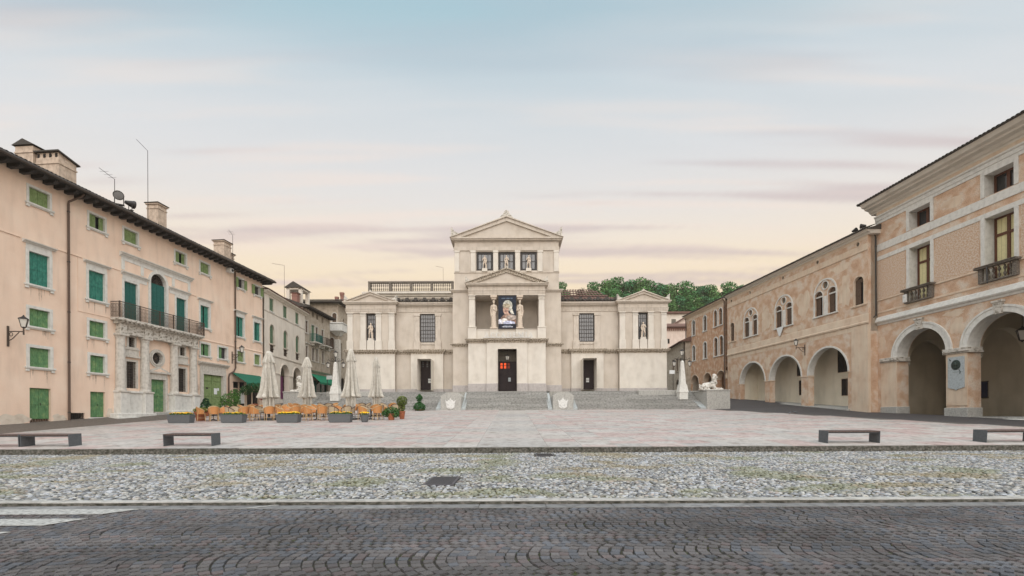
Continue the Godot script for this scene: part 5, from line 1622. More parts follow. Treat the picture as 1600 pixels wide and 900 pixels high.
	mb.box(2.1, 4.4, 17.9, 18.15, -3.4, -1.4)
	var tu := put(f, "roof_turret", mb, M.cream)
	mb = MB.new()
	mb.hexa([Vector3(1.9, 18.15, -3.6), Vector3(4.6, 18.15, -3.6), Vector3(4.6, 18.15, -1.2), Vector3(1.9, 18.15, -1.2), Vector3(1.9, 18.9, -2.45), Vector3(4.6, 18.9, -2.45), Vector3(4.6, 18.9, -2.35), Vector3(1.9, 18.9, -2.35)])
	put(tu, "turret_roof", mb, M.tile_dark)
	chimney(f, 1.1, 1.8, -2.2, -1.5, 15.7, 17.2, M.brick_red)
	antenna("tall antenna with many rods on the old grey house beyond the cream house", f.transform * Vector3(2.0, 16.4, -3.6), 4.6, 1.5, 7, 0.2)
	var aw := thing("shop_awning", "bright green awning on the old grey house beside the white sign", "awning", f.transform * Vector3(4.4, 5.5, 0), f.rotation.y, "green awnings")
	mb = MB.new()
	mb.hexa([Vector3(-3.0, 0.25, 1.3), Vector3(2.6, 0.25, 1.3), Vector3(2.6, 0.23, 1.32), Vector3(-3.0, 0.23, 1.32), Vector3(-3.0, 1.35, 0.0), Vector3(2.6, 1.35, 0.0), Vector3(2.6, 1.38, 0.02), Vector3(-3.0, 1.38, 0.02)])
	put(aw, "cloth", mb, M.awning_bright)
	mb = MB.new()
	mb.box(-3.0, 2.6, 0.0, 0.24, 1.31, 1.32)
	put(aw, "valance", mb, M.awning_bright)
	# stone corner house with a corner balcony
	var t := thing("corner_house", "brown stone corner house with a white corner balcony and wide dark eaves", "building", Vector3(-30.85, 3.6, -68.0), 0.0)
	wins = []
	for w in [[4.0, 4.66, 11.8, 13.2, 0.33], [3.6, 4.25, 7.75, 9.5, 0.32], [1.6, 2.3, 7.75, 9.5, 0.35], [1.6, 2.3, 3.6, 5.6, 0.35]]: wins.append([w, {"frame": 0.10, "sill": 0.06, "shutter": M.brown_wood, "stone": M.stone}])
	holes = []
	for w in wins: holes.append(w[0])
	mb = MB.new()
	mb.wall(-2.0, 4.9, -0.5, 14.7, holes, 0.25)
	put(t, "wall", mb, M.old_grey)
	for w in wins: window(t, w[0], w[1])
	mb = MB.new()
	mb.t = Transform3D(Basis(Vector3(0, 1, 0), PI / 2), Vector3(4.9, 0, 0))
	var sh := [[1.9, 2.5, 10.8, 12.7, 0], [4.9, 5.5, 10.6, 12.5, 0], [1.0, 1.6, 6.4, 8.9, 0.3], [3.2, 3.8, 6.3, 8.8, 0.3], [0.8, 2.6, -0.5, 3.6, 0.9]]
	mb.wall(0.0, 9.0, -0.5, 14.7, sh, 0.3)
	put(t, "side_wall", mb, M.old_grey)
	for h in sh:
		var m2 := MB.new()
		m2.t = mb.t
		m2.fill(h, -0.2)
		put(t, "opening", m2, M.room_dark)
	mb = MB.new()
	mb.box(-2.0, 4.58, -0.5, 14.68, -9.0, -0.27)
	put(t, "rear_wall", mb, M.old_grey)
	mb = MB.new()
	mb.taper(4.6, 5.2, -0.3, 0.25, 9.75, 3.95, 5.6, -0.9, 0.75, 10.35)
	mb.cbox(3.7, 5.85, 10.35, 11.45, -1.1, 0.95, 0.04)
	mb.cbox(3.6, 5.95, 11.45, 11.6, -1.2, 1.05, 0.03)
	put(t, "corner_balcony", mb, M.white_stone)
	mb = MB.new()
	mb.cbox(4.45, 5.2, -0.5, 9.2, -0.3, 0.3, 0.05)
	put(t, "corner_pier", mb, M.stone)
	mb = MB.new()
	mb.box(-2.8, 5.9, 14.62, 14.82, -9.5, 1.0)
	tile_row(mb, -2.8, 5.9, 14.86, 1.05, 0.33, 0.8, 0.09)
	var rf := put(t, "roof", mb, M.tile_dark)
	mb = MB.new()
	mb.hexa([Vector3(-2.8, 14.83, -9.4), Vector3(5.85, 14.83, -9.4), Vector3(5.85, 14.83, 0.9), Vector3(-2.8, 14.83, 0.9), Vector3(-2.0, 16.2, -5.5), Vector3(2.2, 16.2, -5.5), Vector3(2.0, 16.2, -5.0), Vector3(-2.0, 16.2, -5.0)])
	put(rf, "roof_slope", mb, M.tile)
	for c in [[3.95, 0.27, 16.1], [4.75, 0.30, 16.75]]:
		mb = MB.new()
		mb.lathe([Vector2(c[1], 14.5), Vector2(c[1] * 0.85, c[2] - 0.9), Vector2(c[1] * 0.9, c[2] - 0.6), Vector2(c[1] * 1.25, c[2] - 0.2), Vector2(c[1] * 1.25, c[2]), Vector2(0, c[2])], Vector3(c[0], 0, -2.0), 10)
		put(t, "chimney", mb, M.brick_red)
	var sg := thing("white_sign", "small blank white sign board beside the left obelisk", "sign", Vector3(-24.1, 6.2, -60.0))
	mb = MB.new()
	mb.cbox(-0.36, 0.36, 0.0, 0.5, -0.05, 0.05, 0.01)
	put(sg, "board", mb, M.paper)
	mb = MB.new()
	mb.tube([Vector3(-0.3, -2.6, -0.08), Vector3(-0.3, 0.4, -0.08)], 0.04, -1, 6)
	put(sg, "post", mb, M.iron)

# ---------------------------------------------------------------- the tall palace on the right
func baluster_mesh() -> ArrayMesh:
	var mb := MB.new()
	mb.lathe([Vector2(0.07, 0), Vector2(0.07, 0.05), Vector2(0.04, 0.08), Vector2(0.085, 0.22), Vector2(0.075, 0.30), Vector2(0.035, 0.38), Vector2(0.03, 0.42), Vector2(0.035, 0.46), Vector2(0.075, 0.54), Vector2(0.085, 0.62), Vector2(0.04, 0.76), Vector2(0.07, 0.79), Vector2(0.07, 0.84)], Vector3.ZERO, 8)
	return mb.mesh()

func build_right_palace() -> void:
	var f := front("orange_palace", "tall weathered orange palace with white bands, brown windows and a deep arcade", "building", 30.75, 38.23, -0.0563, true)
	var U0 := 0.0; var U1 := 19.0
	var bays := [3.80, 9.15, 14.50]
	var holes := []
	var smalls := []; var talls := []; var arcs := []
	for i in 3:
		var c: float = bays[i]
		smalls.append([c - 0.84, c + 0.84, 15.56, 17.0, 0])
		talls.append([c - 0.84, c + 0.84, 9.98, 14.16, 0])
		arcs.append([c - 1.95, c + 1.95, 0.2, 7.82, 1.95, 0.95])
	holes.append_array(smalls); holes.append_array(talls); holes.append_array(arcs)
	var mb := MB.new()
	mb.wall(U0, U1, 0.2, 18.4, holes, 0.75)
	mb.quad(Vector3(U0, 0.2, -1.0), Vector3(U0, 0.2, 0), Vector3(U0, 18.4, 0), Vector3(U0, 18.4, -1.0))
	put(f, "wall", mb, M.orange)
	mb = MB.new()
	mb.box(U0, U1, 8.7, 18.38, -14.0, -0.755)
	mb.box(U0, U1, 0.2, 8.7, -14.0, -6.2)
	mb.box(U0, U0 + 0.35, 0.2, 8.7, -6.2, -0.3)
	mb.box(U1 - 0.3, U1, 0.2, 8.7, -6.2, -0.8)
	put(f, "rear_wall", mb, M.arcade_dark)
	patches(f, [[0.5, 7.2, 0.3, 0.6], [1.2, 8.3, 0.5, 0.2], [6.55, 7.4, 0.5, 0.6], [6.3, 8.4, 0.7, 0.22], [11.9, 7.4, 0.45, 0.7], [6.2, 16.2, 0.7, 0.35], [1.5, 16.4, 0.5, 0.3]], M.pale_plaster)
	mb = MB.new()
	mb.box(U0, U1, 0.0, 1.12, -6.2, -0.1)
	put(f, "arcade_floor", mb, M.grey_stone)
	mb = MB.new()
	mb.cbox(6.9, 19.0, 0.3, 0.98, -0.9, 0.28, 0.03)
	put(f, "arcade_step", mb, M.white_stone)
	# inner cross arches of the arcade, on piers
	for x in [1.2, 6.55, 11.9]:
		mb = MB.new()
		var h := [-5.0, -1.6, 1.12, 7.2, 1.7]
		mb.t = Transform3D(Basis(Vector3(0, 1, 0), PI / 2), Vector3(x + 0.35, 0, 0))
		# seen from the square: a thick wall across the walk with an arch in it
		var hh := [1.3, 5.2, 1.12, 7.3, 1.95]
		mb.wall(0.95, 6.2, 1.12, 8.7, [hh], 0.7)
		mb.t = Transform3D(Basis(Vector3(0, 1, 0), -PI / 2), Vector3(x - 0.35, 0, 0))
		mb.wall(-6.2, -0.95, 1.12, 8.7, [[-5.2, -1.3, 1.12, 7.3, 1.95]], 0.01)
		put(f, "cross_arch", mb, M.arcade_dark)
		mb = MB.new()
		for z in [-6.1, -1.25]: mb.cbox(x - 0.42, x + 0.42, 5.2, 5.5, z - 0.1, z + 0.25, 0.02)
		put(f, "impost_block", mb, M.stone_dirty)
	# arcade: archivolts, keystones, piers, imposts
	for a in arcs:
		mb = MB.new()
		var h := [a[0] + 0.005, a[1] - 0.005, 0.3, a[3] - 0.005, a[4] - 0.005]
		mb.band(h, 0.46, -0.9, 0.07, true, 5.9)
		mb.band([h[0] - 0.34, h[1] + 0.34, 0.3, h[3] + 0.34, h[4] + 0.34], 0.13, 0.0, 0.11, true, 5.9)
		put(f, "archivolt", mb, M.white_stone)
		mb = MB.new()
		var c: float = (a[0] + a[1]) / 2
		mb.hexa([Vector3(c - 0.2, a[3] - 0.1, -0.1), Vector3(c + 0.2, a[3] - 0.1, -0.1), Vector3(c + 0.2, a[3] - 0.1, 0.16), Vector3(c - 0.2, a[3] - 0.1, 0.16), Vector3(c - 0.27, a[3] + 0.62, -0.1), Vector3(c + 0.27, a[3] + 0.62, -0.1), Vector3(c + 0.27, a[3] + 0.62, 0.2), Vector3(c - 0.27, a[3] + 0.62, 0.2)])
		mb.cbox(c - 0.33, c + 0.33, a[3] + 0.62, a[3] + 0.76, -0.1, 0.26, 0.02)
		put(f, "keystone", mb, M.stone_dirty)
	var piers := [[0.42, arcs[0][0]], [arcs[0][1], arcs[1][0]], [arcs[1][1], arcs[2][0]], [arcs[2][1], 18.8]]
	for i in 4:
		var p = piers[i]
		mb = MB.new()
		var l: float = p[0] - (0.12 if i > 0 else 0.0); var r: float = p[1] + 0.12
		mb.cbox(l - 0.06, r + 0.06, 5.52, 5.62, -0.98, 0.12, 0.015)
		mb.cbox(l, r, 5.62, 5.90, -1.0, 0.22, 0.03)
		put(f, "impost", mb, M.stone_dirty)
		mb = MB.new()
		mb.box(p[0] + (0.02 if i > 0 else 0.0), p[1] - 0.02, 1.9, 5.52, -0.5, 0.05)
		put(f, "pier", mb, M.pale_plaster)
		mb = MB.new()
		mb.cbox(p[0] - (0.08 if i > 0 else 0.0), p[1] + 0.08, 0.3, 1.92 - 0.05 * p[0] * 0.6, -1.0, 0.14, 0.03)
		put(f, "pier_base", mb, M.grey_stone)
	# the big string course over the arcade
	mb = MB.new()
	mb.run(U0 - 0.1, U1, [Vector2(0, 8.72), Vector2(0.06, 8.74), Vector2(0.10, 8.86), Vector2(0.22, 8.94), Vector2(0.26, 9.02), Vector2(0.12, 9.34), Vector2(0.03, 9.42), Vector2(0, 9.42)])
	put(f, "string_course", mb, M.white_stone)
	mb = MB.new()
	mb.run(U0, U1, [Vector2(0, 9.72), Vector2(0.04, 9.74), Vector2(0.04, 9.86), Vector2(0, 9.88)])
	mb.run(U0, U1, [Vector2(0, 10.76), Vector2(0.07, 10.78), Vector2(0.07, 10.86), Vector2(0, 10.9)])
	put(f, "sill_course", mb, M.pale_plaster)
	mb = MB.new()
	mb.box(U0, U1, 14.92, 15.50, 0.0, 0.05)
	mb.box(U0, U1, 14.16, 14.48, 0.0, 0.045)
	put(f, "white_band", mb, M.white_stone)
	mb = MB.new()
	mb.box(U0, U1, 17.905, 18.2, 0.0, 0.02)
	put(f, "frieze", mb, M.pale_plaster)
	# plaster panels between the windows
	for b in [[0.0, 2.6], [4.98, 7.95], [10.33, 13.3], [15.7, 19.0]]:
		mb = MB.new()
		mb.box(b[0], b[1], 10.91, 14.155, -0.01, 0.012)
		put(f, "plaster_panel", mb, M.worn_panel)
	for i in 3:
		var s = smalls[i]; var t = talls[i]
		var w := window(f, s, {"frame": 0.24, "proud": 0.05, "sill": 0.0, "depth": 0.72, "casement": M.red_wood, "glass": M.glass_dark})
		w = window(f, [t[0], t[1], t[2] + 0.005, t[3] - 0.002, 0], {"frame": 0.24, "proud": 0.048, "sill": 0.0, "depth": 0.72, "casement": M.red_wood, "transom": 0.72, "glass": M.glass_sky})
		mb = MB.new()
		var n := 11
		for k in n:
			var x := lerpf(t[0] + 0.12, t[1] - 0.12, (k + 0.5) / n)
			mb.box(x - 0.06, x + 0.06, t[2] + 0.05, t[3] - 0.1, -0.689, -0.684 + 0.012 * (k % 2))
		var cur := put(w, "curtain", mb, M.curtain)
		# balustrade before the tall window
		var b := put(f, "balustrade", balustrade_frame(t), M.stone_dark)
		var bm := baluster_mesh()
		for k in 5: put(b, "baluster", bm, M.stone_dark, Vector3(lerpf(t[0] + 0.2, t[1] - 0.2, k / 4.0), 9.99, 0.02))
	# cornice, eaves and roof edge
	mb = MB.new()
	mb.run(U0 - 0.05, U1, [Vector2(0, 17.22), Vector2(0.05, 17.22), Vector2(0.06, 17.44), Vector2(0.10, 17.46), Vector2(0.12, 17.70), Vector2(0.20, 17.76), Vector2(0.22, 17.86), Vector2(0, 17.9)])
	put(f, "moulding", mb, M.white_stone)
	mb = MB.new()
	mb.run(U0 - 0.5, U1, [Vector2(-0.2, 18.2), Vector2(0.03, 18.2), Vector2(0.08, 18.3), Vector2(0.20, 18.36), Vector2(0.30, 18.52), Vector2(0.62, 18.60), Vector2(0.66, 18.72), Vector2(0.9, 18.80), Vector2(1.0, 18.98), Vector2(1.06, 19.06), Vector2(-0.2, 19.06)])
	mb.box(U0 - 0.5, U0, 18.2, 19.06, -3.0, -0.2)
	put(f, "cornice", mb, M.theatre_light)
	mb = MB.new()
	tile_row(mb, U0 - 0.7, U1, 19.12, 1.2, 0.36, 1.2, 0.11)
	mb.box(U0 - 0.7, U1, 19.06, 19.11, -0.3, 1.14)
	mb.hexa([Vector3(U0 - 0.6, 19.07, -14), Vector3(U1, 19.07, -14), Vector3(U1, 19.07, 1.1), Vector3(U0 - 0.6, 19.07, 1.1), Vector3(U0 - 0.6, 21.6, -6.9), Vector3(U1, 21.6, -6.9), Vector3(U1, 21.6, -6.8), Vector3(U0 - 0.6, 21.6, -6.8)])
	put(f, "roof", mb, M.tile_dark)
	pipe("drainpipe", "dark drainpipe in the corner between the two orange buildings on the right", [Vector3(-0.02, 16.6, 0.35), Vector3(0.05, 16.2, 0.16), Vector3(0.05, 9.6, 0.16), Vector3(-0.02, 9.35, 0.5), Vector3(-0.22, 8.9, 0.62), Vector3(-0.22, 8.5, 0.62), Vector3(-0.22, 1.5, 0.62)], 0.075, f, M.iron)
	# things in and on the arcade
	var pq := thing("memorial_plaque", "pale blue-grey memorial plaque with a dark bronze oval medallion on the pier", "plaque", f.transform * Vector3(6.5, 2.95, 0.05), f.rotation.y)
	mb = MB.new()
	mb.prism(PackedVector2Array([Vector2(-0.55, 0.22), Vector2(-0.3, 0.12), Vector2(-0.12, 0.1), Vector2(0, 0.0), Vector2(0.12, 0.1), Vector2(0.3, 0.12), Vector2(0.55, 0.22), Vector2(0.55, 2.35), Vector2(-0.55, 2.35)]), 0.0, 0.06)
	put(pq, "slab", mb, M.plaque)
	mb = MB.new()
	mb.ball(Vector3(0, 1.78, 0.06), Vector3(0.33, 0.36, 0.05), 18, 8)
	var med := put(pq, "medallion", mb, M.bronze)
	var head := blob([[Vector3(0.0, 1.85, 0.11), Vector3(0.02, 1.78, 0.11), 0.10, 0.09], [Vector3(0.09, 1.80, 0.11), Vector3(0.06, 1.80, 0.11), 0.03, 0.03], [Vector3(0.0, 1.7, 0.1), Vector3(-0.03, 1.58, 0.09), 0.06, 0.09]], 0.012, 0.03)
	put(med, "relief_head", head, M.bronze)
	mb = MB.new()
	mb.tube([Vector3(0.2, 1.45, 0.07), Vector3(0.32, 1.3, 0.08), Vector3(0.28, 1.15, 0.07)], 0.02, -1, 5)
	mb.tube([Vector3(-0.34, 2.1, 0.07), Vector3(-0.42, 2.2, 0.08)], 0.03, -1, 5)
	mb.box(-0.2, 0.45, 1.27, 1.285, 0.06, 0.066)
	put(pq, "ornament", mb, M.bronze)
	var nb := thing("notice_board", "dark blue notice board on the back wall inside the first deep arch", "notice board", f.transform * Vector3(2.3, 2.6, -6.15), f.rotation.y)
	mb = MB.new()
	mb.cbox(-1.0, 0.9, 0.0, 1.2, 0.0, 0.08, 0.01)
	put(nb, "board", mb, M.board_blue)
	mb = MB.new()
	mb.cbox(-1.06, 0.96, -0.06, 0.0, 0.0, 0.1, 0.01); mb.cbox(-1.06, 0.96, 1.2, 1.26, 0.0, 0.1, 0.01)
	put(nb, "frame", mb, M.iron)
	var lt := thing("arcade_lantern", "black iron lantern hanging in the large right arch", "lantern", f.transform * Vector3(8.3, 6.0, -2.6), f.rotation.y)
	lantern(lt, Vector3.ZERO, 1.15)
	mb = MB.new()
	mb.tube([Vector3(0, 1.1, 0), Vector3(0, 2.7, 0)], 0.02, -1, 5)
	put(lt, "rod", mb, M.iron)
	mb = MB.new()
	mb.box(7.2, 8.0, 1.12, 4.0, -6.19, -6.1)
	put(f, "inner_door", mb, M.dark_door)
	var tm := thing("ticket_machine", "grey-green ticket machine standing in the large right arch", "machine", f.transform * Vector3(9.3, 1.12, -4.6), f.rotation.y)
	mb = MB.new()
	mb.cbox(-0.4, 0.4, 0.0, 1.25, -0.3, 0.3, 0.03)
	put(tm, "cabinet", mb, M.planter_grey)
	mb = MB.new()
	mb.cbox(-0.22, 0.2, 0.7, 1.1, 0.3, 0.32, 0.01)
	put(tm, "screen", mb, M.plaque)
	var bx := thing("wall_box", "small dark box on the back wall of the large right arch", "box", f.transform * Vector3(9.0, 2.9, -6.19), f.rotation.y)
	mb = MB.new()
	mb.cbox(-0.25, 0.25, 0, 0.45, 0, 0.14, 0.02)
	put(bx, "case", mb, M.room_dark)
	for i in 2:
		var sp := thing("small_spotlight", ["white floodlight clipped to the first stone balustrade", "dark flag bracket fixed to the second stone balustrade"][i], ["floodlight", "flag bracket"][i], f.transform * Vector3([3.05, 8.75][i], 10.2, 0.42), f.rotation.y)
		mb = MB.new()
		if i == 0: mb.cbox(-0.14, 0.14, -0.25, 0.35, 0.0, 0.14, 0.02)
		else: mb.tube([Vector3(0, 0.6, 0), Vector3(0.1, 0.1, 0.1), Vector3(0.3, -0.5, 0.3)], 0.05, 0.035, 8)
		put(sp, "body", mb, M.white_paint if i == 0 else M.iron)
		mb = MB.new()
		mb.tube([Vector3(0, 0.2, 0.02), Vector3(0, 0.2, -0.2)], 0.025, -1, 6)
		put(sp, "bracket", mb, M.iron)

func balustrade_frame(t: Array) -> MB:
	var mb := MB.new()
	mb.cbox(t[0] - 0.42, t[1] + 0.42, 10.83, 10.93, -0.1, 0.40, 0.02)
	mb.cbox(t[0] - 0.36, t[1] + 0.36, 10.93, 10.985, -0.1, 0.46, 0.015)
	mb.box(t[0] - 0.26, t[0] - 0.02, 9.9, 10.83, 0.0, 0.22)
	mb.box(t[1] + 0.02, t[1] + 0.26, 9.9, 10.83, 0.0, 0.22)
	mb.box(t[0] - 0.02, t[1] + 0.02, 9.9, 10.0, 0.0, 0.22)
	return mb

# two-light window under one round arch, with an oculus
func bifora(f: Node3D, c: float, half: float, y0: float, y1: float, big: bool) -> void:
	var mb := MB.new()
	var lw := half * 0.36
	var g := half * 0.22
	var l := [c - g - lw * 2.0, c - g, y0, y0 + (2.36 if big else y1 - y0), lw]
	var r := [c + g, c + g + lw * 2.0, y0, l[3], lw]
	var w: MeshInstance3D
	if big:
		var o := [c - half, c + half, y0, y1, half]
		mb.band([o[0] + 0.14, o[1] - 0.14, y0, y1 - 0.14, half - 0.14], 0.14, 0.0, 0.07)
		mb.cbox(c - half - 0.1, c + half + 0.1, y0 - 0.12, y0, 0.0, 0.12, 0.015)
		mb.cbox(c - g * 0.55, c + g * 0.55, y0, y0 + 1.75, -0.12, 0.05, 0.03)
		mb.band([c - 0.34, c + 0.34, 13.12, 13.8, -1], 0.09, 0.0, 0.06, false)
		for h in [l, r]:
			mb.band([h[0], h[1], h[2], h[3], h[4]], 0.07, 0.0, 0.04)
			mb.box(h[0], h[1], h[3] - h[4] - 0.06, h[3] - h[4] + 0.06, -0.2, -0.08)
		w = put(f, "twin_window", mb, M.white_stone)
	else:
		for h in [l, r]: mb.band([h[0], h[1], h[2], h[3], h[4]], 0.16, 0.0, 0.05)
		mb.cbox(l[0] - 0.2, r[1] + 0.2, y0 - 0.12, y0, 0.0, 0.12, 0.015)
		w = put(f, "twin_window", mb, M.white_stone)
	for h in [l, r]:
		mb = MB.new()
		mb.fill(h, -0.24)
		put(w, "pane", mb, M.glass_dark)
		leaf(w, M.brown_wood, h[0] + 0.02, h[0] + lw * 1.15, y0 + 0.03, h[3] - lw - 0.08, -0.16, 2)
		mb = MB.new()
		mb.prism(PackedVector2Array(MB.outline([h[0] + 0.02, h[1] - 0.02, h[3] - lw + 0.06, h[3] - 0.02, lw - 0.08])), -0.2, -0.15)
		put(w, "fanlight", mb, M.brown_wood)
	if big:
		mb = MB.new()
		mb.fill([c - 0.33, c + 0.33, 13.13, 13.79, -1], -0.12)
		put(w, "oculus", mb, M.room_mid)

func twin_holes(c: float, half: float, y0: float, y1: float, big: bool) -> Array:
	var lw := half * 0.36
	var g := half * 0.22
	var top := y0 + (2.36 if big else y1 - y0)
	return [[c - g - lw * 2.0, c - g, y0, top, lw], [c + g, c + g + lw * 2.0, y0, top, lw]]

func build_right_arcade() -> void:
	var f := front("orange_arcade_house", "long weathered orange building with twin arched windows above three wide arches", "building", 29.89, 38.1, -0.0817, true)
	var U0 := -21.25; var U1 := 0.0
	var holes := []
	var bif := [[-16.22, 1.43], [-10.40, 1.43], [-4.63, 1.43]]
	for b in bif:
		holes.append_array(twin_holes(b[0], b[1], 10.70, 14.09, true))
		holes.append([b[0] - 0.33, b[0] + 0.33, 13.13, 13.79, -1, 0.12])
	var singles := [[-20.62, -19.66, 10.70, 13.08, 0.48], [-1.40, -0.40, 10.68, 13.12, 0.5]]
	holes.append_array(singles)
	var ocs := [-20.3, -16.35, -10.5, -5.6, -0.98]
	for x in ocs: holes.append([x - 0.19, x + 0.19, 15.72, 16.1, -1, 0.1])
	var arcs := [[-18.45, -13.62, 1.0, 7.50, 2.40, 0.6], [-12.72, -7.85, 1.0, 7.52, 2.43, 0.6], [-6.87, -2.07, 1.0, 7.55, 2.40, 0.6]]
	holes.append_array(arcs)
	var mb := MB.new()
	mb.wall(U0, U1, 1.0, 16.45, holes, 0.26)
	mb.quad(Vector3(U1, 1.0, 0), Vector3(U1, 1.0, -1.2), Vector3(U1, 16.45, -1.2), Vector3(U1, 16.45, 0))
	put(f, "wall", mb, M.orange)
	mb = MB.new()
	mb.box(U0, U1, 8.3, 16.43, -12.0, -0.27)
	mb.box(U0, U1 - 1.9, 1.0, 8.3, -12.0, -2.3)
	mb.box(U0, U0 + 2.7, 1.0, 8.3, -2.3, -0.02)
	mb.box(U1 - 1.95, U1 - 0.01, 1.0, 8.3, -12.0, -0.01)
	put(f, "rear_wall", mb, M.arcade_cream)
	# openings in the back wall of the arcade walk
	for h in [[-5.9, -4.3, 5.35, 7.6], [-5.45, -4.7, 3.1, 4.7], [-11.5, -9.9, 5.5, 7.6], [-11.2, -10.3, 3.4, 5.0], [-17.2, -15.6, 5.6, 7.6], [-17.0, -16.1, 3.9, 5.4]]:
		mb = MB.new()
		mb.box(h[0], h[1], h[2], h[3], -2.35, -2.285)
		put(f, "arcade_window", mb, M.glass_dark)
		mb = MB.new()
		mb.band([h[0], h[1], h[2], h[3], 0], 0.05, -2.3, -2.26, false)
		put(f, "arcade_window_frame", mb, M.pale_plaster)
	mb = MB.new()
	mb.hexa([Vector3(U0, 0.8, -2.35), Vector3(U1 - 1.9, 0.8, -2.35), Vector3(U1 - 1.9, 0.8, 0.25), Vector3(U0, 0.8, 0.25), Vector3(U0, 3.35, -2.35), Vector3(U1 - 1.9, 1.85, -2.35), Vector3(U1 - 1.9, 1.75, 0.25), Vector3(U0, 3.3, 0.25)])
	put(f, "arcade_floor", mb, M.grey_stone)
	patches(f, [[-19.6, 6.6, 0.7, 1.0], [-13.2, 7.2, 0.55, 0.7], [-7.4, 6.6, 0.3, 0.9], [-18.8, 12.6, 0.6, 1.0], [-13.3, 12.0, 1.0, 1.2], [-7.5, 12.4, 0.9, 1.3], [-2.4, 12.2, 0.6, 1.4], [-2.8, 14.5, 1.1, 0.35], [-9.0, 10.1, 1.6, 0.28], [-15.5, 10.1, 1.3, 0.25], [-13.1, 3.4, 0.3, 0.5], [-7.3, 3.1, 0.33, 0.6]], M.pale_plaster)
	for b in bif: bifora(f, b[0], b[1], 10.70, 14.09, true)
	for s in singles:
		var w := window(f, s, {"frame": 0.05, "sill": 0.06, "sill_ext": 0.25, "stone": M.pale_plaster})
		leaf(w, M.brown_wood, s[0] + 0.02, s[0] + 0.55, s[2] + 0.02, s[3] - 0.52, -0.14, 3)
		leaf(w, M.brown_wood, s[0] + 0.02, s[1] - 0.02, s[3] - 0.5, s[3] - 0.2, -0.15, 1, "fanlight")
	for x in ocs:
		mb = MB.new()
		mb.band([x - 0.185, x + 0.185, 15.725, 16.095, -1], 0.06, -0.08, 0.03, false)
		var o := put(f, "oculus", mb, M.pale_plaster)
		mb = MB.new()
		mb.fill([x - 0.185, x + 0.185, 15.725, 16.095, -1], -0.09)
		put(o, "pane", mb, M.room_mid)
	for a in arcs:
		mb = MB.new()
		mb.band([a[0] + 0.004, a[1] - 0.004, 1.1, a[3] - 0.004, a[4] - 0.004], 0.16, -0.58, 0.05, true, a[3] - a[4])
		put(f, "archivolt", mb, M.white_stone)
	for p in [[-18.9, -18.45], [-13.62, -12.72], [-7.85, -6.87], [-2.07, -1.6]]:
		mb = MB.new()
		mb.cbox(p[0] - 0.05, p[1] + 0.05, 5.02, 5.12, -0.62, 0.05, 0.012)
		put(f, "impost", mb, M.pale_plaster)
	# lower wall by the corner stands a little proud
	mb = MB.new()
	mb.box(-1.65, 0.03, 1.0, 8.9, -0.2, 0.05)
	put(f, "corner_buttress", mb, M.pale_plaster)
	mb = MB.new()
	mb.run(U0, U1 + 0.1, [Vector2(0, 8.94), Vector2(0.10, 8.95), Vector2(0.12, 9.08), Vector2(0.05, 9.16), Vector2(0.015, 9.75), Vector2(0, 9.8)])
	mb.box(U0, -1.6, 8.5, 8.93, 0.0, 0.012)
	put(f, "string_course", mb, M.pale_plaster)
	mb = MB.new()
	mb.run(U0, U1 + 0.02, [Vector2(0, 15.12), Vector2(0.06, 15.14), Vector2(0.06, 15.24), Vector2(0, 15.28)])
	mb.box(U0, U1 - 0.01, 15.28, 15.71, 0.0, 0.008); mb.box(U0, U1 - 0.01, 16.11, 16.4, 0.0, 0.008)
	put(f, "frieze", mb, M.pale_plaster)
	mb = MB.new()
	mb.run(U0, U1 + 0.35, [Vector2(-0.2, 16.38), Vector2(0.05, 16.38), Vector2(0.10, 16.48), Vector2(0.28, 16.56), Vector2(0.34, 16.68), Vector2(0.46, 16.72), Vector2(-0.2, 16.72)])
	mb.box(U1, U1 + 0.35, 16.38, 16.72, -1.4, -0.2)
	put(f, "cornice", mb, M.theatre_light)
	mb = MB.new()
	tile_row(mb, U0, U1 + 0.45, 16.77, 0.6, 0.34, 1.0, 0.09)
	mb.box(U0, U1 + 0.45, 16.72, 16.765, -0.3, 0.55)
	mb.hexa([Vector3(U0, 16.73, -12), Vector3(U1 + 0.4, 16.73, -12), Vector3(U1 + 0.4, 16.73, 0.5), Vector3(U0, 16.73, 0.5), Vector3(U0, 18.7, -6.0), Vector3(U1 + 0.4, 18.7, -6.0), Vector3(U1 + 0.4, 18.7, -5.9), Vector3(U0, 18.7, -5.9)])
	put(f, "roof", mb, M.tile_dark)
	wall_lamp("iron bracket lamp on the orange wall between two wide arches", f, -7.3, 7.75, 0.95, 0.8)
	floodlight("round dark floodlight on the right roof beside the tall orange palace", f.transform * Vector3(-0.35, 16.85, 0.1), f.rotation.y - 1.0, -0.2, 0.9)
	floodlight("dark floodlight turned away, second on the right roof near the tall palace", f.transform * Vector3(-1.2, 16.85, 0.1), f.rotation.y + 1.8, -0.1, 0.85)
	var cl := thing("white_cloth", "small white cloth hanging from the sill of the middle twin window", "cloth", f.transform * Vector3(-10.9, 10.7, 0.13), f.rotation.y)
	mb = MB.new()
	mb.hexa([Vector3(-0.1, -0.95, 0.0), Vector3(0.12, -0.9, 0.0), Vector3(0.12, -0.9, 0.02), Vector3(-0.1, -0.95, 0.02), Vector3(-0.5, 0.0, 0.0), Vector3(0.65, 0.02, 0.0), Vector3(0.65, 0.02, 0.03), Vector3(-0.5, 0.0, 0.03)])
	put(cl, "cloth", mb, M.paper)
	var hp := thing("hoop_stand", "small metal hoop at the foot of the wall in the third wide arch", "hoop", f.transform * Vector3(-2.55, 1.9, -1.2), f.rotation.y)
	mb = MB.new()
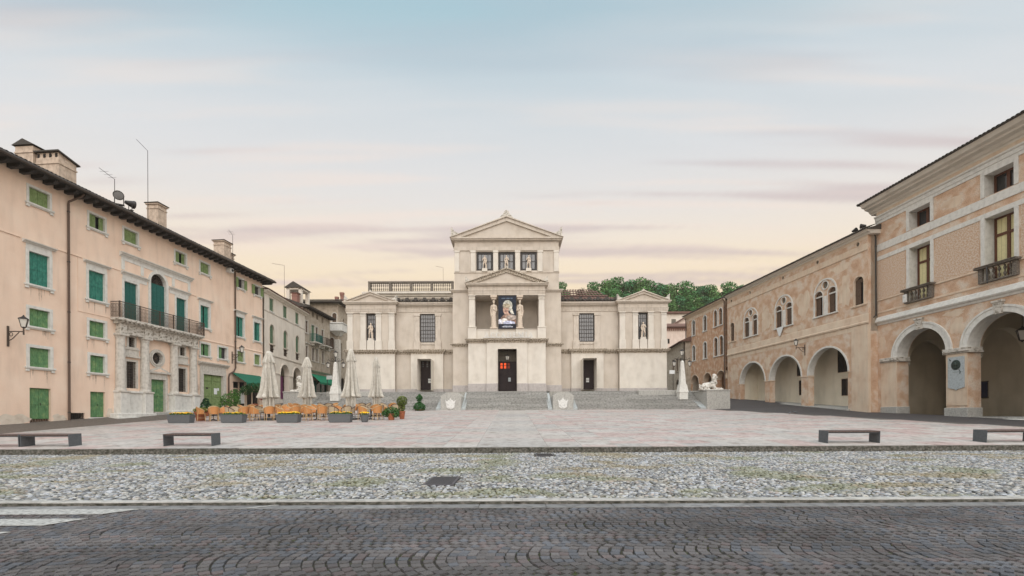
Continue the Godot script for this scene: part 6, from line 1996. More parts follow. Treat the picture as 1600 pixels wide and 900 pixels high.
	mb.tube([Vector3(-0.25, 0, 0), Vector3(-0.25, 0.5, 0), Vector3(-0.12, 0.65, 0), Vector3(0.12, 0.65, 0), Vector3(0.25, 0.5, 0), Vector3(0.25, 0, 0)], 0.04, -1, 6)
	put(hp, "hoop", mb, M.plaque)
	# the next house beyond the pipe
	f = front("orange_corner_house", "dark orange corner house with pairs of small arched windows behind the sphinx", "building", 28.12, 59.77, -0.0676, true)
	holes = []
	var tw := [[-1.83, 1.15, 13.38, 15.60], [-1.72, 1.25, 9.32, 11.84]]
	for t in tw: holes.append_array(twin_holes(t[0], t[1], t[2], t[3], false))
	var sg := [[-9.42, -8.5, 13.32, 15.6, 0.46], [-5.95, -5.0, 13.36, 15.55, 0.47], [-9.38, -8.48, 9.5, 11.75, 0.45], [-5.92, -4.98, 9.4, 11.74, 0.47]]
	holes.append_array(sg)
	var ga := [[-9.9, -7.4, 3.6, 7.27, 1.25, 0.8], [-6.05, -3.6, 3.6, 7.25, 1.22, 0.8], [-2.4, 0.1 - 0.15, 3.6, 7.23, 1.17, 0.8]]
	holes.append_array(ga)
	mb = MB.new()
	mb.wall(-11.3, 0.03, 3.0, 16.4, holes, 0.26)
	mb.quad(Vector3(-11.3, 3.0, -9), Vector3(-11.3, 3.0, 0), Vector3(-11.3, 16.4, 0), Vector3(-11.3, 16.4, -9))
	put(f, "wall", mb, M.orange_dark)
	mb = MB.new()
	mb.box(-11.28, 0.03, 7.6, 16.38, -9, -0.27)
	mb.box(-11.28, 0.03, 3.0, 7.6, -9, -3.0)
	mb.box(-11.28, 0.03, 2.0, 4.0, -3.0, 0.1)
	put(f, "rear_wall", mb, M.orange_dark)
	for g in ga:
		mb = MB.new()
		mb.band([g[0] + 0.004, g[1] - 0.004, g[2], g[3] - 0.004, g[4] - 0.004], 0.12, -0.7, 0.03, true, g[3] - g[4])
		put(f, "archivolt", mb, M.pale_plaster)
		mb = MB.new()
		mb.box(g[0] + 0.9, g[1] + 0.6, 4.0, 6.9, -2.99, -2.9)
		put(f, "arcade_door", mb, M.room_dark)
	for t in tw: bifora(f, t[0], t[1], t[2], t[3], false)
	for s in sg:
		var w := window(f, s, {"frame": 0.14, "sill": 0.06, "sill_ext": 0.1})
		leaf(w, M.brown_wood, s[0] + 0.02, s[0] + 0.5, s[2] + 0.02, s[3] - 0.5, -0.14, 2)
	mb = MB.new()
	mb.run(-11.5, 0.0, [Vector2(0, 16.2), Vector2(0.08, 16.22), Vector2(0.2, 16.4), Vector2(0.42, 16.5), Vector2(0.45, 16.62), Vector2(0, 16.62)])
	mb.box(-11.3, 0.0, 15.75, 16.2, 0.0, 0.01)
	put(f, "cornice", mb, M.pale_plaster)
	mb = MB.new()
	tile_row(mb, -11.7, 0.0, 16.68, 0.6, 0.34, 1.0, 0.09)
	mb.hexa([Vector3(-11.7, 16.63, -9), Vector3(0, 16.63, -9), Vector3(0, 16.63, 0.5), Vector3(-11.7, 16.63, 0.5), Vector3(-9.0, 18.2, -4.6), Vector3(0, 18.2, -4.6), Vector3(0, 18.2, -4.5), Vector3(-9.0, 18.2, -4.5)])
	put(f, "roof", mb, M.tile_dark)
	pipe("drainpipe", "brown drainpipe beside the first wide arch, behind the sphinx plinth", [Vector3(0.0, 16.6, 0.4), Vector3(0.02, 16.2, 0.16), Vector3(0.02, 3.6, 0.16)], 0.08, f, M.copper_pipe)
	pipe("drainpipe", "brown drainpipe on the far corner of the dark orange house", [Vector3(-11.25, 16.3, 0.3), Vector3(-11.25, 16.0, 0.14), Vector3(-11.25, 4.0, 0.14)], 0.08, f, M.copper_pipe)

# ---------------------------------------------------------------- houses glimpsed behind
func build_far_houses() -> void:
	# low dark house right of the theatre, facing left
	var f := front("dark_house", "low dark old house in the shade between the theatre and the orange houses", "building", 26.5, 71.0, 0.10, true)
	var hs := [[-3.2, -1.9, 8.3, 10.4, 0], [-5.6, -4.4, 8.6, 10.5, 0], [-0.9, 0.2, 8.1, 10.2, 0], [-3.4, -1.2, 3.5, 7.0, 1.1]]
	var mb := MB.new()
	mb.wall(-14, 1.2, 3.0, 12.6, hs, 0.25)
	put(f, "wall", mb, M.old_grey)
	mb = MB.new()
	mb.box(-14, 1.2, 3.0, 12.58, -6, -0.26)
	put(f, "rear_wall", mb, M.old_grey)
	for h in hs:
		if h[4] == 0: window(f, h, {"frame": 0.1, "sill": 0.05, "shutter": M.brown_wood, "stone": M.old_grey})
		else:
			mb = MB.new()
			mb.fill(h, -0.2)
			put(f, "door", mb, M.room_dark)
	mb = MB.new()
	mb.hexa([Vector3(-14, 12.58, -6.4), Vector3(1.5, 12.58, -6.4), Vector3(1.5, 12.58, 0.7), Vector3(-14, 12.58, 0.7), Vector3(-14, 14.2, -3.1), Vector3(1.5, 14.2, -3.1), Vector3(1.5, 14.2, -3.0), Vector3(-14, 14.2, -3.0)])
	put(f, "roof", mb, M.tile)
	# pink house with a red tiled cornice
	var t := thing("pink_house", "pale pink house with a red tile cornice beside the theatre's right end", "building", Vector3(30.5, 5.0, -95.0))
	mb = MB.new()
	mb.box(-4.5, 9.0, -2.0, 14.3, -8, 0)
	put(t, "wall", mb, M.pink_house)
	mb = MB.new()
	for i in 30: mb.box(-4.4 + i * 0.45, -4.2 + i * 0.45, 13.9, 14.3, 0.0, 0.25)
	mb.box(-4.6, 9.1, 14.3, 14.5, -8.2, 0.35)
	put(t, "cornice", mb, M.brick_red)
	mb = MB.new()
	mb.hexa([Vector3(-4.8, 14.5, -8.4), Vector3(9.2, 14.5, -8.4), Vector3(9.2, 14.5, 0.6), Vector3(-4.8, 14.5, 0.6), Vector3(-4.8, 16.2, -4.1), Vector3(9.2, 16.2, -4.1), Vector3(9.2, 16.2, -4.0), Vector3(-4.8, 16.2, -4.0)])
	tile_row(mb, -4.8, 9.2, 14.55, 0.65, 0.36, 1.5, 0.13)
	put(t, "roof", mb, M.tile)
	var hw := [[1.8, 2.5, 11.2, 12.2, 0]]
	for h in hw:
		mb = MB.new()
		mb.box(h[0], h[1], h[2], h[3], 0.0, 0.02)
		put(t, "window", mb, M.room_dark)
	t = thing("gabled_house", "white gabled house end above the pink house's roof", "building", Vector3(39.5, 6.0, -104.0))
	mb = MB.new()
	mb.prism(PackedVector2Array([Vector2(-3.6, -2), Vector2(3.4, -2), Vector2(3.4, 15.3), Vector2(0.4, 17.6), Vector2(-3.6, 15.0)]), -9, 0)
	put(t, "wall", mb, M.pink_house)
	mb = MB.new()
	mb.hexa([Vector3(-4.1, 14.85, -9.3), Vector3(-4.0, 15.05, -9.3), Vector3(-4.0, 15.05, 0.5), Vector3(-4.1, 14.85, 0.5), Vector3(0.4, 17.65, -9.3), Vector3(0.4, 17.9, -9.3), Vector3(0.4, 17.9, 0.5), Vector3(0.4, 17.65, 0.5)])
	mb.hexa([Vector3(4.0, 14.9, -9.3), Vector3(4.1, 15.1, -9.3), Vector3(4.1, 15.1, 0.5), Vector3(4.0, 14.9, 0.5), Vector3(0.4, 17.65, -9.3), Vector3(0.41, 17.9, -9.3), Vector3(0.41, 17.9, 0.5), Vector3(0.4, 17.65, 0.5)])
	put(t, "roof", mb, M.tile)
	mb = MB.new()
	mb.box(-0.9, 0.3, 13.8, 15.6, 0.0, 0.03)
	put(t, "window", mb, M.room_mid)
	for q in [["pale_house", "pale cream flat-topped house against the trees right of the theatre", Vector3(39.6, 8.0, -112.0), 4.2, 18.2], ["pale_house", "wide pale house with a thin dark roof line just under the trees", Vector3(47.0, 8.0, -116.0), 7.6, 17.2]]:
		t = thing(q[0], q[1], "building", q[2])
		mb = MB.new()
		mb.box(-q[3], q[3], -4, q[4], -9, 0)
		put(t, "wall", mb, M.cream)
		mb = MB.new()
		mb.box(-q[3] - 0.4, q[3] + 0.4, q[4], q[4] + 0.5, -9.4, 0.5)
		put(t, "roof", mb, M.tile)
		for i in 3:
			mb = MB.new()
			mb.box(-q[3] * 0.6 + i * q[3] * 0.55, -q[3] * 0.6 + i * q[3] * 0.55 + 1.1, q[4] - 3.0, q[4] - 1.3, 0.0, 0.02)
			put(t, "window", mb, M.room_mid)
	antenna("tall antenna rising from the pale house before the trees", Vector3(38.6, 26.5, -108.0), 5.5, 1.6, 6, 0.4)
	# building with a roof balustrade behind the left wing
	t = thing("balustrade_house", "pale building with a long stone balustrade on its roof behind the theatre's left wing", "building", Vector3(-15.5, 4.0, -78.0))
	mb = MB.new()
	mb.box(-8.5, 9.0, 0.0, 17.3, -10, 0)
	mb.moulding(-8.5, 9.0, -10, 0, 17.0, [[0.35, 0.25], [0.35, 0.6], [0.35, 0.9], [0.3, 1.3]])
	put(t, "wall", mb, M.theatre_light)
	mb = MB.new()
	mb.box(-9.0, 5.6, 18.35, 18.65, -0.3, 0.4)
	mb.box(-9.0, 5.6, 20.1, 20.35, -0.3, 0.4)
	for i in 5: mb.cbox(-9.0 + i * 3.55, -8.6 + i * 3.55, 18.65, 20.1, -0.25, 0.35, 0.02)
	var bl := put(t, "balustrade", mb, M.stone_dark)
	var bm := baluster_mesh()
	for i in 44:
		var o := put(bl, "baluster", bm, M.stone_dark)
		o.transform = Transform3D(Basis().scaled(Vector3(1.3, 1.73, 1.3)), Vector3(-8.75 + i * 0.325, 18.65, 0.05))
	antenna("tv antenna on the balustraded roof left of the theatre's tower block", Vector3(-12.0, 24.0, -80.0), 3.4, 1.4, 6, 0.3)

# ---------------------------------------------------------------- statues
func nude(flip: float) -> ArrayMesh:   # 1.70 m, weight on one leg, one arm bent across
	var s := flip
	var V := func(x: float, y: float, z: float) -> Vector3: return Vector3(x * s, y, z)
	return blob([
		[V.call(0.03, 1.60, 0.03), V.call(0.03, 1.53, 0.05), 0.092, 0.075], [V.call(0.02, 1.46, 0.0), V.call(0.02, 1.40, 0.0), 0.055, 0.06],
		[V.call(0.0, 1.30, 0.0), V.call(0.0, 1.12, 0.02), 0.155, 0.125], [V.call(-0.13, 1.34, 0.0), V.call(0.14, 1.33, 0.0), 0.075, 0.075],
		[V.call(0.0, 1.12, 0.02), V.call(0.02, 0.94, 0.0), 0.12, 0.155], [V.call(-0.07, 0.92, 0.0), V.call(0.10, 0.94, 0.0), 0.12, 0.12],
		[V.call(0.10, 0.90, 0.0), V.call(0.12, 0.50, 0.02), 0.105, 0.068], [V.call(0.12, 0.50, 0.02), V.call(0.12, 0.10, -0.02), 0.066, 0.042], [V.call(0.12, 0.05, -0.02), V.call(0.14, 0.03, 0.14), 0.045, 0.035],
		[V.call(-0.08, 0.88, 0.0), V.call(-0.13, 0.50, 0.10), 0.10, 0.066], [V.call(-0.13, 0.50, 0.10), V.call(-0.16, 0.11, -0.04), 0.064, 0.04], [V.call(-0.16, 0.05, -0.04), V.call(-0.19, 0.03, 0.11), 0.042, 0.034],
		[V.call(0.19, 1.34, 0.0), V.call(0.25, 1.06, -0.02), 0.056, 0.046], [V.call(0.25, 1.06, -0.02), V.call(0.22, 0.82, 0.07), 0.044, 0.034], [V.call(0.22, 0.80, 0.08), V.call(0.20, 0.70, 0.10), 0.036, 0.026],
		[V.call(-0.18, 1.34, 0.0), V.call(-0.27, 1.10, 0.03), 0.056, 0.046], [V.call(-0.27, 1.10, 0.03), V.call(-0.08, 1.20, 0.17), 0.044, 0.034], [V.call(-0.08, 1.20, 0.17), V.call(-0.0, 1.25, 0.16), 0.034, 0.026],
		[V.call(0.20, 0.0, -0.08), V.call(0.22, 0.62, -0.06), 0.07, 0.05]], 0.026, 0.05)

func robed(flip: float) -> ArrayMesh:   # 3.5 m, a robed woman who carries a block on her head
	var s := flip
	var V := func(x: float, y: float, z: float) -> Vector3: return Vector3(x * s, y, z)
	var b := [
		[V.call(0.0, 3.06, 0.04), V.call(0.0, 2.92, 0.08), 0.17, 0.145], [V.call(0.0, 3.1, -0.03), V.call(0.0, 2.8, -0.1), 0.18, 0.12], [V.call(0.0, 2.78, 0.0), V.call(0.0, 2.62, 0.0), 0.10, 0.11],
		[V.call(-0.22, 2.52, 0.0), V.call(0.22, 2.52, 0.0), 0.14, 0.14], [V.call(0.0, 2.44, 0.02), V.call(0.0, 2.1, 0.04), 0.26, 0.22],
		[V.call(0.0, 2.0, 0.0), V.call(0.0, 1.1, 0.02), 0.27, 0.30], [V.call(0.0, 1.1, 0.02), V.call(0.0, 0.25, 0.02), 0.30, 0.34],
		[V.call(0.13, 1.7, 0.08), V.call(0.18, 0.9, 0.22), 0.16, 0.12], [V.call(0.18, 0.9, 0.22), V.call(0.17, 0.15, 0.12), 0.12, 0.12],
		[V.call(-0.34, 2.5, 0.0), V.call(-0.40, 2.0, 0.05), 0.11, 0.10], [V.call(-0.40, 2.0, 0.05), V.call(-0.05, 2.1, 0.30), 0.09, 0.07], [V.call(-0.05, 2.1, 0.30), V.call(0.06, 2.16, 0.28), 0.07, 0.05],
		[V.call(0.34, 2.5, 0.0), V.call(0.42, 1.95, 0.0), 0.11, 0.09], [V.call(0.42, 1.95, 0.0), V.call(0.38, 1.5, 0.14), 0.09, 0.065], [V.call(0.38, 1.48, 0.15), V.call(0.36, 1.32, 0.16), 0.07, 0.045],
		[V.call(-0.3, 1.75, 0.12), V.call(0.2, 1.45, 0.26), 0.07, 0.07]]
	for k in 7:
		var a := -1.3 + k * 0.43
		b.append([V.call(sin(a) * 0.26, 1.5, cos(a) * 0.24), V.call(sin(a) * 0.36, 0.08, cos(a) * 0.33), 0.045, 0.06])
	return blob(b, 0.045, 0.07)

func sphinx_mesh() -> ArrayMesh:   # lying, head raised, looks along +x and a little to the front; 2.0 m long, 1.65 m tall
	return blob([
		[Vector3(-0.55, 0.42, 0.0), Vector3(0.10, 0.50, 0.0), 0.34, 0.32], [Vector3(0.05, 0.50, 0.0), Vector3(0.32, 0.72, 0.02), 0.33, 0.30], [Vector3(0.30, 0.72, 0.02), Vector3(0.36, 0.98, 0.04), 0.27, 0.20],
		[Vector3(-0.62, 0.34, 0.24), Vector3(-0.30, 0.30, 0.34), 0.27, 0.20], [Vector3(-0.62, 0.34, -0.24), Vector3(-0.30, 0.30, -0.34), 0.27, 0.20], [Vector3(-0.5, 0.12, 0.42), Vector3(-0.12, 0.09, 0.44), 0.11, 0.09],
		[Vector3(0.25, 0.45, 0.22), Vector3(0.42, 0.16, 0.24), 0.17, 0.13], [Vector3(0.40, 0.12, 0.24), Vector3(0.98, 0.09, 0.24), 0.12, 0.10], [Vector3(0.98, 0.08, 0.24), Vector3(1.10, 0.07, 0.24), 0.12, 0.08],
		[Vector3(0.25, 0.45, -0.22), Vector3(0.42, 0.16, -0.24), 0.17, 0.13], [Vector3(0.40, 0.12, -0.24), Vector3(0.98, 0.09, -0.24), 0.12, 0.10], [Vector3(0.98, 0.08, -0.24), Vector3(1.10, 0.07, -0.24), 0.12, 0.08],
		[Vector3(0.36, 1.02, 0.04), Vector3(0.40, 1.18, 0.05), 0.13, 0.13], [Vector3(0.42, 1.38, 0.05), Vector3(0.46, 1.27, 0.07), 0.175, 0.14], [Vector3(0.60, 1.31, 0.09), Vector3(0.62, 1.27, 0.09), 0.03, 0.035], [Vector3(0.55, 1.2, 0.08), Vector3(0.56, 1.2, 0.08), 0.07, 0.06],
		[Vector3(0.34, 1.45, 0.05), Vector3(0.24, 1.10, 0.24), 0.15, 0.13], [Vector3(0.34, 1.45, 0.05), Vector3(0.22, 1.10, -0.16), 0.15, 0.13], [Vector3(0.24, 1.10, 0.24), Vector3(0.34, 0.86, 0.26), 0.12, 0.09], [Vector3(0.36, 1.53, 0.05), Vector3(0.28, 1.5, 0.04), 0.11, 0.12],
		[Vector3(-0.85, 0.35, 0.1), Vector3(-1.02, 0.55, 0.25), 0.07, 0.07], [Vector3(-1.02, 0.55, 0.25), Vector3(-1.0, 0.20, 0.38), 0.08, 0.06], [Vector3(-1.0, 0.2, 0.38), Vector3(-0.78, 0.12, 0.45), 0.07, 0.07],
		[Vector3(0.45, 0.62, 0.14), Vector3(0.46, 0.62, 0.14), 0.12, 0.10], [Vector3(0.45, 0.62, -0.14), Vector3(0.46, 0.62, -0.14), 0.12, 0.10]], 0.035, 0.06)

# ---------------------------------------------------------------- the theatre
func pediment(t: Node3D, cx: float, half: float, y0: float, rise: float, zf: float, zb: float, th: float, m: Material, mt: Material) -> void:
	var sl := rise / half
	var mb := MB.new()
	mb.prism(PackedVector2Array([Vector2(cx - half + th * 0.6, y0), Vector2(cx + half - th * 0.6, y0), Vector2(cx, y0 + rise - th * 0.4)]), zb, zf - 0.16)
	var p := put(t, "tympanum", mb, mt)
	mb = MB.new()
	for s in [-1.0, 1.0]:
		mb.prism(PackedVector2Array([Vector2(cx + s * half, y0), Vector2(cx + s * (half - th / sl), y0), Vector2(cx, y0 + rise - th), Vector2(cx, y0 + rise)]), zb, zf)
		mb.prism(PackedVector2Array([Vector2(cx + s * (half + 0.12), y0 - 0.02), Vector2(cx + s * half, y0 - 0.02), Vector2(cx, y0 + rise), Vector2(cx, y0 + rise + 0.13)]), zb - 0.1, zf + 0.14)
	put(t, "raking_cornice", mb, m)

func acroterion(t: Node3D, cx: float, y: float, z: float, h: float, kind: int, m: Material) -> void:
	var mb := MB.new()
	if kind == 0:
		mb.prism(PackedVector2Array([Vector2(cx - h * 0.85, y - h * 0.2), Vector2(cx + h * 0.85, y - h * 0.2), Vector2(cx + h * 0.8, y + h * 0.12), Vector2(cx + h * 0.45, y + h * 0.45), Vector2(cx + h * 0.25, y + h * 0.85), Vector2(cx, y + h), Vector2(cx - h * 0.25, y + h * 0.85), Vector2(cx - h * 0.45, y + h * 0.45), Vector2(cx - h * 0.8, y + h * 0.12)]), z - 0.3, z)
	else:
		var s := float(kind)
		mb.prism(PackedVector2Array([Vector2(cx, y - h * 0.3), Vector2(cx, y + h), Vector2(cx - s * h * 0.22, y + h * 0.8), Vector2(cx - s * h * 0.45, y + h * 0.4), Vector2(cx - s * h * 1.1, y + h * 0.12), Vector2(cx - s * h * 1.1, y - h * 0.1)]), z - 0.5, z)
	put(t, "acroterion", mb, m)

func mesh_window(t: Node3D, x0: float, x1: float, y0: float, y1: float, z: float, nx: int, ny: int, border: float) -> void:
	var mb := MB.new()
	mb.band([x0 + border, x1 - border, y0 + border, y1 - border, 0], border, z - 0.1, z, false)
	var w := put(t, "window", mb, M.iron)
	for i in nx:
		for j in ny:
			var a := lerpf(x0 + border, x1 - border, float(i) / nx); var b := lerpf(x0 + border, x1 - border, float(i + 1) / nx)
			var c := lerpf(y0 + border, y1 - border, float(j) / ny); var d := lerpf(y0 + border, y1 - border, float(j + 1) / ny)
			var m2 := MB.new()
			m2.box(a + 0.025, b - 0.025, c + 0.025, d - 0.025, z - 0.09, z - 0.06)
			put(w, "pane", m2, M.glass_sky)
	put(w, "glazing_bars", bars(x0 + border, x1 - border, y0 + border, y1 - border, z - 0.045, nx, ny, 0.03), M.iron)

func bars(x0: float, x1: float, y0: float, y1: float, z: float, nx: int, ny: int, r: float) -> MB:
	var mb := MB.new()
	for i in range(1, nx):
		var x := lerpf(x0, x1, float(i) / nx)
		mb.box(x - r, x + r, y0, y1, z - 0.045, z + 0.015)
	for j in range(1, ny):
		var y := lerpf(y0, y1, float(j) / ny)
		mb.box(x0, x1, y - r, y + r, z - 0.04, z + 0.022)
	return mb

func build_theatre() -> void:
	var t := thing("theatre", "pale classical theatre with a pedimented middle block, side wings and an upper loggia", "building", Vector3(-0.52, 0, -50.8))
	var W: Material = M.theatre; var Lt: Material = M.theatre_light; var TR: Material = M.theatre_trim; var MO: Material = M.mossy_trim; var PL: Material = M.theatre_plinth
	# ---- middle block
	var mb := MB.new()
	var wins := [[-3.40, -1.52, 17.56, 19.67, 0], [-0.94, 0.94, 17.56, 19.67, 0], [1.52, 3.40, 17.56, 19.67, 0]]
	mb.wall(-6.05, 6.05, 3.9, 15.12, [[-3.5, 3.5, 9.9, 14.56, 0, 2.0], [-1.1, 1.2, 3.9, 8.8, 0, 1.0]], 0.3)
	mb.wall(-5.83, 5.83, 15.12, 20.9, wins, 0.35, -0.05)
	for s in [-1.0, 1.0]:
		var a := Vector3(s * 6.05, 3.9, 0); var b := Vector3(s * 6.05, 3.9, -13)
		var u := Vector3(0, 11.2, 0)
		if s > 0: mb.quad(a, b, b + u, a + u)
		else: mb.quad(b, a, a + u, b + u)
		a = Vector3(s * 5.83, 15.1, -0.05); b = Vector3(s * 5.83, 15.1, -13); u = Vector3(0, 5.8, 0)
		if s > 0: mb.quad(a, b, b + u, a + u)
		else: mb.quad(b, a, a + u, b + u)
	put(t, "middle_wall", mb, W)
	mb = MB.new()
	mb.quad(Vector3(-3.5, 9.9, -1.995), Vector3(3.5, 9.9, -1.995), Vector3(3.5, 14.56, -1.995), Vector3(-3.5, 14.56, -1.995))
	mb.box(-5.8, 5.8, 15.13, 20.89, -12.9, -0.41)
	mb.box(-6.0, 6.0, 3.9, 15.1, -12.9, -2.0)
	mb.quad(Vector3(-6.05, 15.1, 0), Vector3(6.05, 15.1, 0), Vector3(6.05, 15.1, -0.5), Vector3(-6.05, 15.1, -0.5))
	put(t, "loggia_wall", mb, W)
	mb = MB.new()
	mb.moulding(-6.05, 6.05, -13, 0.0, 15.10, [[0.08, 0.06], [0.12, 0.16], [0.10, 0.26]])
	put(t, "middle_cornice", mb, TR)
	mb = MB.new()
	mb.moulding(-5.83, 5.83, -13, -0.05, 17.30, [[0.10, 0.06]])
	mb.moulding(-5.83, 5.83, -13, -0.05, 19.78, [[0.06, 0.10], [0.36, 0.07]])
	mb.moulding(-5.83, 5.83, -13, -0.05, 20.78, [[0.10, 0.10], [0.14, 0.30], [0.16, 0.42]])
	put(t, "upper_cornice", mb, TR)
	pediment(t, 0, 6.2, 21.17, 2.2, 0.35, -13, 0.42, TR, W)
	acroterion(t, 0, 23.35, 0.3, 0.85, 0, M.stone_dirty)
	acroterion(t, -6.2, 21.5, 0.3, 0.85, -1, M.stone_dirty)
	acroterion(t, 6.2, 21.5, 0.3, 0.85, 1, M.stone_dirty)
	mb = MB.new()
	for s in [-1.0, 1.0]:
		mb.hexa([Vector3(minf(0, s * 6.3), 21.2, -13), Vector3(maxf(0, s * 6.3), 21.2, -13), Vector3(maxf(0, s * 6.3), 21.2, 0.0), Vector3(minf(0, s * 6.3), 21.2, 0.0), Vector3(-0.01, 23.3, -13), Vector3(0.01, 23.3, -13), Vector3(0.01, 23.3, 0.0), Vector3(-0.01, 23.3, 0.0)])
	put(t, "roof", mb, M.tile)
	for x in [-5.55, -3.75, -1.23, 1.23, 3.75, 5.55]:
		mb = MB.new()
		mb.cbox(x - 0.26, x + 0.26, 17.42, 19.56, -0.1, 0.06, 0.012)
		mb.cbox(x - 0.31, x + 0.31, 19.56, 19.77, -0.1, 0.10, 0.012)
		put(t, "upper_pilaster", mb, Lt)
	for w in wins:
		mesh_window(t, w[0] + 0.01, w[1] - 0.01, w[2] + 0.01, w[3] - 0.01, -0.2, 4, 2, 0.22)
		mb = MB.new()
		var c: float = (w[0] + w[1]) / 2
		mb.cbox(c - 0.30, c + 0.30, 17.42, 17.78, -0.2, 0.14, 0.02)
		put(t, "statue_block", mb, Lt)
	# ---- portico: lower block with the door
	mb = MB.new()
	mb.wall(-4.25, 4.25, 3.9, 9.46, [[-2.21, 2.21, 3.9, 9.46, 0, 0.0]], 0.01, 0.9)
	var dh := [-0.98, 1.06, 3.94, 8.59, 0, -0.25]
	mb.wall(-2.21, 2.21, 3.9, 9.46, [dh], 1.4, 1.15)
	for s in [-1.0, 1.0]:
		for q in [[4.25, 0.0, 0.9], [2.21, 0.9, 1.15]]:
			var a := Vector3(s * q[0], 3.9, q[2]); var b := Vector3(s * q[0], 3.9, q[1]); var u := Vector3(0, 5.56, 0)
			if s > 0: mb.quad(a, b, b + u, a + u)
			else: mb.quad(b, a, a + u, b + u)
	put(t, "porch_wall", mb, Lt)
	mb = MB.new()
	mb.box(-4.2, 4.2, 9.4, 9.46, -0.1, 0.88)
	mb.box(-2.2, 2.2, 9.3, 9.45, 0.8, 1.13)
	put(t, "porch_core", mb, Lt)
	mb = MB.new()
	for s in [-1.0, 1.0]:
		var xs := [[2.26, 4.31, 0.96], [1.06 if s > 0 else 0.98, 2.27, 1.21], [4.31, 6.11, 0.06]]
		for q in xs:
			var a := minf(s * q[0], s * q[1]); var b := maxf(s * q[0], s * q[1])
			mb.cbox(a, b, 3.9, 4.85 if q[2] > 0.5 else 4.72, q[2] - 0.5, q[2], 0.03)
	put(t, "plinth", mb, PL)
	mb = MB.new()
	mb.moulding(-4.25, 4.25, 0.0, 0.9, 9.28, [[0.18, 0.04], [0.08, 0.12], [0.12, 0.26], [0.08, 0.34]])
	mb.moulding(-2.21, 2.21, 0.8, 1.15, 9.29, [[0.18, 0.045], [0.08, 0.125], [0.125, 0.27], [0.085, 0.35]])
	put(t, "porch_cornice", mb, MO)
	for s in [-1.0, 1.0]:
		mb = MB.new()
		var a := minf(s * 4.25, s * 6.05); var b := maxf(s * 4.25, s * 6.05)
		mb.moulding(a, b, -0.3, 0.0, 9.02, [[0.16, 0.05], [0.10, 0.14], [0.12, 0.28]])
		put(t, "string_course", mb, MO)
	# door, its dark head and the lit panes
	mb = MB.new()
	mb.box(-0.98, 1.06, 7.4, 8.6, -0.32, -0.24)
	put(t, "door_head", mb, M.room_mid)
	mb = MB.new()
	mb.box(-0.98, 1.06, 3.9, 7.42, -0.34, -0.26)
	var dr := put(t, "main_door", mb, M.dark_door)
	for k in 2:
		mb = MB.new()
		mb.cbox(-0.94 + k * 1.0, 0.02 + k * 1.0, 3.96, 6.45, -0.27, -0.22, 0.01)
		for p in [[4.1, 4.9], [5.0, 5.7], [5.8, 6.35]]: mb.cbox(-0.84 + k * 1.0, -0.08 + k * 1.0, p[0], p[1], -0.22, -0.19, 0.02)
		put(dr, "door_leaf", mb, M.dark_door)
	for k in 4:
		mb = MB.new()
		mb.box(-0.75 + k * 0.40, -0.51 + k * 0.40, 6.62, 7.22, -0.26, -0.235)
		var lm: StandardMaterial3D = M.dark_door.duplicate()
		lm.resource_name = "lit_window"
		if k < 3:
			lm.emission_enabled = true
			lm.emission = Color(1.0, 0.36, 0.14)
			lm.emission_energy_multiplier = [0.42, 0.45, 0.07][k]
		put(dr, "lit_window", mb, lm)
	mb = MB.new()
	for k in 3: mb.box(-0.455 + k * 0.40, -0.405 + k * 0.40, 6.5, 7.36, -0.235, -0.2)
	mb.box(-0.9, 0.98, 6.9, 6.96, -0.232, -0.205)
	put(dr, "glazing_bars", mb, M.dark_door)
	mb = MB.new()
	mb.box(0.12, 0.40, 5.15, 5.58, -0.188, -0.183)
	put(dr, "notice", mb, M.plaque)
	var lt := thing("porch_lantern", "dark lantern hanging in the theatre's main doorway", "lantern", Vector3(-0.48, 7.35, -50.1))
	lantern(lt, Vector3.ZERO, 0.75)
	mb = MB.new()
	mb.tube([Vector3(0, 0.7, 0), Vector3(0, 1.24, 0)], 0.02, -1, 5)
	put(lt, "rod", mb, M.iron)
	# ---- loggia: parapet, columns, entablature, pediment
	mb = MB.new()
	mb.box(-4.2, 4.2, 9.46, 9.78, -1.9, 0.85)
	mb.box(-3.45, 3.45, 9.78, 10.80, 0.30, 0.62)
	mb.cbox(-3.5, 3.5, 10.80, 10.88, 0.26, 0.68, 0.02)
	for s in [-1.43, 1.45]: mb.cbox(s - 0.46, s + 0.46, 9.78, 10.92, 0.2, 0.80, 0.02)
	put(t, "parapet", mb, Lt)
	for s in [-1.0, 1.0]:
		mb = MB.new()
		var x: float = s * 3.83
		mb.cbox(x - 0.46, x + 0.46, 9.78, 11.0, -0.05, 0.95, 0.02)
		mb.cbox(x - 0.50, x + 0.50, 11.0, 11.1, -0.05, 1.0, 0.02)
		mb.taper(x - 0.34, x + 0.34, 0.0, 0.84, 11.1, x - 0.30, x + 0.30, 0.0, 0.80, 14.15)
		mb.cbox(x - 0.36, x + 0.36, 14.15, 14.24, -0.04, 0.86, 0.015)
		for k in 6: mb.cbox(x - 0.33 + k * 0.11, x - 0.26 + k * 0.11, 14.24, 14.50, 0.7, 0.86, 0.01)
		mb.box(x - 0.32, x + 0.32, 14.24, 14.5, 0.0, 0.8)
		mb.cbox(x - 0.40, x + 0.40, 14.5, 14.58, -0.04, 0.92, 0.015)
		put(t, "loggia_column", mb, Lt)
	mb = MB.new()
	mb.moulding(-4.2, 4.2, -0.1, 0.86, 14.58, [[0.22, 0.0], [0.24, 0.03], [0.06, 0.08]])
	mb.moulding(-4.2, 4.2, -0.1, 0.86, 15.10, [[0.45, 0.02], [0.08, 0.12], [0.12, 0.28], [0.10, 0.36]])
	put(t, "loggia_entablature", mb, TR)
	pediment(t, 0, 4.48, 15.86, 1.5, 1.15, -0.1, 0.34, MO, W)
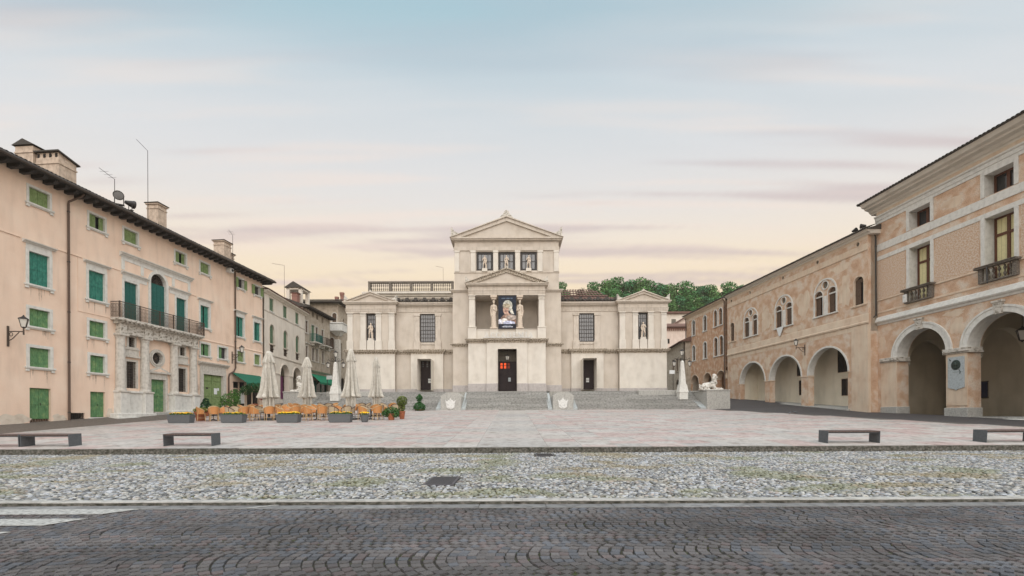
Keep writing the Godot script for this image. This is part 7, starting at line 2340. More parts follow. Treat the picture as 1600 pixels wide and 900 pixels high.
	acroterion(t, 0, 17.35, 1.1, 0.4, 0, M.stone_dirty)
	acroterion(t, -4.5, 16.1, 1.1, 0.5, -1, M.stone_dirty)
	acroterion(t, 4.5, 16.1, 1.1, 0.5, 1, M.stone_dirty)
	# ---- wings and end pavilions
	for s in [-1.0, 1.0]: theatre_wing(t, s)
	# ---- statues, banner, letters
	var names := ["pale statue of a standing nude before the left of three upper windows", "pale statue of a standing nude before the middle upper window, above the small pediment", "pale statue of a standing nude before the right of three upper windows"]
	var nm := [nude(1.0), nude(-1.0)]
	for i in 3:
		var st := thing("statue", names[i], "statue", Vector3(-0.52 + (i - 1) * 2.46, 17.78, -50.8 + 0.0), 0.0, "statues before the theatre's windows")
		var o := put(st, "figure", nm[i % 2], M.marble_fig)
		o.scale = Vector3.ONE * 0.86
	for s in [-1.0, 1.0]:
		var st := thing("statue", "weathered statue of a standing man before the tall window of the theatre's %s end" % ("left" if s < 0 else "right"), "statue", Vector3(-0.52 + s * 15.5, 10.2, -51.62), 0.0, "statues before the theatre's windows")
		put(st, "figure", nm[0 if s < 0 else 1], M.marble_fig)
		st = thing("caryatid", "tall pale robed statue holding up the loggia %s of the banner" % ("left" if s < 0 else "right"), "statue", Vector3(-0.52 + s * 1.44, 10.92, -50.28), 0.0, "robed statues of the loggia")
		var cf := put(st, "figure", robed(s), M.marble_fig)
		cf.scale = Vector3(0.8, 1, 0.8)
		mb = MB.new()
		mb.cbox(-0.27, 0.27, 3.22, 3.4, -0.25, 0.27, 0.02)
		mb.cbox(-0.36, 0.36, 3.4, 3.66, -0.36, 0.36, 0.03)
		put(st, "capital", mb, M.marble_fig)
		mb = MB.new()
		mb.cbox(-0.42, 0.42, -0.02, 0.12, -0.36, 0.42, 0.02)
		put(st, "base", mb, M.marble_fig)
	make_banner()
	var sg := thing("lettering", "white standing capital letters reading ACCADEMIA on the ledge above the main door", "sign", Vector3(-0.45, 9.86, -49.75))
	var font := SystemFont.new()
	font.font_names = PackedStringArray(["Droid Serif"])
	var x := -2.74
	var ws := [0.68, 0.62, 0.62, 0.68, 0.70, 0.60, 0.80, 0.38, 0.68]
	for i in 9:
		var tm := TextMesh.new()
		tm.font = font
		tm.text = "ACCADEMIA"[i]
		tm.font_size = 64
		tm.pixel_size = 0.0114
		tm.depth = 0.08
		x += ws[i] / 2
		put(sg, "letter", tm, M.white_paint, Vector3(x * 0.95, 0.30, 0))
		x += ws[i] / 2
	mb = MB.new()
	mb.box(-2.7, 2.75, 0.0, 0.05, -0.06, 0.06)
	put(sg, "rail", mb, M.white_paint)

func theatre_wing(t: Node3D, s: float) -> void:
	var W: Material = M.theatre; var Lt: Material = M.theatre_light; var TR: Material = M.theatre_trim; var MO: Material = M.mossy_trim; var PL: Material = M.theatre_plinth
	var R := func(a: float, b: float) -> Array: return [minf(s * a, s * b), maxf(s * a, s * b)]
	var z := -1.6
	var w = R.call(8.26, 10.08)
	var e = R.call(6.0, 12.85)
	var mb := MB.new()
	mb.wall(e[0], e[1], 3.9, 13.95, [[w[0], w[1], 9.80, 13.10, 0]], 0.35, z)
	put(t, "wing_wall", mb, W)
	mb = MB.new()
	mb.box(e[0], e[1], 3.9, 13.9, -13, z - 0.36)
	put(t, "wing_rear", mb, W)
	mesh_window(t, w[0] + 0.01, w[1] - 0.01, 9.81, 13.09, z - 0.12, 6, 7, 0.10)
	# surround of the upper window
	mb = MB.new()
	for q in [[7.66, 8.25], [10.09, 10.68]]:
		var r = R.call(q[0], q[1])
		mb.cbox(r[0], r[1], 9.95, 12.82, z - 0.1, z + 0.10, 0.012)
		mb.cbox(r[0] - 0.06, r[1] + 0.06, 12.82, 13.12, z - 0.1, z + 0.16, 0.015)
		mb.cbox(r[0] - 0.08, r[1] + 0.08, 8.95, 9.95, z - 0.1, z + 0.18, 0.015)
	var r2 = R.call(7.6, 10.75)
	mb.box(r2[0], r2[1], 9.55, 9.79, z - 0.05, z + 0.08)
	put(t, "window_surround", mb, TR)
	# bay with the dark side door
	var b = R.call(7.35, 11.05)
	var d = R.call(8.45, 9.95)
	mb = MB.new()
	mb.wall(b[0], b[1], 3.9, 8.5, [[d[0], d[1], 4.20, 7.66, 0, -1.75]], 0.45, -1.3)
	for k in 2:
		var x: float = b[k]
		if k == 1: mb.quad(Vector3(x, 3.9, -1.3), Vector3(x, 3.9, -1.65), Vector3(x, 8.5, -1.65), Vector3(x, 8.5, -1.3))
		else: mb.quad(Vector3(x, 3.9, -1.65), Vector3(x, 3.9, -1.3), Vector3(x, 8.5, -1.3), Vector3(x, 8.5, -1.65))
	put(t, "door_bay", mb, Lt)
	mb = MB.new()
	mb.box(d[0], d[1], 4.2, 7.66, -1.59, -1.50)
	var dr := put(t, "side_door", mb, M.dark_door)
	mb = MB.new()
	for i in 3:
		for j in 4: mb.cbox(lerpf(d[0], d[1], (i + 0.5) / 3) - 0.19, lerpf(d[0], d[1], (i + 0.5) / 3) + 0.19, 4.4 + j * 0.62, 4.92 + j * 0.62, -1.50, -1.47, 0.012)
	put(dr, "door_panel", mb, M.dark_door)
	if s < 0:
		for i in 3:
			for j in 3:
				var m2 := MB.new()
				var cx := lerpf(d[0], d[1], (i + 0.5) / 3); var cy := 6.95 + j * 0.24
				m2.cbox(cx - 0.09, cx + 0.09, cy, cy + 0.15, -1.50, -1.48, 0.01)
				put(dr, "small_pane", m2, M.glass_sky)
	for j in 2:
		mb = MB.new()
		var cx := lerpf(d[0], d[1], 0.68 if s < 0 else 0.52)
		mb.box(cx - 0.17, cx + 0.17, 5.12 + j * 0.27, 5.34 + j * 0.27, -1.469, -1.464)
		put(dr, "notice", mb, M.paper)
	mb = MB.new()
	for q in [R.call(7.31, 8.45), R.call(9.95, 11.09)]: mb.cbox(q[0], q[1], 3.9, 4.42, -1.7, -1.26, 0.02)
	for q in [R.call(6.12, 7.30), R.call(11.10, 12.72)]: mb.cbox(q[0], q[1], 3.9, 4.42, -1.9, -1.56, 0.02)
	var pv = R.call(12.78, 18.24)
	mb.cbox(pv[0], pv[1], 3.9, 4.40, -1.5, -0.95, 0.02)
	put(t, "wing_plinth", mb, PL)
	# strings
	mb = MB.new()
	mb.moulding(e[0], e[1], -1.9, z, 8.42, [[0.16, 0.04], [0.10, 0.12], [0.14, 0.26], [0.10, 0.32]])
	mb.moulding(b[0], b[1], -1.8, -1.3, 8.43, [[0.16, 0.045], [0.10, 0.125], [0.145, 0.27], [0.105, 0.33]])
	put(t, "wing_string", mb, MO)
	mb = MB.new()
	mb.moulding(e[0], e[1], -3.0, z, 13.30, [[0.10, 0.06], [0.5, 0.03], [0.12, 0.14], [0.16, 0.34], [0.16, 0.46]])
	put(t, "wing_cornice", mb, TR)
	# tiled roof edge
	mb = MB.new()
	tile_row(mb, e[0], e[1], 14.42, z + 0.55, 0.3, 1.6, 0.17)
	for i in 7:
		var x := lerpf(e[0] + 0.4, e[1] - 0.4, i / 6.0)
		mb.taper(x - 0.28, x + 0.28, z + 0.2, z + 0.5, 14.45, x - 0.16, x + 0.16, z + 0.22, z + 0.45, 14.86)
	put(t, "roof_edge", mb, M.tile_dark)
	mb = MB.new()
	var top := 17.1 if s > 0 else 15.2
	var far := -9.0
	mb.hexa([Vector3(e[0], 14.3, far), Vector3(e[1], 14.3, far), Vector3(e[1], 14.3, z + 0.1), Vector3(e[0], 14.3, z + 0.1), Vector3(e[0], top, far), Vector3(e[1], top, far), Vector3(e[1], 14.45, z + 0.1), Vector3(e[0], 14.45, z + 0.1)])
	put(t, "wing_roof", mb, M.tile)
	if s > 0:
		mb = MB.new()
		for k in 5:
			var f := 0.2 + k * 0.45
			tile_row(mb, e[0], e[1], lerpf(14.5, top, f) + 0.03, lerpf(z + 0.1, far, f), 0.36, 1.4, 0.17)
		var rt := put(t, "roof_tiles", mb, M.tile)
		rt.set_meta("kind", "stuff")
	# ---- pavilion
	var c := s * 15.5
	var zf := -1.0
	var h := 2.70
	var pw := [c - 0.56, c + 0.56, 9.74, 13.02, 0]
	mb = MB.new()
	mb.wall(c - h, c + h, 3.9, 8.5, [], 0.3, zf)
	mb.wall(c - h, c + h, 8.5, 13.2, [pw], 0.35, zf)
	mb.box(c - h, c + h, 3.9, 14.2, -13, zf - 0.36)
	for k in [-1.0, 1.0]:
		var x: float = c + k * h
		if k > 0: mb.quad(Vector3(x, 3.9, zf), Vector3(x, 3.9, zf - 0.5), Vector3(x, 14, zf - 0.5), Vector3(x, 14, zf))
		else: mb.quad(Vector3(x, 3.9, zf - 0.5), Vector3(x, 3.9, zf), Vector3(x, 14, zf), Vector3(x, 14, zf - 0.5))
	put(t, "pavilion_wall", mb, W)
	mb = MB.new()
	mb.box(c - h + 0.02, c + h - 0.02, 4.40, 8.42, zf - 0.05, zf + 0.02)
	put(t, "pavilion_facing", mb, Lt)
	mb = MB.new()
	mb.moulding(c - h, c + h, -13, zf, 8.40, [[0.14, 0.04], [0.10, 0.12], [0.14, 0.28], [0.08, 0.36]])
	put(t, "pavilion_string", mb, MO)
	for x in [-2.36, -0.88, 0.88, 2.36]:
		mb = MB.new()
		mb.cbox(c + x - 0.38, c + x + 0.38, 8.86, 9.92, zf - 0.1, zf + 0.20, 0.015)
		mb.cbox(c + x - 0.30, c + x + 0.30, 9.92, 12.72, zf - 0.1, zf + 0.13, 0.012)
		mb.cbox(c + x - 0.34, c + x + 0.34, 12.72, 12.80, zf - 0.1, zf + 0.17, 0.01)
		for k in 6: mb.box(c + x - 0.29 + k * 0.10, c + x - 0.23 + k * 0.10, 12.80, 13.0, zf, zf + 0.15)
		mb.cbox(c + x - 0.36, c + x + 0.36, 13.0, 13.08, zf - 0.1, zf + 0.2, 0.01)
		put(t, "pilaster", mb, Lt)
	mb = MB.new()
	mb.cbox(c - 0.42, c + 0.42, 8.86, 9.95, zf - 0.2, zf + 0.22, 0.015)
	mb.cbox(c - 0.30, c + 0.30, 9.95, 10.2, zf - 0.2, zf + 0.20, 0.015)
	put(t, "statue_block", mb, Lt)
	mb = MB.new()
	mb.moulding(c - h, c + h, -13, zf, 13.08, [[0.2, 0.12], [0.22, 0.16], [0.06, 0.20]])
	mb.moulding(c - h, c + h, -13, zf, 13.56, [[0.46, 0.13], [0.08, 0.22], [0.12, 0.36], [0.12, 0.44]])
	put(t, "pavilion_entablature", mb, TR)
	mesh_window(t, pw[0] + 0.01, pw[1] - 0.01, pw[2] + 0.01, pw[3] - 0.01, zf - 0.22, 4, 6, 0.14)
	pediment(t, c, h + 0.26, 14.34, 1.02, zf + 0.3, -13, 0.26, TR, W)
	acroterion(t, c, 15.35, zf + 0.28, 0.32, 0, M.stone_dirty)
	acroterion(t, c - h - 0.28, 14.55, zf + 0.28, 0.55, -1, M.stone_dirty)
	acroterion(t, c + h + 0.28, 14.55, zf + 0.28, 0.55, 1, M.stone_dirty)

func make_banner() -> void:
	# a plain painted half figure on a dark ground, and pale strokes for print too small to read
	var w := 96; var h := 176
	var im := Image.create(w, h, false, Image.FORMAT_RGB8)
	var f := FastNoiseLite.new()
	f.seed = 8; f.frequency = 0.06
	for y in h:
		for x in w:
			var u := (x + 0.5) / w; var v := (y + 0.5) / h
			var c := Color(0.085, 0.12, 0.185)
			var E := func(cx: float, cy: float, rx: float, ry: float) -> float: return Vector2((u - cx) / rx, (v - cy) / ry).length()
			if v < 0.86:
				if E.call(0.55, 0.80, 0.46, 0.26) < 1.0: c = Color(0.50, 0.40, 0.35)
				if E.call(0.50, 0.62, 0.12, 0.14) < 1.0: c = Color(0.64, 0.53, 0.47)
				if E.call(0.52, 0.30, 0.27, 0.17) < 1.0: c = Color(0.70, 0.70, 0.66)
				if absf(u - 0.62 - (v - 0.3) * 0.72) < 0.085 and v > 0.28 and v < 0.56: c = Color(0.80, 0.79, 0.75)
				if E.call(0.42, 0.41, 0.165, 0.155) < 1.0: c = Color(0.68, 0.56, 0.50)
				if E.call(0.46, 0.30, 0.22, 0.07) < 1.0: c = Color(0.62, 0.58, 0.50)
				if E.call(0.74, 0.66, 0.30, 0.075) < 1.0: c = Color(0.66, 0.61, 0.58)
				if E.call(0.34, 0.78, 0.20, 0.10) < 1.0: c = Color(0.86, 0.84, 0.82)
				if E.call(0.60, 0.83, 0.34, 0.07) < 1.0: c = Color(0.72, 0.74, 0.83)
				if E.call(0.10, 0.80, 0.12, 0.09) < 1.0: c = Color(0.80, 0.80, 0.84)
				if E.call(0.36, 0.40, 0.03, 0.012) < 1.0 or E.call(0.49, 0.40, 0.03, 0.012) < 1.0: c = Color(0.45, 0.32, 0.27)
				if E.call(0.42, 0.485, 0.045, 0.012) < 1.0: c = Color(0.66, 0.38, 0.36)
			if v > 0.865:
				c = Color(0.075, 0.10, 0.16)
				if absf(v - 0.905) < 0.012 and u > 0.28 and u < 0.72 and fmod(u * 31.0, 1.0) < 0.7: c = Color(0.55, 0.58, 0.64)
				if absf(v - 0.945) < 0.016 and u > 0.20 and u < 0.80 and fmod(u * 17.0, 1.0) < 0.75: c = Color(0.82, 0.84, 0.88)
			if absf(v - 0.075) < 0.012 and u > 0.18 and u < 0.80 and fmod(u * 23.0, 1.0) < 0.7: c = Color(0.45, 0.52, 0.60)
			var k := 1.0 + f.get_noise_2d(x, y) * 0.45
			im.set_pixel(x, y, Color(c.r * k, c.g * k, c.b * k))
	var b := thing("painted_banner", "tall dark blue banner with a painted figure in a white veil, between the robed statues", "banner", Vector3(-0.47, 10.9, -49.98))
	var mb := MB.new()
	mb.cbox(-0.98, 0.98, 0.0, 3.6, -0.03, 0.0, 0.004)
	put(b, "cloth", mb, M.board_blue)
	mb = MB.new()
	mb.quad(Vector3(-0.975, 0.005, 0.004), Vector3(0.975, 0.005, 0.004), Vector3(0.975, 3.595, 0.004), Vector3(-0.975, 3.595, 0.004))
	mb.uv = PackedVector2Array([Vector2(0, 1), Vector2(1, 0), Vector2(1, 1), Vector2(0, 1), Vector2(0, 0), Vector2(1, 0)])
	var m := StandardMaterial3D.new()
	m.resource_name = "banner_print"
	m.albedo_texture = ImageTexture.create_from_image(im)
	m.roughness = 0.8
	put(b, "print", mb, m)
	mb = MB.new()
	for y in [0.0, 3.6]: mb.tube([Vector3(-1.0, y, -0.01), Vector3(1.0, y, -0.01)], 0.03, -1, 6)
	put(b, "rod", mb, M.iron)

# ---------------------------------------------------------------- hill and trees
func leaf_cloud(lobes: Array, count: int, size: float, sd: int, dark: Color, light: Color, shell := 0.62) -> MB:
	var r := RandomNumberGenerator.new()
	r.seed = sd
	var mb := MB.new()
	var total := 0.0
	for l in lobes: total += pow(l[1].x * l[1].y * l[1].z, 0.6667)
	for l in lobes:
		var n := int(count * pow(l[1].x * l[1].y * l[1].z, 0.6667) / total)
		for i in n:
			var d := Vector3(r.randfn(), r.randfn(), r.randfn()).normalized()
			var rr := lerpf(shell, 1.04, sqrt(r.randf()))
			var p: Vector3 = l[0] + d * l[1] * rr
			var nd := (d + Vector3(r.randfn(), r.randfn() + 0.4, r.randfn()) * 0.75).normalized()
			var u := nd.cross(Vector3(r.randfn(), r.randfn(), r.randfn())).normalized()
			var v := nd.cross(u)
			var s := size * r.randf_range(0.6, 1.3)
			mb.col = dark.lerp(light, clampf(r.randf() * 0.75 + 0.25 * r.randf(), 0.0, 1.0)) * r.randf_range(0.8, 1.15)
			mb.tri(p - u * s, p + v * s * 0.45, p + u * s)
			mb.tri(p - u * s, p + u * s, p - v * s * 0.45 + nd * s * 0.15)
	return mb

func make_tree(called: String, label: String, sd: int, dark: Color, light: Color, sparse: bool) -> Node3D:
	var r := RandomNumberGenerator.new()
	r.seed = sd
	var t := thing(called, label, "tree", Vector3.ZERO, 0.0, "trees on the hill behind the theatre")
	var lobes := []
	var n := 11 if not sparse else 9
	for i in n:
		var a := r.randf() * TAU
		var y := r.randf_range(4.2, 9.6)
		var reach := (1.0 - absf(y - 6.2) / 5.5) * 3.0
		lobes.append([Vector3(cos(a) * reach * r.randf_range(0.3, 1.0), y, sin(a) * reach * r.randf_range(0.3, 1.0)), Vector3(1, 0.8, 1) * r.randf_range(1.2, 2.1) * (0.7 if sparse else 1.0)])
	lobes.append([Vector3(0, 6.5, 0), Vector3(2.0, 2.6, 2.0) * (0.7 if sparse else 1.0)])
	var mb := MB.new()
	mb.tube([Vector3(0, -1.5, 0), Vector3(0.1, 2.5, 0), Vector3(0, 6.5, 0.1)], 0.38, 0.16, 8)
	for i in 6:
		var l = lobes[i]
		mb.tube([Vector3(0, r.randf_range(2.5, 4.5), 0), (l[0] as Vector3) * Vector3(0.5, 0.85, 0.5), l[0]], 0.16, 0.05, 5)
	put(t, "trunk", mb, M.bark)
	put(t, "crown", leaf_cloud(lobes, 2400 if not sparse else 700, 0.34, sd + 1, dark, light), M.leaf)
	return t

func build_hill() -> void:
	var mb := MB.new()
	var H := func(x: float, z: float) -> float:   # height of the hill at x and depth z
		var side := smoothstep(-60.0, 14.0, x) * (1.0 - smoothstep(170.0, 320.0, x))
		return 4.0 + 29.0 * side * smoothstep(112.0, 142.0, z) * (1.0 - 0.35 * smoothstep(190.0, 330.0, z)) + 1.2 * sin(x * 0.07)
	for i in 40:
		for j in 16:
			var x0 := -150.0 + i * 12.0; var x1 := x0 + 12.0
			var z0 := 100.0 + j * 14.0; var z1 := z0 + 14.0
			mb.quad(Vector3(x0, H.call(x0, z0), -z0), Vector3(x1, H.call(x1, z0), -z0), Vector3(x1, H.call(x1, z1), -z1), Vector3(x0, H.call(x0, z1), -z1))
	struct("hill", mb, M.hill)
	var dk := Color(0.018, 0.065, 0.025); var lt := Color(0.11, 0.30, 0.09)
	var a := make_tree("broadleaf_tree", "", 31, dk, lt, false)
	var b := make_tree("broadleaf_tree", "", 47, Color(0.018, 0.06, 0.034), Color(0.08, 0.26, 0.10), false)
	var c := make_tree("broadleaf_tree", "", 59, dk, Color(0.14, 0.31, 0.085), false)
	var s := make_tree("sparse_tree", "", 71, Color(0.02, 0.05, 0.02), Color(0.06, 0.12, 0.05), true)
	var row := [[878, 440, 0, 0.85, "small round tree against the theatre's tower block"], [906, 440, 3, 1.0, "thin airy tree that lets the sky through above the red roof"], [929, 440, 0, 0.95, "round green tree right of the airy one above the red roof"], [948, 436, 2, 1.05, "broad tree above the middle of the red tiled roof"], [967, 433, 0, 1.1, "tall full tree just left of the right pediment's tip"], [984, 434, 1, 1.1, "dark full tree above the slope of the right pediment"], [1000, 432.5, 2, 1.15, "tallest tree on the hill, above the right pediment's tip"], [1013, 437, 0, 1.0, "round tree right of the tallest tree on the hill"], [1030, 439, 1, 1.1, "broad dark tree above the right end of the pediment"], [1049, 442, 2, 1.0, "tree that stands before the gap of sky above the pale house"], [1072, 440, 0, 1.15, "pointed broad tree right of the gap of sky on the hill"], [1095, 443, 1, 1.05, "dark tree left of the double crowned tree near the orange eaves"], [1111, 442, 2, 1.0, "leaning tree above the orange corner house's roof"], [1127, 444, 3, 1.0, "small open tree between two trees near the orange eaves"], [1140, 441, 0, 1.05, "full tree at the right end, cut by the long orange eaves"], [1160, 442, 1, 1.1, "tree mostly hidden behind the long orange eaves"]]
	var kinds := [a, b, c, s]
	var used := [false, false, false, false]
	for q in row:
		var Z := 140.0
		var y: float = q[1] + 0.0045 * (q[0] - 800.0)
		var sc: float = q[3]
		var top := 1.35 + (649.0 - y) / 710.0 * Z
		var at := Vector3((q[0] - 800.0) / 710.0 * Z, top - 10.9 * sc, -Z)
		place_tree(kinds, used, q[2], at, sc, q[4], q[0] * 0.37)
	var low := [[938, 456, 1], [960, 454, 0], [1048, 466, 2], [1062, 462, 1], [1078, 463, 0], [1092, 465, 2], [1104, 462, 1], [1118, 466, 0], [1132, 463, 2]]
	var words := ["behind the red tiled roof, left of the pediment", "behind the red tiled roof, beside the pediment", "just right of the theatre's right end", "above the pale flat-topped house", "behind the antenna of the pale house", "above the wide pale house", "in the dark dip under the double tree", "beside the orange eaves", "lowest beside the orange eaves"]
	for i in low.size():
		var q = low[i]
		var Z := 130.0
		var sc := 0.8
		var y: float = q[1] + 0.0045 * (q[0] - 800.0)
		var at := Vector3((q[0] - 800.0) / 710.0 * Z, 1.35 + (649.0 - y) / 710.0 * Z - 10.4 * sc, -Z)
		place_tree(kinds, used, q[2], at, sc, "lower green tree on the hillside " + words[i], i * 1.3)
	# undergrowth that covers the slope
	var mb2 := leaf_cloud([], 0, 0.3, 1, dk, lt)
	var r := RandomNumberGenerator.new()
	r.seed = 90
	for i in 5200:
		var x := r.randf_range(8.0, 80.0); var z := r.randf_range(116.0, 145.0)
		var p := Vector3(x, H.call(x, z) + r.randf_range(0.0, 2.4), -z)
		var u := Vector3(r.randfn(), r.randfn(), r.randfn()).normalized(); var v := u.cross(Vector3(r.randfn(), 1.0, r.randfn())).normalized()
		mb2.col = dk.lerp(lt, r.randf())
		var k := r.randf_range(0.3, 0.7)
		mb2.tri(p - u * k, p + v * k, p + u * k)
	var ug := put(self, "undergrowth", mb2, M.leaf)
	tag(ug, "dense dark undergrowth covering the hillside beneath the trees", "undergrowth", "", "stuff")

func place_tree(kinds: Array, used: Array, k: int, at: Vector3, sc: float, label: String, turn: float) -> void:
	var o: Node3D = kinds[k]
	if used[k]:
		o = copy(o, at, turn, label)
	else:
		used[k] = true
		o.set_meta("label", label)
		o.position = at
		o.rotation.y = turn
	o.scale = Vector3.ONE * sc

# ---------------------------------------------------------------- the cafe
func make_chair(dark: bool) -> Node3D:
	var t := thing("cafe_chair", "", "chair")
	var cane: Material = M.cane_dark if dark else M.cane
	var weave: Material = M.weave_pale if dark else M.rattan
	var mb := MB.new()
	mb.lathe([Vector2(0.0, 0.43), Vector2(0.25, 0.43), Vector2(0.27, 0.45), Vector2(0.25, 0.475), Vector2(0.0, 0.48)], Vector3.ZERO, 14)
	put(t, "seat", mb, weave)
	mb = MB.new()
	var top := []; var bot := []
	for i in 15:
		var a := deg_to_rad(-118.0 + 236.0 * i / 14.0)
		var h := 0.66 + 0.24 * pow(maxf(0.0, cos(a * 0.74)), 1.3)
		top.append(Vector3(sin(a) * 0.31, h, -cos(a) * 0.29))
		bot.append(Vector3(sin(a) * 0.265, 0.47, -cos(a) * 0.25))
	for i in 14:
		mb.quad(bot[i], bot[i + 1], top[i + 1], top[i])
		var k := Vector3(0.965, 1, 0.965)
		mb.quad(bot[i + 1] * k, bot[i] * k, top[i] * k, top[i + 1] * k)
	put(t, "backrest", mb, weave)
	mb = MB.new()
	mb.tube(top, 0.019, -1, 6)
	put(t, "back_rim", mb, cane)
	mb = MB.new()
	for i in [0, 4, 10, 14]: mb.tube([bot[i], top[i]], 0.014, -1, 5)
	put(t, "back_post", mb, cane)
	for q in [[-0.2, 0.17], [0.2, 0.17], [-0.19, -0.19], [0.19, -0.19]]:
		mb = MB.new()
		mb.tube([Vector3(q[0], 0.45, q[1]), Vector3(q[0] * 1.12, 0.0, q[1] * 1.14)], 0.017, -1, 6)
		put(t, "leg", mb, cane)
	mb = MB.new()
	var ring := []
	for i in 13: ring.append(Vector3(cos(TAU * i / 12) * 0.235, 0.2, sin(TAU * i / 12) * 0.215))
	mb.tube(ring, 0.011, -1, 5, false)
	put(t, "stretcher", mb, cane)
	if dark:
		mb = MB.new()
		mb.lathe([Vector2(0.0, 0.48), Vector2(0.23, 0.485), Vector2(0.24, 0.505), Vector2(0.21, 0.525), Vector2(0.0, 0.53)], Vector3.ZERO, 14)
		put(t, "cushion", mb, M.cushion)
	return t

const ORD := ["first", "second", "third", "fourth", "fifth", "sixth", "seventh", "eighth", "ninth", "tenth", "eleventh", "twelfth", "thirteenth", "fourteenth", "fifteenth", "sixteenth", "seventeenth", "eighteenth", "nineteenth", "twentieth", "twenty-first", "twenty-second", "twenty-third", "twenty-fourth", "twenty-fifth", "twenty-sixth", "twenty-seventh", "twenty-eighth", "twenty-ninth", "thirtieth"]

func build_cafe() -> void:
	var r := RandomNumberGenerator.new()
	r.seed = 77
	# folded umbrellas
	var um := make_umbrella()
	var ups := [[-16.75, 31.3, 4.75, 1.12, "folded cream umbrella, the largest at the left, before the cream house's arches"], [-15.75, 35.0, 4.6, 1.0, "folded cream umbrella before the far lane, second from the left"], [-11.05, 31.2, 4.85, 1.0, "tall folded cream umbrella before the theatre's left corner, third from the left"], [-10.5, 35.2, 4.6, 0.86, "slimmer folded cream umbrella before the theatre's left wing, rightmost of four"]]
	for i in 4:
		var q = ups[i]
		var o: Node3D = um if i == 0 else copy(um, Vector3.ZERO, 0.0)
		o.position = Vector3(q[0], rise(q[1]), -q[1])
		o.rotation.y = i * 0.7
		o.scale = Vector3(q[3], q[2] / 4.75, q[3])
		o.set_meta("label", q[4])
	# tables and chairs in three rows
	var tb := thing("cafe_table", "", "table", Vector3.ZERO, 0.0, "round cafe tables")
	var mb := MB.new()
	mb.lathe([Vector2(0.0, 0.72), Vector2(0.40, 0.72), Vector2(0.41, 0.735), Vector2(0.40, 0.75), Vector2(0.0, 0.75)], Vector3.ZERO, 20)
	put(tb, "tabletop", mb, M.table_top)
	mb = MB.new()
	mb.tube([Vector3(0, 0.05, 0), Vector3(0, 0.72, 0)], 0.03, -1, 8)
	put(tb, "pedestal", mb, M.iron)
	mb = MB.new()
	for k in 4: mb.tube([Vector3(0, 0.1, 0), Vector3(cos(k * PI / 2) * 0.28, 0.02, sin(k * PI / 2) * 0.28)], 0.025, 0.018, 6)
	put(tb, "foot", mb, M.iron)
	var light := make_chair(false); var dark := make_chair(true)
	var first := {"t": true, "l": true, "d": true}
	var rows := [["front row", 30.7, [-20.1, -18.4, -16.7, -14.95, -13.2, -11.5, -9.6]], ["second row", 34.2, [-19.6, -17.8, -15.9, -14.1, -12.3, -10.6, -8.9]], ["back row", 37.6, [-17.6, -15.2, -12.6, -10.0]]]
	var all := []
	for row in rows:
		var nt := 0
		for x in row[2]:
			var Z: float = row[1] + r.randf_range(-0.2, 0.2)
			var o: Node3D = tb if first.t else copy(tb, Vector3.ZERO, 0.0)
			first.t = false
			o.position = Vector3(x, rise(Z), -Z)
			o.set_meta("label", "round cafe table, %s from the left in the cafe's %s" % [ORD[nt], row[0]])
			nt += 1
			var n := 4 if row[0] == "front row" else 3
			for k in n:
				var a := TAU * k / n + r.randf_range(-0.35, 0.35) + (PI / 4 if n == 4 else 0.5)
				var px: float = x + sin(a) * 0.68; var pz := Z - cos(a) * 0.66
				all.append([row[0], px, pz, a])
	for row in rows:
		var mine := all.filter(func(q): return q[0] == row[0])
		mine.sort_custom(func(p, q): return p[1] < q[1])
		var nl := 0; var nd := 0
		for q in mine:
			var isdark: bool = r.randf() < (0.18 if q[1] < -12.5 else 0.55)
			var key := "d" if isdark else "l"
			var src: Node3D = dark if isdark else light
			var o: Node3D = src if first[key] else copy(src, Vector3.ZERO, 0.0)
			first[key] = false
			o.position = Vector3(q[1], rise(q[2]), -q[2])
			o.rotation = Vector3(atan(0.056), q[3] + r.randf_range(-0.3, 0.3), 0)
			o.rotation = Vector3(0, q[3] + PI + r.randf_range(-0.3, 0.3), 0)
			o.scale = Vector3.ONE * 1.08
			if isdark:
				o.set_meta("label", "dark cane cafe chair, %s of its kind from the left in the %s" % [ORD[mini(nd, 29)], row[0]])
				o.set_meta("group", "dark framed cafe chairs")
				nd += 1
			else:
				o.set_meta("label", "orange rattan cafe chair, %s of its kind from the left in the %s" % [ORD[mini(nl, 29)], row[0]])
				o.set_meta("group", "orange rattan cafe chairs")
				nl += 1
	# planters
	var pw := ["at the far left, by the terracotta pot", "second from the left, before the orange chairs", "third from the left, with the brightest orange flowers", "fourth from the left, before the third umbrella"]
	for i in 4:
		var t := thing("flower_planter", "grey rectangular planter with yellow flowers, " + pw[i], "planter", Vector3([-20.75, -17.45, -14.0, -10.75][i], rise(28.2), -28.5), [0.03, 0.0, -0.02, 0.02][i], "grey planters before the cafe")
		mb = MB.new()
		mb.taper(-0.64, 0.64, -0.24, 0.24, 0.03, -0.70, 0.70, -0.28, 0.28, 0.50)
		mb.box(-0.60, 0.60, 0.0, 0.03, -0.2, 0.2)
		mb.cbox(-0.715, 0.715, 0.47, 0.53, -0.295, 0.295, 0.01)
		put(t, "box", mb, M.planter_grey)
		put(t, "foliage", leaf_cloud([[Vector3(-0.32, 0.54, 0), Vector3(0.40, 0.12, 0.24)], [Vector3(0.32, 0.54, 0), Vector3(0.40, 0.12, 0.24)]], 420, 0.06, 400 + i, Color(0.02, 0.06, 0.015), Color(0.10, 0.20, 0.05), 0.3), M.leaf)
		put(t, "flowers", flowers([[Vector3(-0.3, 0.60, 0), Vector3(0.38, 0.08, 0.24)], [Vector3(0.3, 0.60, 0), Vector3(0.38, 0.09, 0.24)]], [90, 40, 150, 50][i], 500 + i), M.leaf)
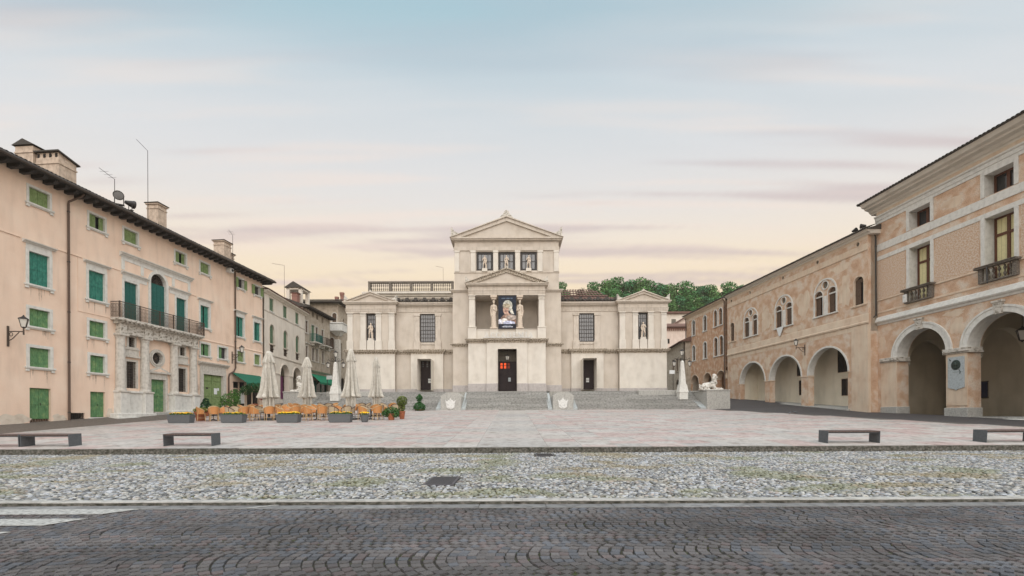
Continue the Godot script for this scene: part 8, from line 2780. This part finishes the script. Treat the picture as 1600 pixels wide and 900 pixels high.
	var t := thing("flower_tub", "small round grey tub with orange flowers, right of the fourth planter", "planter", Vector3(-9.27, rise(28.4), -28.6))
	mb = MB.new()
	mb.lathe([Vector2(0.0, 0.0), Vector2(0.17, 0.0), Vector2(0.21, 0.1), Vector2(0.27, 0.45), Vector2(0.28, 0.48), Vector2(0.24, 0.48)], Vector3.ZERO, 14)
	put(t, "tub", mb, M.planter_grey)
	put(t, "foliage", leaf_cloud([[Vector3(0, 0.48, 0), Vector3(0.25, 0.1, 0.25)]], 140, 0.05, 411, Color(0.02, 0.06, 0.015), Color(0.10, 0.20, 0.05), 0.3), M.leaf)
	put(t, "flowers", flowers([[Vector3(0, 0.56, 0), Vector3(0.27, 0.09, 0.25)]], 90, 511), M.leaf)
	# pots and topiary
	potted("terracotta_pot", "round terracotta pot with a low spreading green shrub at the right end of the cafe", Vector3(-8.1, rise(30.4), -30.5), 0.26, 0.44, [[Vector3(0, 0.62, 0), Vector3(0.52, 0.26, 0.4)], [Vector3(-0.3, 0.45, 0.1), Vector3(0.3, 0.22, 0.25)], [Vector3(0.3, 0.42, 0.1), Vector3(0.26, 0.24, 0.25)]], 900, Color(0.012, 0.05, 0.012), Color(0.06, 0.17, 0.035))
	potted("terracotta_pot", "tall terracotta pot with an upright yellow-green bush at the right end of the cafe", Vector3(-7.65, rise(31.5), -31.6), 0.22, 0.55, [[Vector3(0, 1.25, 0), Vector3(0.36, 0.34, 0.34)], [Vector3(-0.02, 0.85, 0), Vector3(0.22, 0.4, 0.22)]], 800, Color(0.03, 0.06, 0.012), Color(0.16, 0.20, 0.04))
	potted("topiary", "dark green topiary of a small ball on a round dome before the steps", Vector3(-9.0, rise(44.1), -44.2), 0.42, 0.12, [[Vector3(0, 0.36, 0), Vector3(0.56, 0.46, 0.56)], [Vector3(0, 0.95, 0), Vector3(0.2, 0.28, 0.2)], [Vector3(-0.02, 1.25, 0), Vector3(0.31, 0.28, 0.31)], [Vector3(0, 1.52, 0), Vector3(0.1, 0.14, 0.1)]], 1800, Color(0.008, 0.05, 0.014), Color(0.035, 0.15, 0.03))
	potted("terracotta_pot", "orange terracotta pot with yellow flowers behind the leftmost planter", Vector3(-21.1, rise(30.4), -30.8), 0.36, 0.62, [[Vector3(0, 0.72, 0), Vector3(0.42, 0.18, 0.42)]], 300, Color(0.03, 0.07, 0.015), Color(0.30, 0.26, 0.05))
	potted("potted_bush", "big light green bush in a pot before the panelled green double door", Vector3(-22.6, rise(36.3) + 0.15, -36.5), 0.34, 0.5, [[Vector3(0, 1.1, 0), Vector3(0.75, 0.6, 0.6)], [Vector3(-0.35, 0.8, 0), Vector3(0.5, 0.45, 0.45)], [Vector3(0.35, 1.55, 0), Vector3(0.4, 0.45, 0.4)]], 1700, Color(0.02, 0.08, 0.012), Color(0.11, 0.24, 0.05))
	potted("potted_bush", "dark green clipped cone in a dark red pot beside the stone portal", Vector3(-22.9, rise(33.8) + 0.15, -34.0), 0.24, 0.42, [[Vector3(0, 0.72, 0), Vector3(0.34, 0.4, 0.34)], [Vector3(0, 1.05, 0), Vector3(0.2, 0.3, 0.2)]], 800, Color(0.008, 0.035, 0.02), Color(0.025, 0.09, 0.03))
	potted("potted_tree", "dark leafy small tree in a pot under the green awning", Vector3(-23.0, rise(40.5) + 0.35, -40.6), 0.3, 0.5, [[Vector3(0.2, 1.95, 0), Vector3(0.95, 0.42, 0.6)], [Vector3(-0.7, 1.7, 0.1), Vector3(0.5, 0.4, 0.45)]], 1500, Color(0.006, 0.03, 0.012), Color(0.03, 0.11, 0.025))
	var hb := thing("flower_basket", "hanging basket of dark red flowers beneath the green awning", "basket", Vector3(-22.3, rise(41.0) + 1.15, -41.0))
	mb = MB.new()
	mb.lathe([Vector2(0, 0), Vector2(0.2, 0.06), Vector2(0.28, 0.22)], Vector3.ZERO, 10)
	put(hb, "bowl", mb, M.rust_iron)
	mb = MB.new()
	for k in 3: mb.tube([Vector3(cos(k * 2.1) * 0.27, 0.22, sin(k * 2.1) * 0.27), Vector3(0, 1.0, 0)], 0.008, -1, 4)
	put(hb, "chain", mb, M.iron)
	put(hb, "flowers", leaf_cloud([[Vector3(0, 0.2, 0), Vector3(0.5, 0.26, 0.4)]], 380, 0.07, 612, Color(0.10, 0.01, 0.012), Color(0.40, 0.03, 0.04), 0.2), M.leaf)

func flowers(lobes: Array, n: int, sd: int) -> MB:
	var r := RandomNumberGenerator.new()
	r.seed = sd
	var mb := MB.new()
	for i in n:
		var l = lobes[i % lobes.size()]
		var d := Vector3(r.randfn(), absf(r.randfn()) + 0.3, r.randfn()).normalized()
		var p: Vector3 = l[0] + d * l[1]
		mb.col = Color(0.78, 0.40, 0.015) if r.randf() < 0.6 else Color(0.80, 0.60, 0.04)
		mb.ball(p, Vector3(0.045, 0.025, 0.045) * r.randf_range(0.7, 1.2), 6, 3)
	return mb

func potted(called: String, label: String, at: Vector3, rad: float, h: float, lobes: Array, n: int, dk: Color, lt: Color) -> void:
	var t := thing(called, label, "potted plant", at)
	var mb := MB.new()
	mb.lathe([Vector2(0, 0), Vector2(rad * 0.7, 0), Vector2(rad * 0.98, h * 0.85), Vector2(rad * 1.08, h * 0.86), Vector2(rad * 1.08, h), Vector2(rad * 0.9, h), Vector2(rad * 0.88, h * 0.93), Vector2(0, h * 0.93)], Vector3.ZERO, 16)
	put(t, "pot", mb, M.terracotta)
	var stem := MB.new()
	stem.tube([Vector3(0, h * 0.9, 0), lobes[0][0]], 0.03, 0.02, 6)
	put(t, "stem", stem, M.bark)
	put(t, "foliage", leaf_cloud(lobes, n, 0.07, int(at.x * 100) + 7000, dk, lt, 0.72), M.leaf)

func make_umbrella() -> Node3D:
	var t := thing("folded_umbrella", "", "umbrella", Vector3.ZERO, 0.0, "folded cafe umbrellas")
	var mb := MB.new()
	mb.tube([Vector3(0, 0, 0), Vector3(0, 4.55, 0)], 0.045, -1, 10)
	put(t, "pole", mb, M.white_paint)
	mb = MB.new()
	mb.cbox(-0.45, 0.45, 0.0, 0.12, -0.45, 0.45, 0.02)
	mb.tube([Vector3(0, 0.1, 0), Vector3(0, 0.5, 0)], 0.07, -1, 10)
	put(t, "base", mb, M.planter_grey)
	var f := FastNoiseLite.new()
	f.seed = 4; f.frequency = 0.8
	var ring := func(y: float, rad: float, depth: float, segs: int) -> Array:
		var o := []
		for k in segs:
			var a := TAU * k / segs
			var w := 1.0 - depth * 0.62 + depth * 0.5 * cos(8.0 * a + 0.5 * sin(y * 2.0)) + depth * 0.14 * cos(21.0 * a + 2.0 + y) + f.get_noise_3d(cos(a) * 1.2, y * 0.8, sin(a) * 1.2) * 0.22
			o.append(Vector3(cos(a) * rad * w, y + 0.04 * cos(8.0 * a + 1.5) * (1.0 if depth > 0.2 else 0.0), -sin(a) * rad * w))
		return o
	var skin := func(m: MB, prof: Array) -> void:
		var prev: Array = []
		for p in prof:
			var cur: Array = ring.call(p[0], p[1], p[2], 72)
			if prev.size():
				for k in 72:
					var j := (k + 1) % 72
					m.quad(cur[k], cur[j], prev[j], prev[k])
			prev = cur
	mb = MB.new()
	skin.call(mb, [[4.74, 0.02, 0.0], [4.72, 0.10, 0.05], [4.6, 0.17, 0.1], [4.3, 0.21, 0.2], [4.0, 0.27, 0.3], [3.5, 0.33, 0.40], [3.0, 0.40, 0.46], [2.5, 0.47, 0.5], [2.1, 0.55, 0.54], [1.75, 0.63, 0.56], [1.62, 0.70, 0.6], [1.56, 0.74, 0.66], [1.5, 0.70, 0.66]])
	put(t, "canopy", mb, M.umbrella)
	mb = MB.new()
	skin.call(mb, [[4.72, 0.11, 0.05], [4.58, 0.19, 0.12], [4.3, 0.27, 0.35], [4.05, 0.36, 0.5], [3.9, 0.40, 0.6]])
	put(t, "vent_flap", mb, M.umbrella)
	mb = MB.new()
	skin.call(mb, [[2.2, 0.30, 0.3], [1.6, 0.36, 0.4], [1.2, 0.37, 0.5], [0.75, 0.34, 0.55]])
	put(t, "inner_folds", mb, M.umbrella)
	for k in 8:
		var a := TAU * k / 8.0
		mb = MB.new()
		mb.tube([Vector3(0, 4.3, 0), Vector3(cos(a) * 0.42, 1.55, sin(a) * 0.42)], 0.018, -1, 5)
		put(t, "rib", mb, M.white_paint)
	return t

# ---------------------------------------------------------------- benches, obelisks, sphinxes, birds
func make_bench() -> Node3D:
	var t := thing("bench", "", "bench", Vector3.ZERO, 0.0, "grey benches along the square's edge")
	for x in [-0.89, 0.87]:
		var mb := MB.new()
		mb.cbox(x, x + 0.022, 0.0, 0.44, -0.5, 0.0, 0.004)
		put(t, "side_plate", mb, M.bench_grey)
	for k in 4:
		var mb := MB.new()
		mb.cbox(-0.866, 0.868, 0.395, 0.44, -0.5 + k * 0.125 + 0.004, -0.5 + (k + 1) * 0.125 - 0.004, 0.006)
		put(t, "seat_plank", mb, M.bench_wood)
	var mb2 := MB.new()
	mb2.box(-0.866, 0.868, 0.36, 0.394, -0.46, -0.42); mb2.box(-0.866, 0.868, 0.36, 0.394, -0.08, -0.04)
	put(t, "rail", mb2, M.bench_grey)
	return t

func build_square_objects() -> void:
	var b := make_bench()
	var bs := [[-12.63, -10.87, "dark grey bench standing alone left of the centre on the square's edge"], [-17.80, -16.04, "dark grey bench at the left, right of the pair that nearly touch"], [-19.62, -17.86, "dark grey bench cut by the left side of the photo"], [11.42, 13.32, "dark grey bench on the right, left of the bench cut by the photo's edge"], [17.17, 19.05, "dark grey bench cut by the right side of the photo"]]
	for i in 5:
		var q = bs[i]
		var o: Node3D = b if i == 0 else copy(b, Vector3.ZERO, 0.0)
		o.position = Vector3((q[0] + q[1]) / 2.0, rise(16.45) + 0.001, -16.45)
		o.rotation.x = atan(0.056)
		o.scale = Vector3((q[1] - q[0]) / 1.78, 1, 1)
		o.set_meta("label", q[2])
	# obelisk lamps
	for s in [-1.0, 1.0]:
		var side := "left" if s < 0 else "right"
		var t := thing("obelisk_lamp", "white stone obelisk carrying three iron lanterns on the %s of the theatre" % side, "lamp post", Vector3(-0.3 + s * 18.0, 3.3, -47.2), 0.0, "obelisks with lanterns")
		var mb := MB.new()
		mb.cbox(-0.44, 0.44, -0.4, 0.35, -0.44, 0.44, 0.02)
		mb.taper(-0.48, 0.48, -0.48, 0.48, 0.35, -0.36, 0.36, -0.36, 0.36, 1.10)
		mb.cbox(-0.37, 0.37, 1.10, 1.16, -0.37, 0.37, 0.015)
		put(t, "base", mb, M.white_stone)
		mb = MB.new()
		mb.taper(-0.29, 0.29, -0.29, 0.29, 1.16, -0.14, 0.14, -0.14, 0.14, 3.55)
		mb.taper(-0.14, 0.14, -0.14, 0.14, 3.55, -0.04, 0.04, -0.04, 0.04, 3.68)
		put(t, "shaft", mb, M.white_stone)
		mb = MB.new()
		mb.tube([Vector3(0, 3.6, 0), Vector3(0, 4.1, 0)], 0.05, 0.04, 8)
		for q in [-1.0, 1.0]:
			mb.tube([Vector3(0, 3.85, 0), Vector3(q * 0.25, 3.72, 0), Vector3(q * 0.55, 3.78, 0), Vector3(q * 0.78, 3.95, 0), Vector3(q * 0.8, 3.86, 0)], 0.028, -1, 6)
			var ring := []
			for k in 11: ring.append(Vector3(q * (0.32 + 0.12 * cos(TAU * k / 10)), 3.92 + 0.12 * sin(TAU * k / 10), 0))
			mb.tube(ring, 0.018, -1, 5, false)
		put(t, "bracket", mb, M.iron)
		lantern(t, Vector3(0, 4.08, 0), 0.8)
		for q in [-1.0, 1.0]:
			mb = MB.new()
			mb.tube([Vector3(q * 0.8, 3.88, 0), Vector3(q * 0.8, 3.72, 0)], 0.02, -1, 5)
			put(t, "hanger", mb, M.iron)
			lantern(t, Vector3(q * 0.8, 3.0, 0), 0.72)
	# sphinxes
	var sm := sphinx_mesh()
	for s in [1.0, -1.0]:
		var t := thing("sphinx", "white stone sphinx lying with raised head on the %s plinth" % ("right" if s > 0 else "left"), "statue", Vector3(-0.52 + s * 20.6, rise(45.08) + 1.92, -45.9), -0.42 if s > 0 else PI + 0.42, "sphinxes at the ends of the steps")
		var o := put(t, "figure", sm, M.marble_white)
		if s < 0: o.transform = Transform3D(Basis().scaled(Vector3(1, 1, 1)), Vector3.ZERO)
		var mb := MB.new()
		mb.cbox(-1.12, 1.18, 0.0, 0.07, -0.52, 0.55, 0.02)
		put(t, "base", mb, M.marble_white)
	# pigeons
	var pm := blob([[Vector3(-0.05, 0.13, 0), Vector3(0.06, 0.15, 0), 0.055, 0.05], [Vector3(0.09, 0.19, 0), Vector3(0.11, 0.23, 0), 0.03, 0.028], [Vector3(-0.1, 0.12, 0), Vector3(-0.19, 0.1, 0), 0.03, 0.018]], 0.012, 0.03)
	for i in 2:
		var Z: float = [34.6, 35.9][i]
		var t := thing("pigeon", ["dark pigeon standing on the paving, the left of two", "dark pigeon standing on the paving, the right of two"][i], "pigeon", Vector3([21.15, 22.35][i], rise(Z), -Z), [0.4, 2.6][i], "pigeons")
		put(t, "body", pm, M.bench_grey)
		for z in [-0.025, 0.025]:
			var mb := MB.new()
			mb.tube([Vector3(0, 0.1, z), Vector3(0.01, 0.0, z), Vector3(0.04, 0.002, z)], 0.006, -1, 4)
			put(t, "leg", mb, M.terracotta)
		var mb := MB.new()
		mb.tube([Vector3(0.13, 0.232, 0), Vector3(0.165, 0.225, 0)], 0.008, 0.002, 5)
		put(t, "beak", mb, M.iron)
	# small sign at the theatre's right corner
	var sg := thing("white_sign", "small blank white sign on a thin post at the theatre's right corner", "sign", Vector3(17.75, 3.93, -50.0))
	var mb := MB.new()
	mb.tube([Vector3(0, 0, 0), Vector3(0, 2.3, 0)], 0.035, -1, 6)
	put(sg, "post", mb, M.iron)
	mb = MB.new()
	mb.cbox(-0.42, 0.15, 1.9, 2.3, 0.03, 0.07, 0.01)
	put(sg, "board", mb, M.paper)
	# each building's node sits at its base
	for o in get_children():
		if o is Node3D and o.get_meta("category", "") == "building" and o.position.y == 0.0:
			o.position.y = 1.0
			for k in o.get_children(): k.position.y -= 1.0
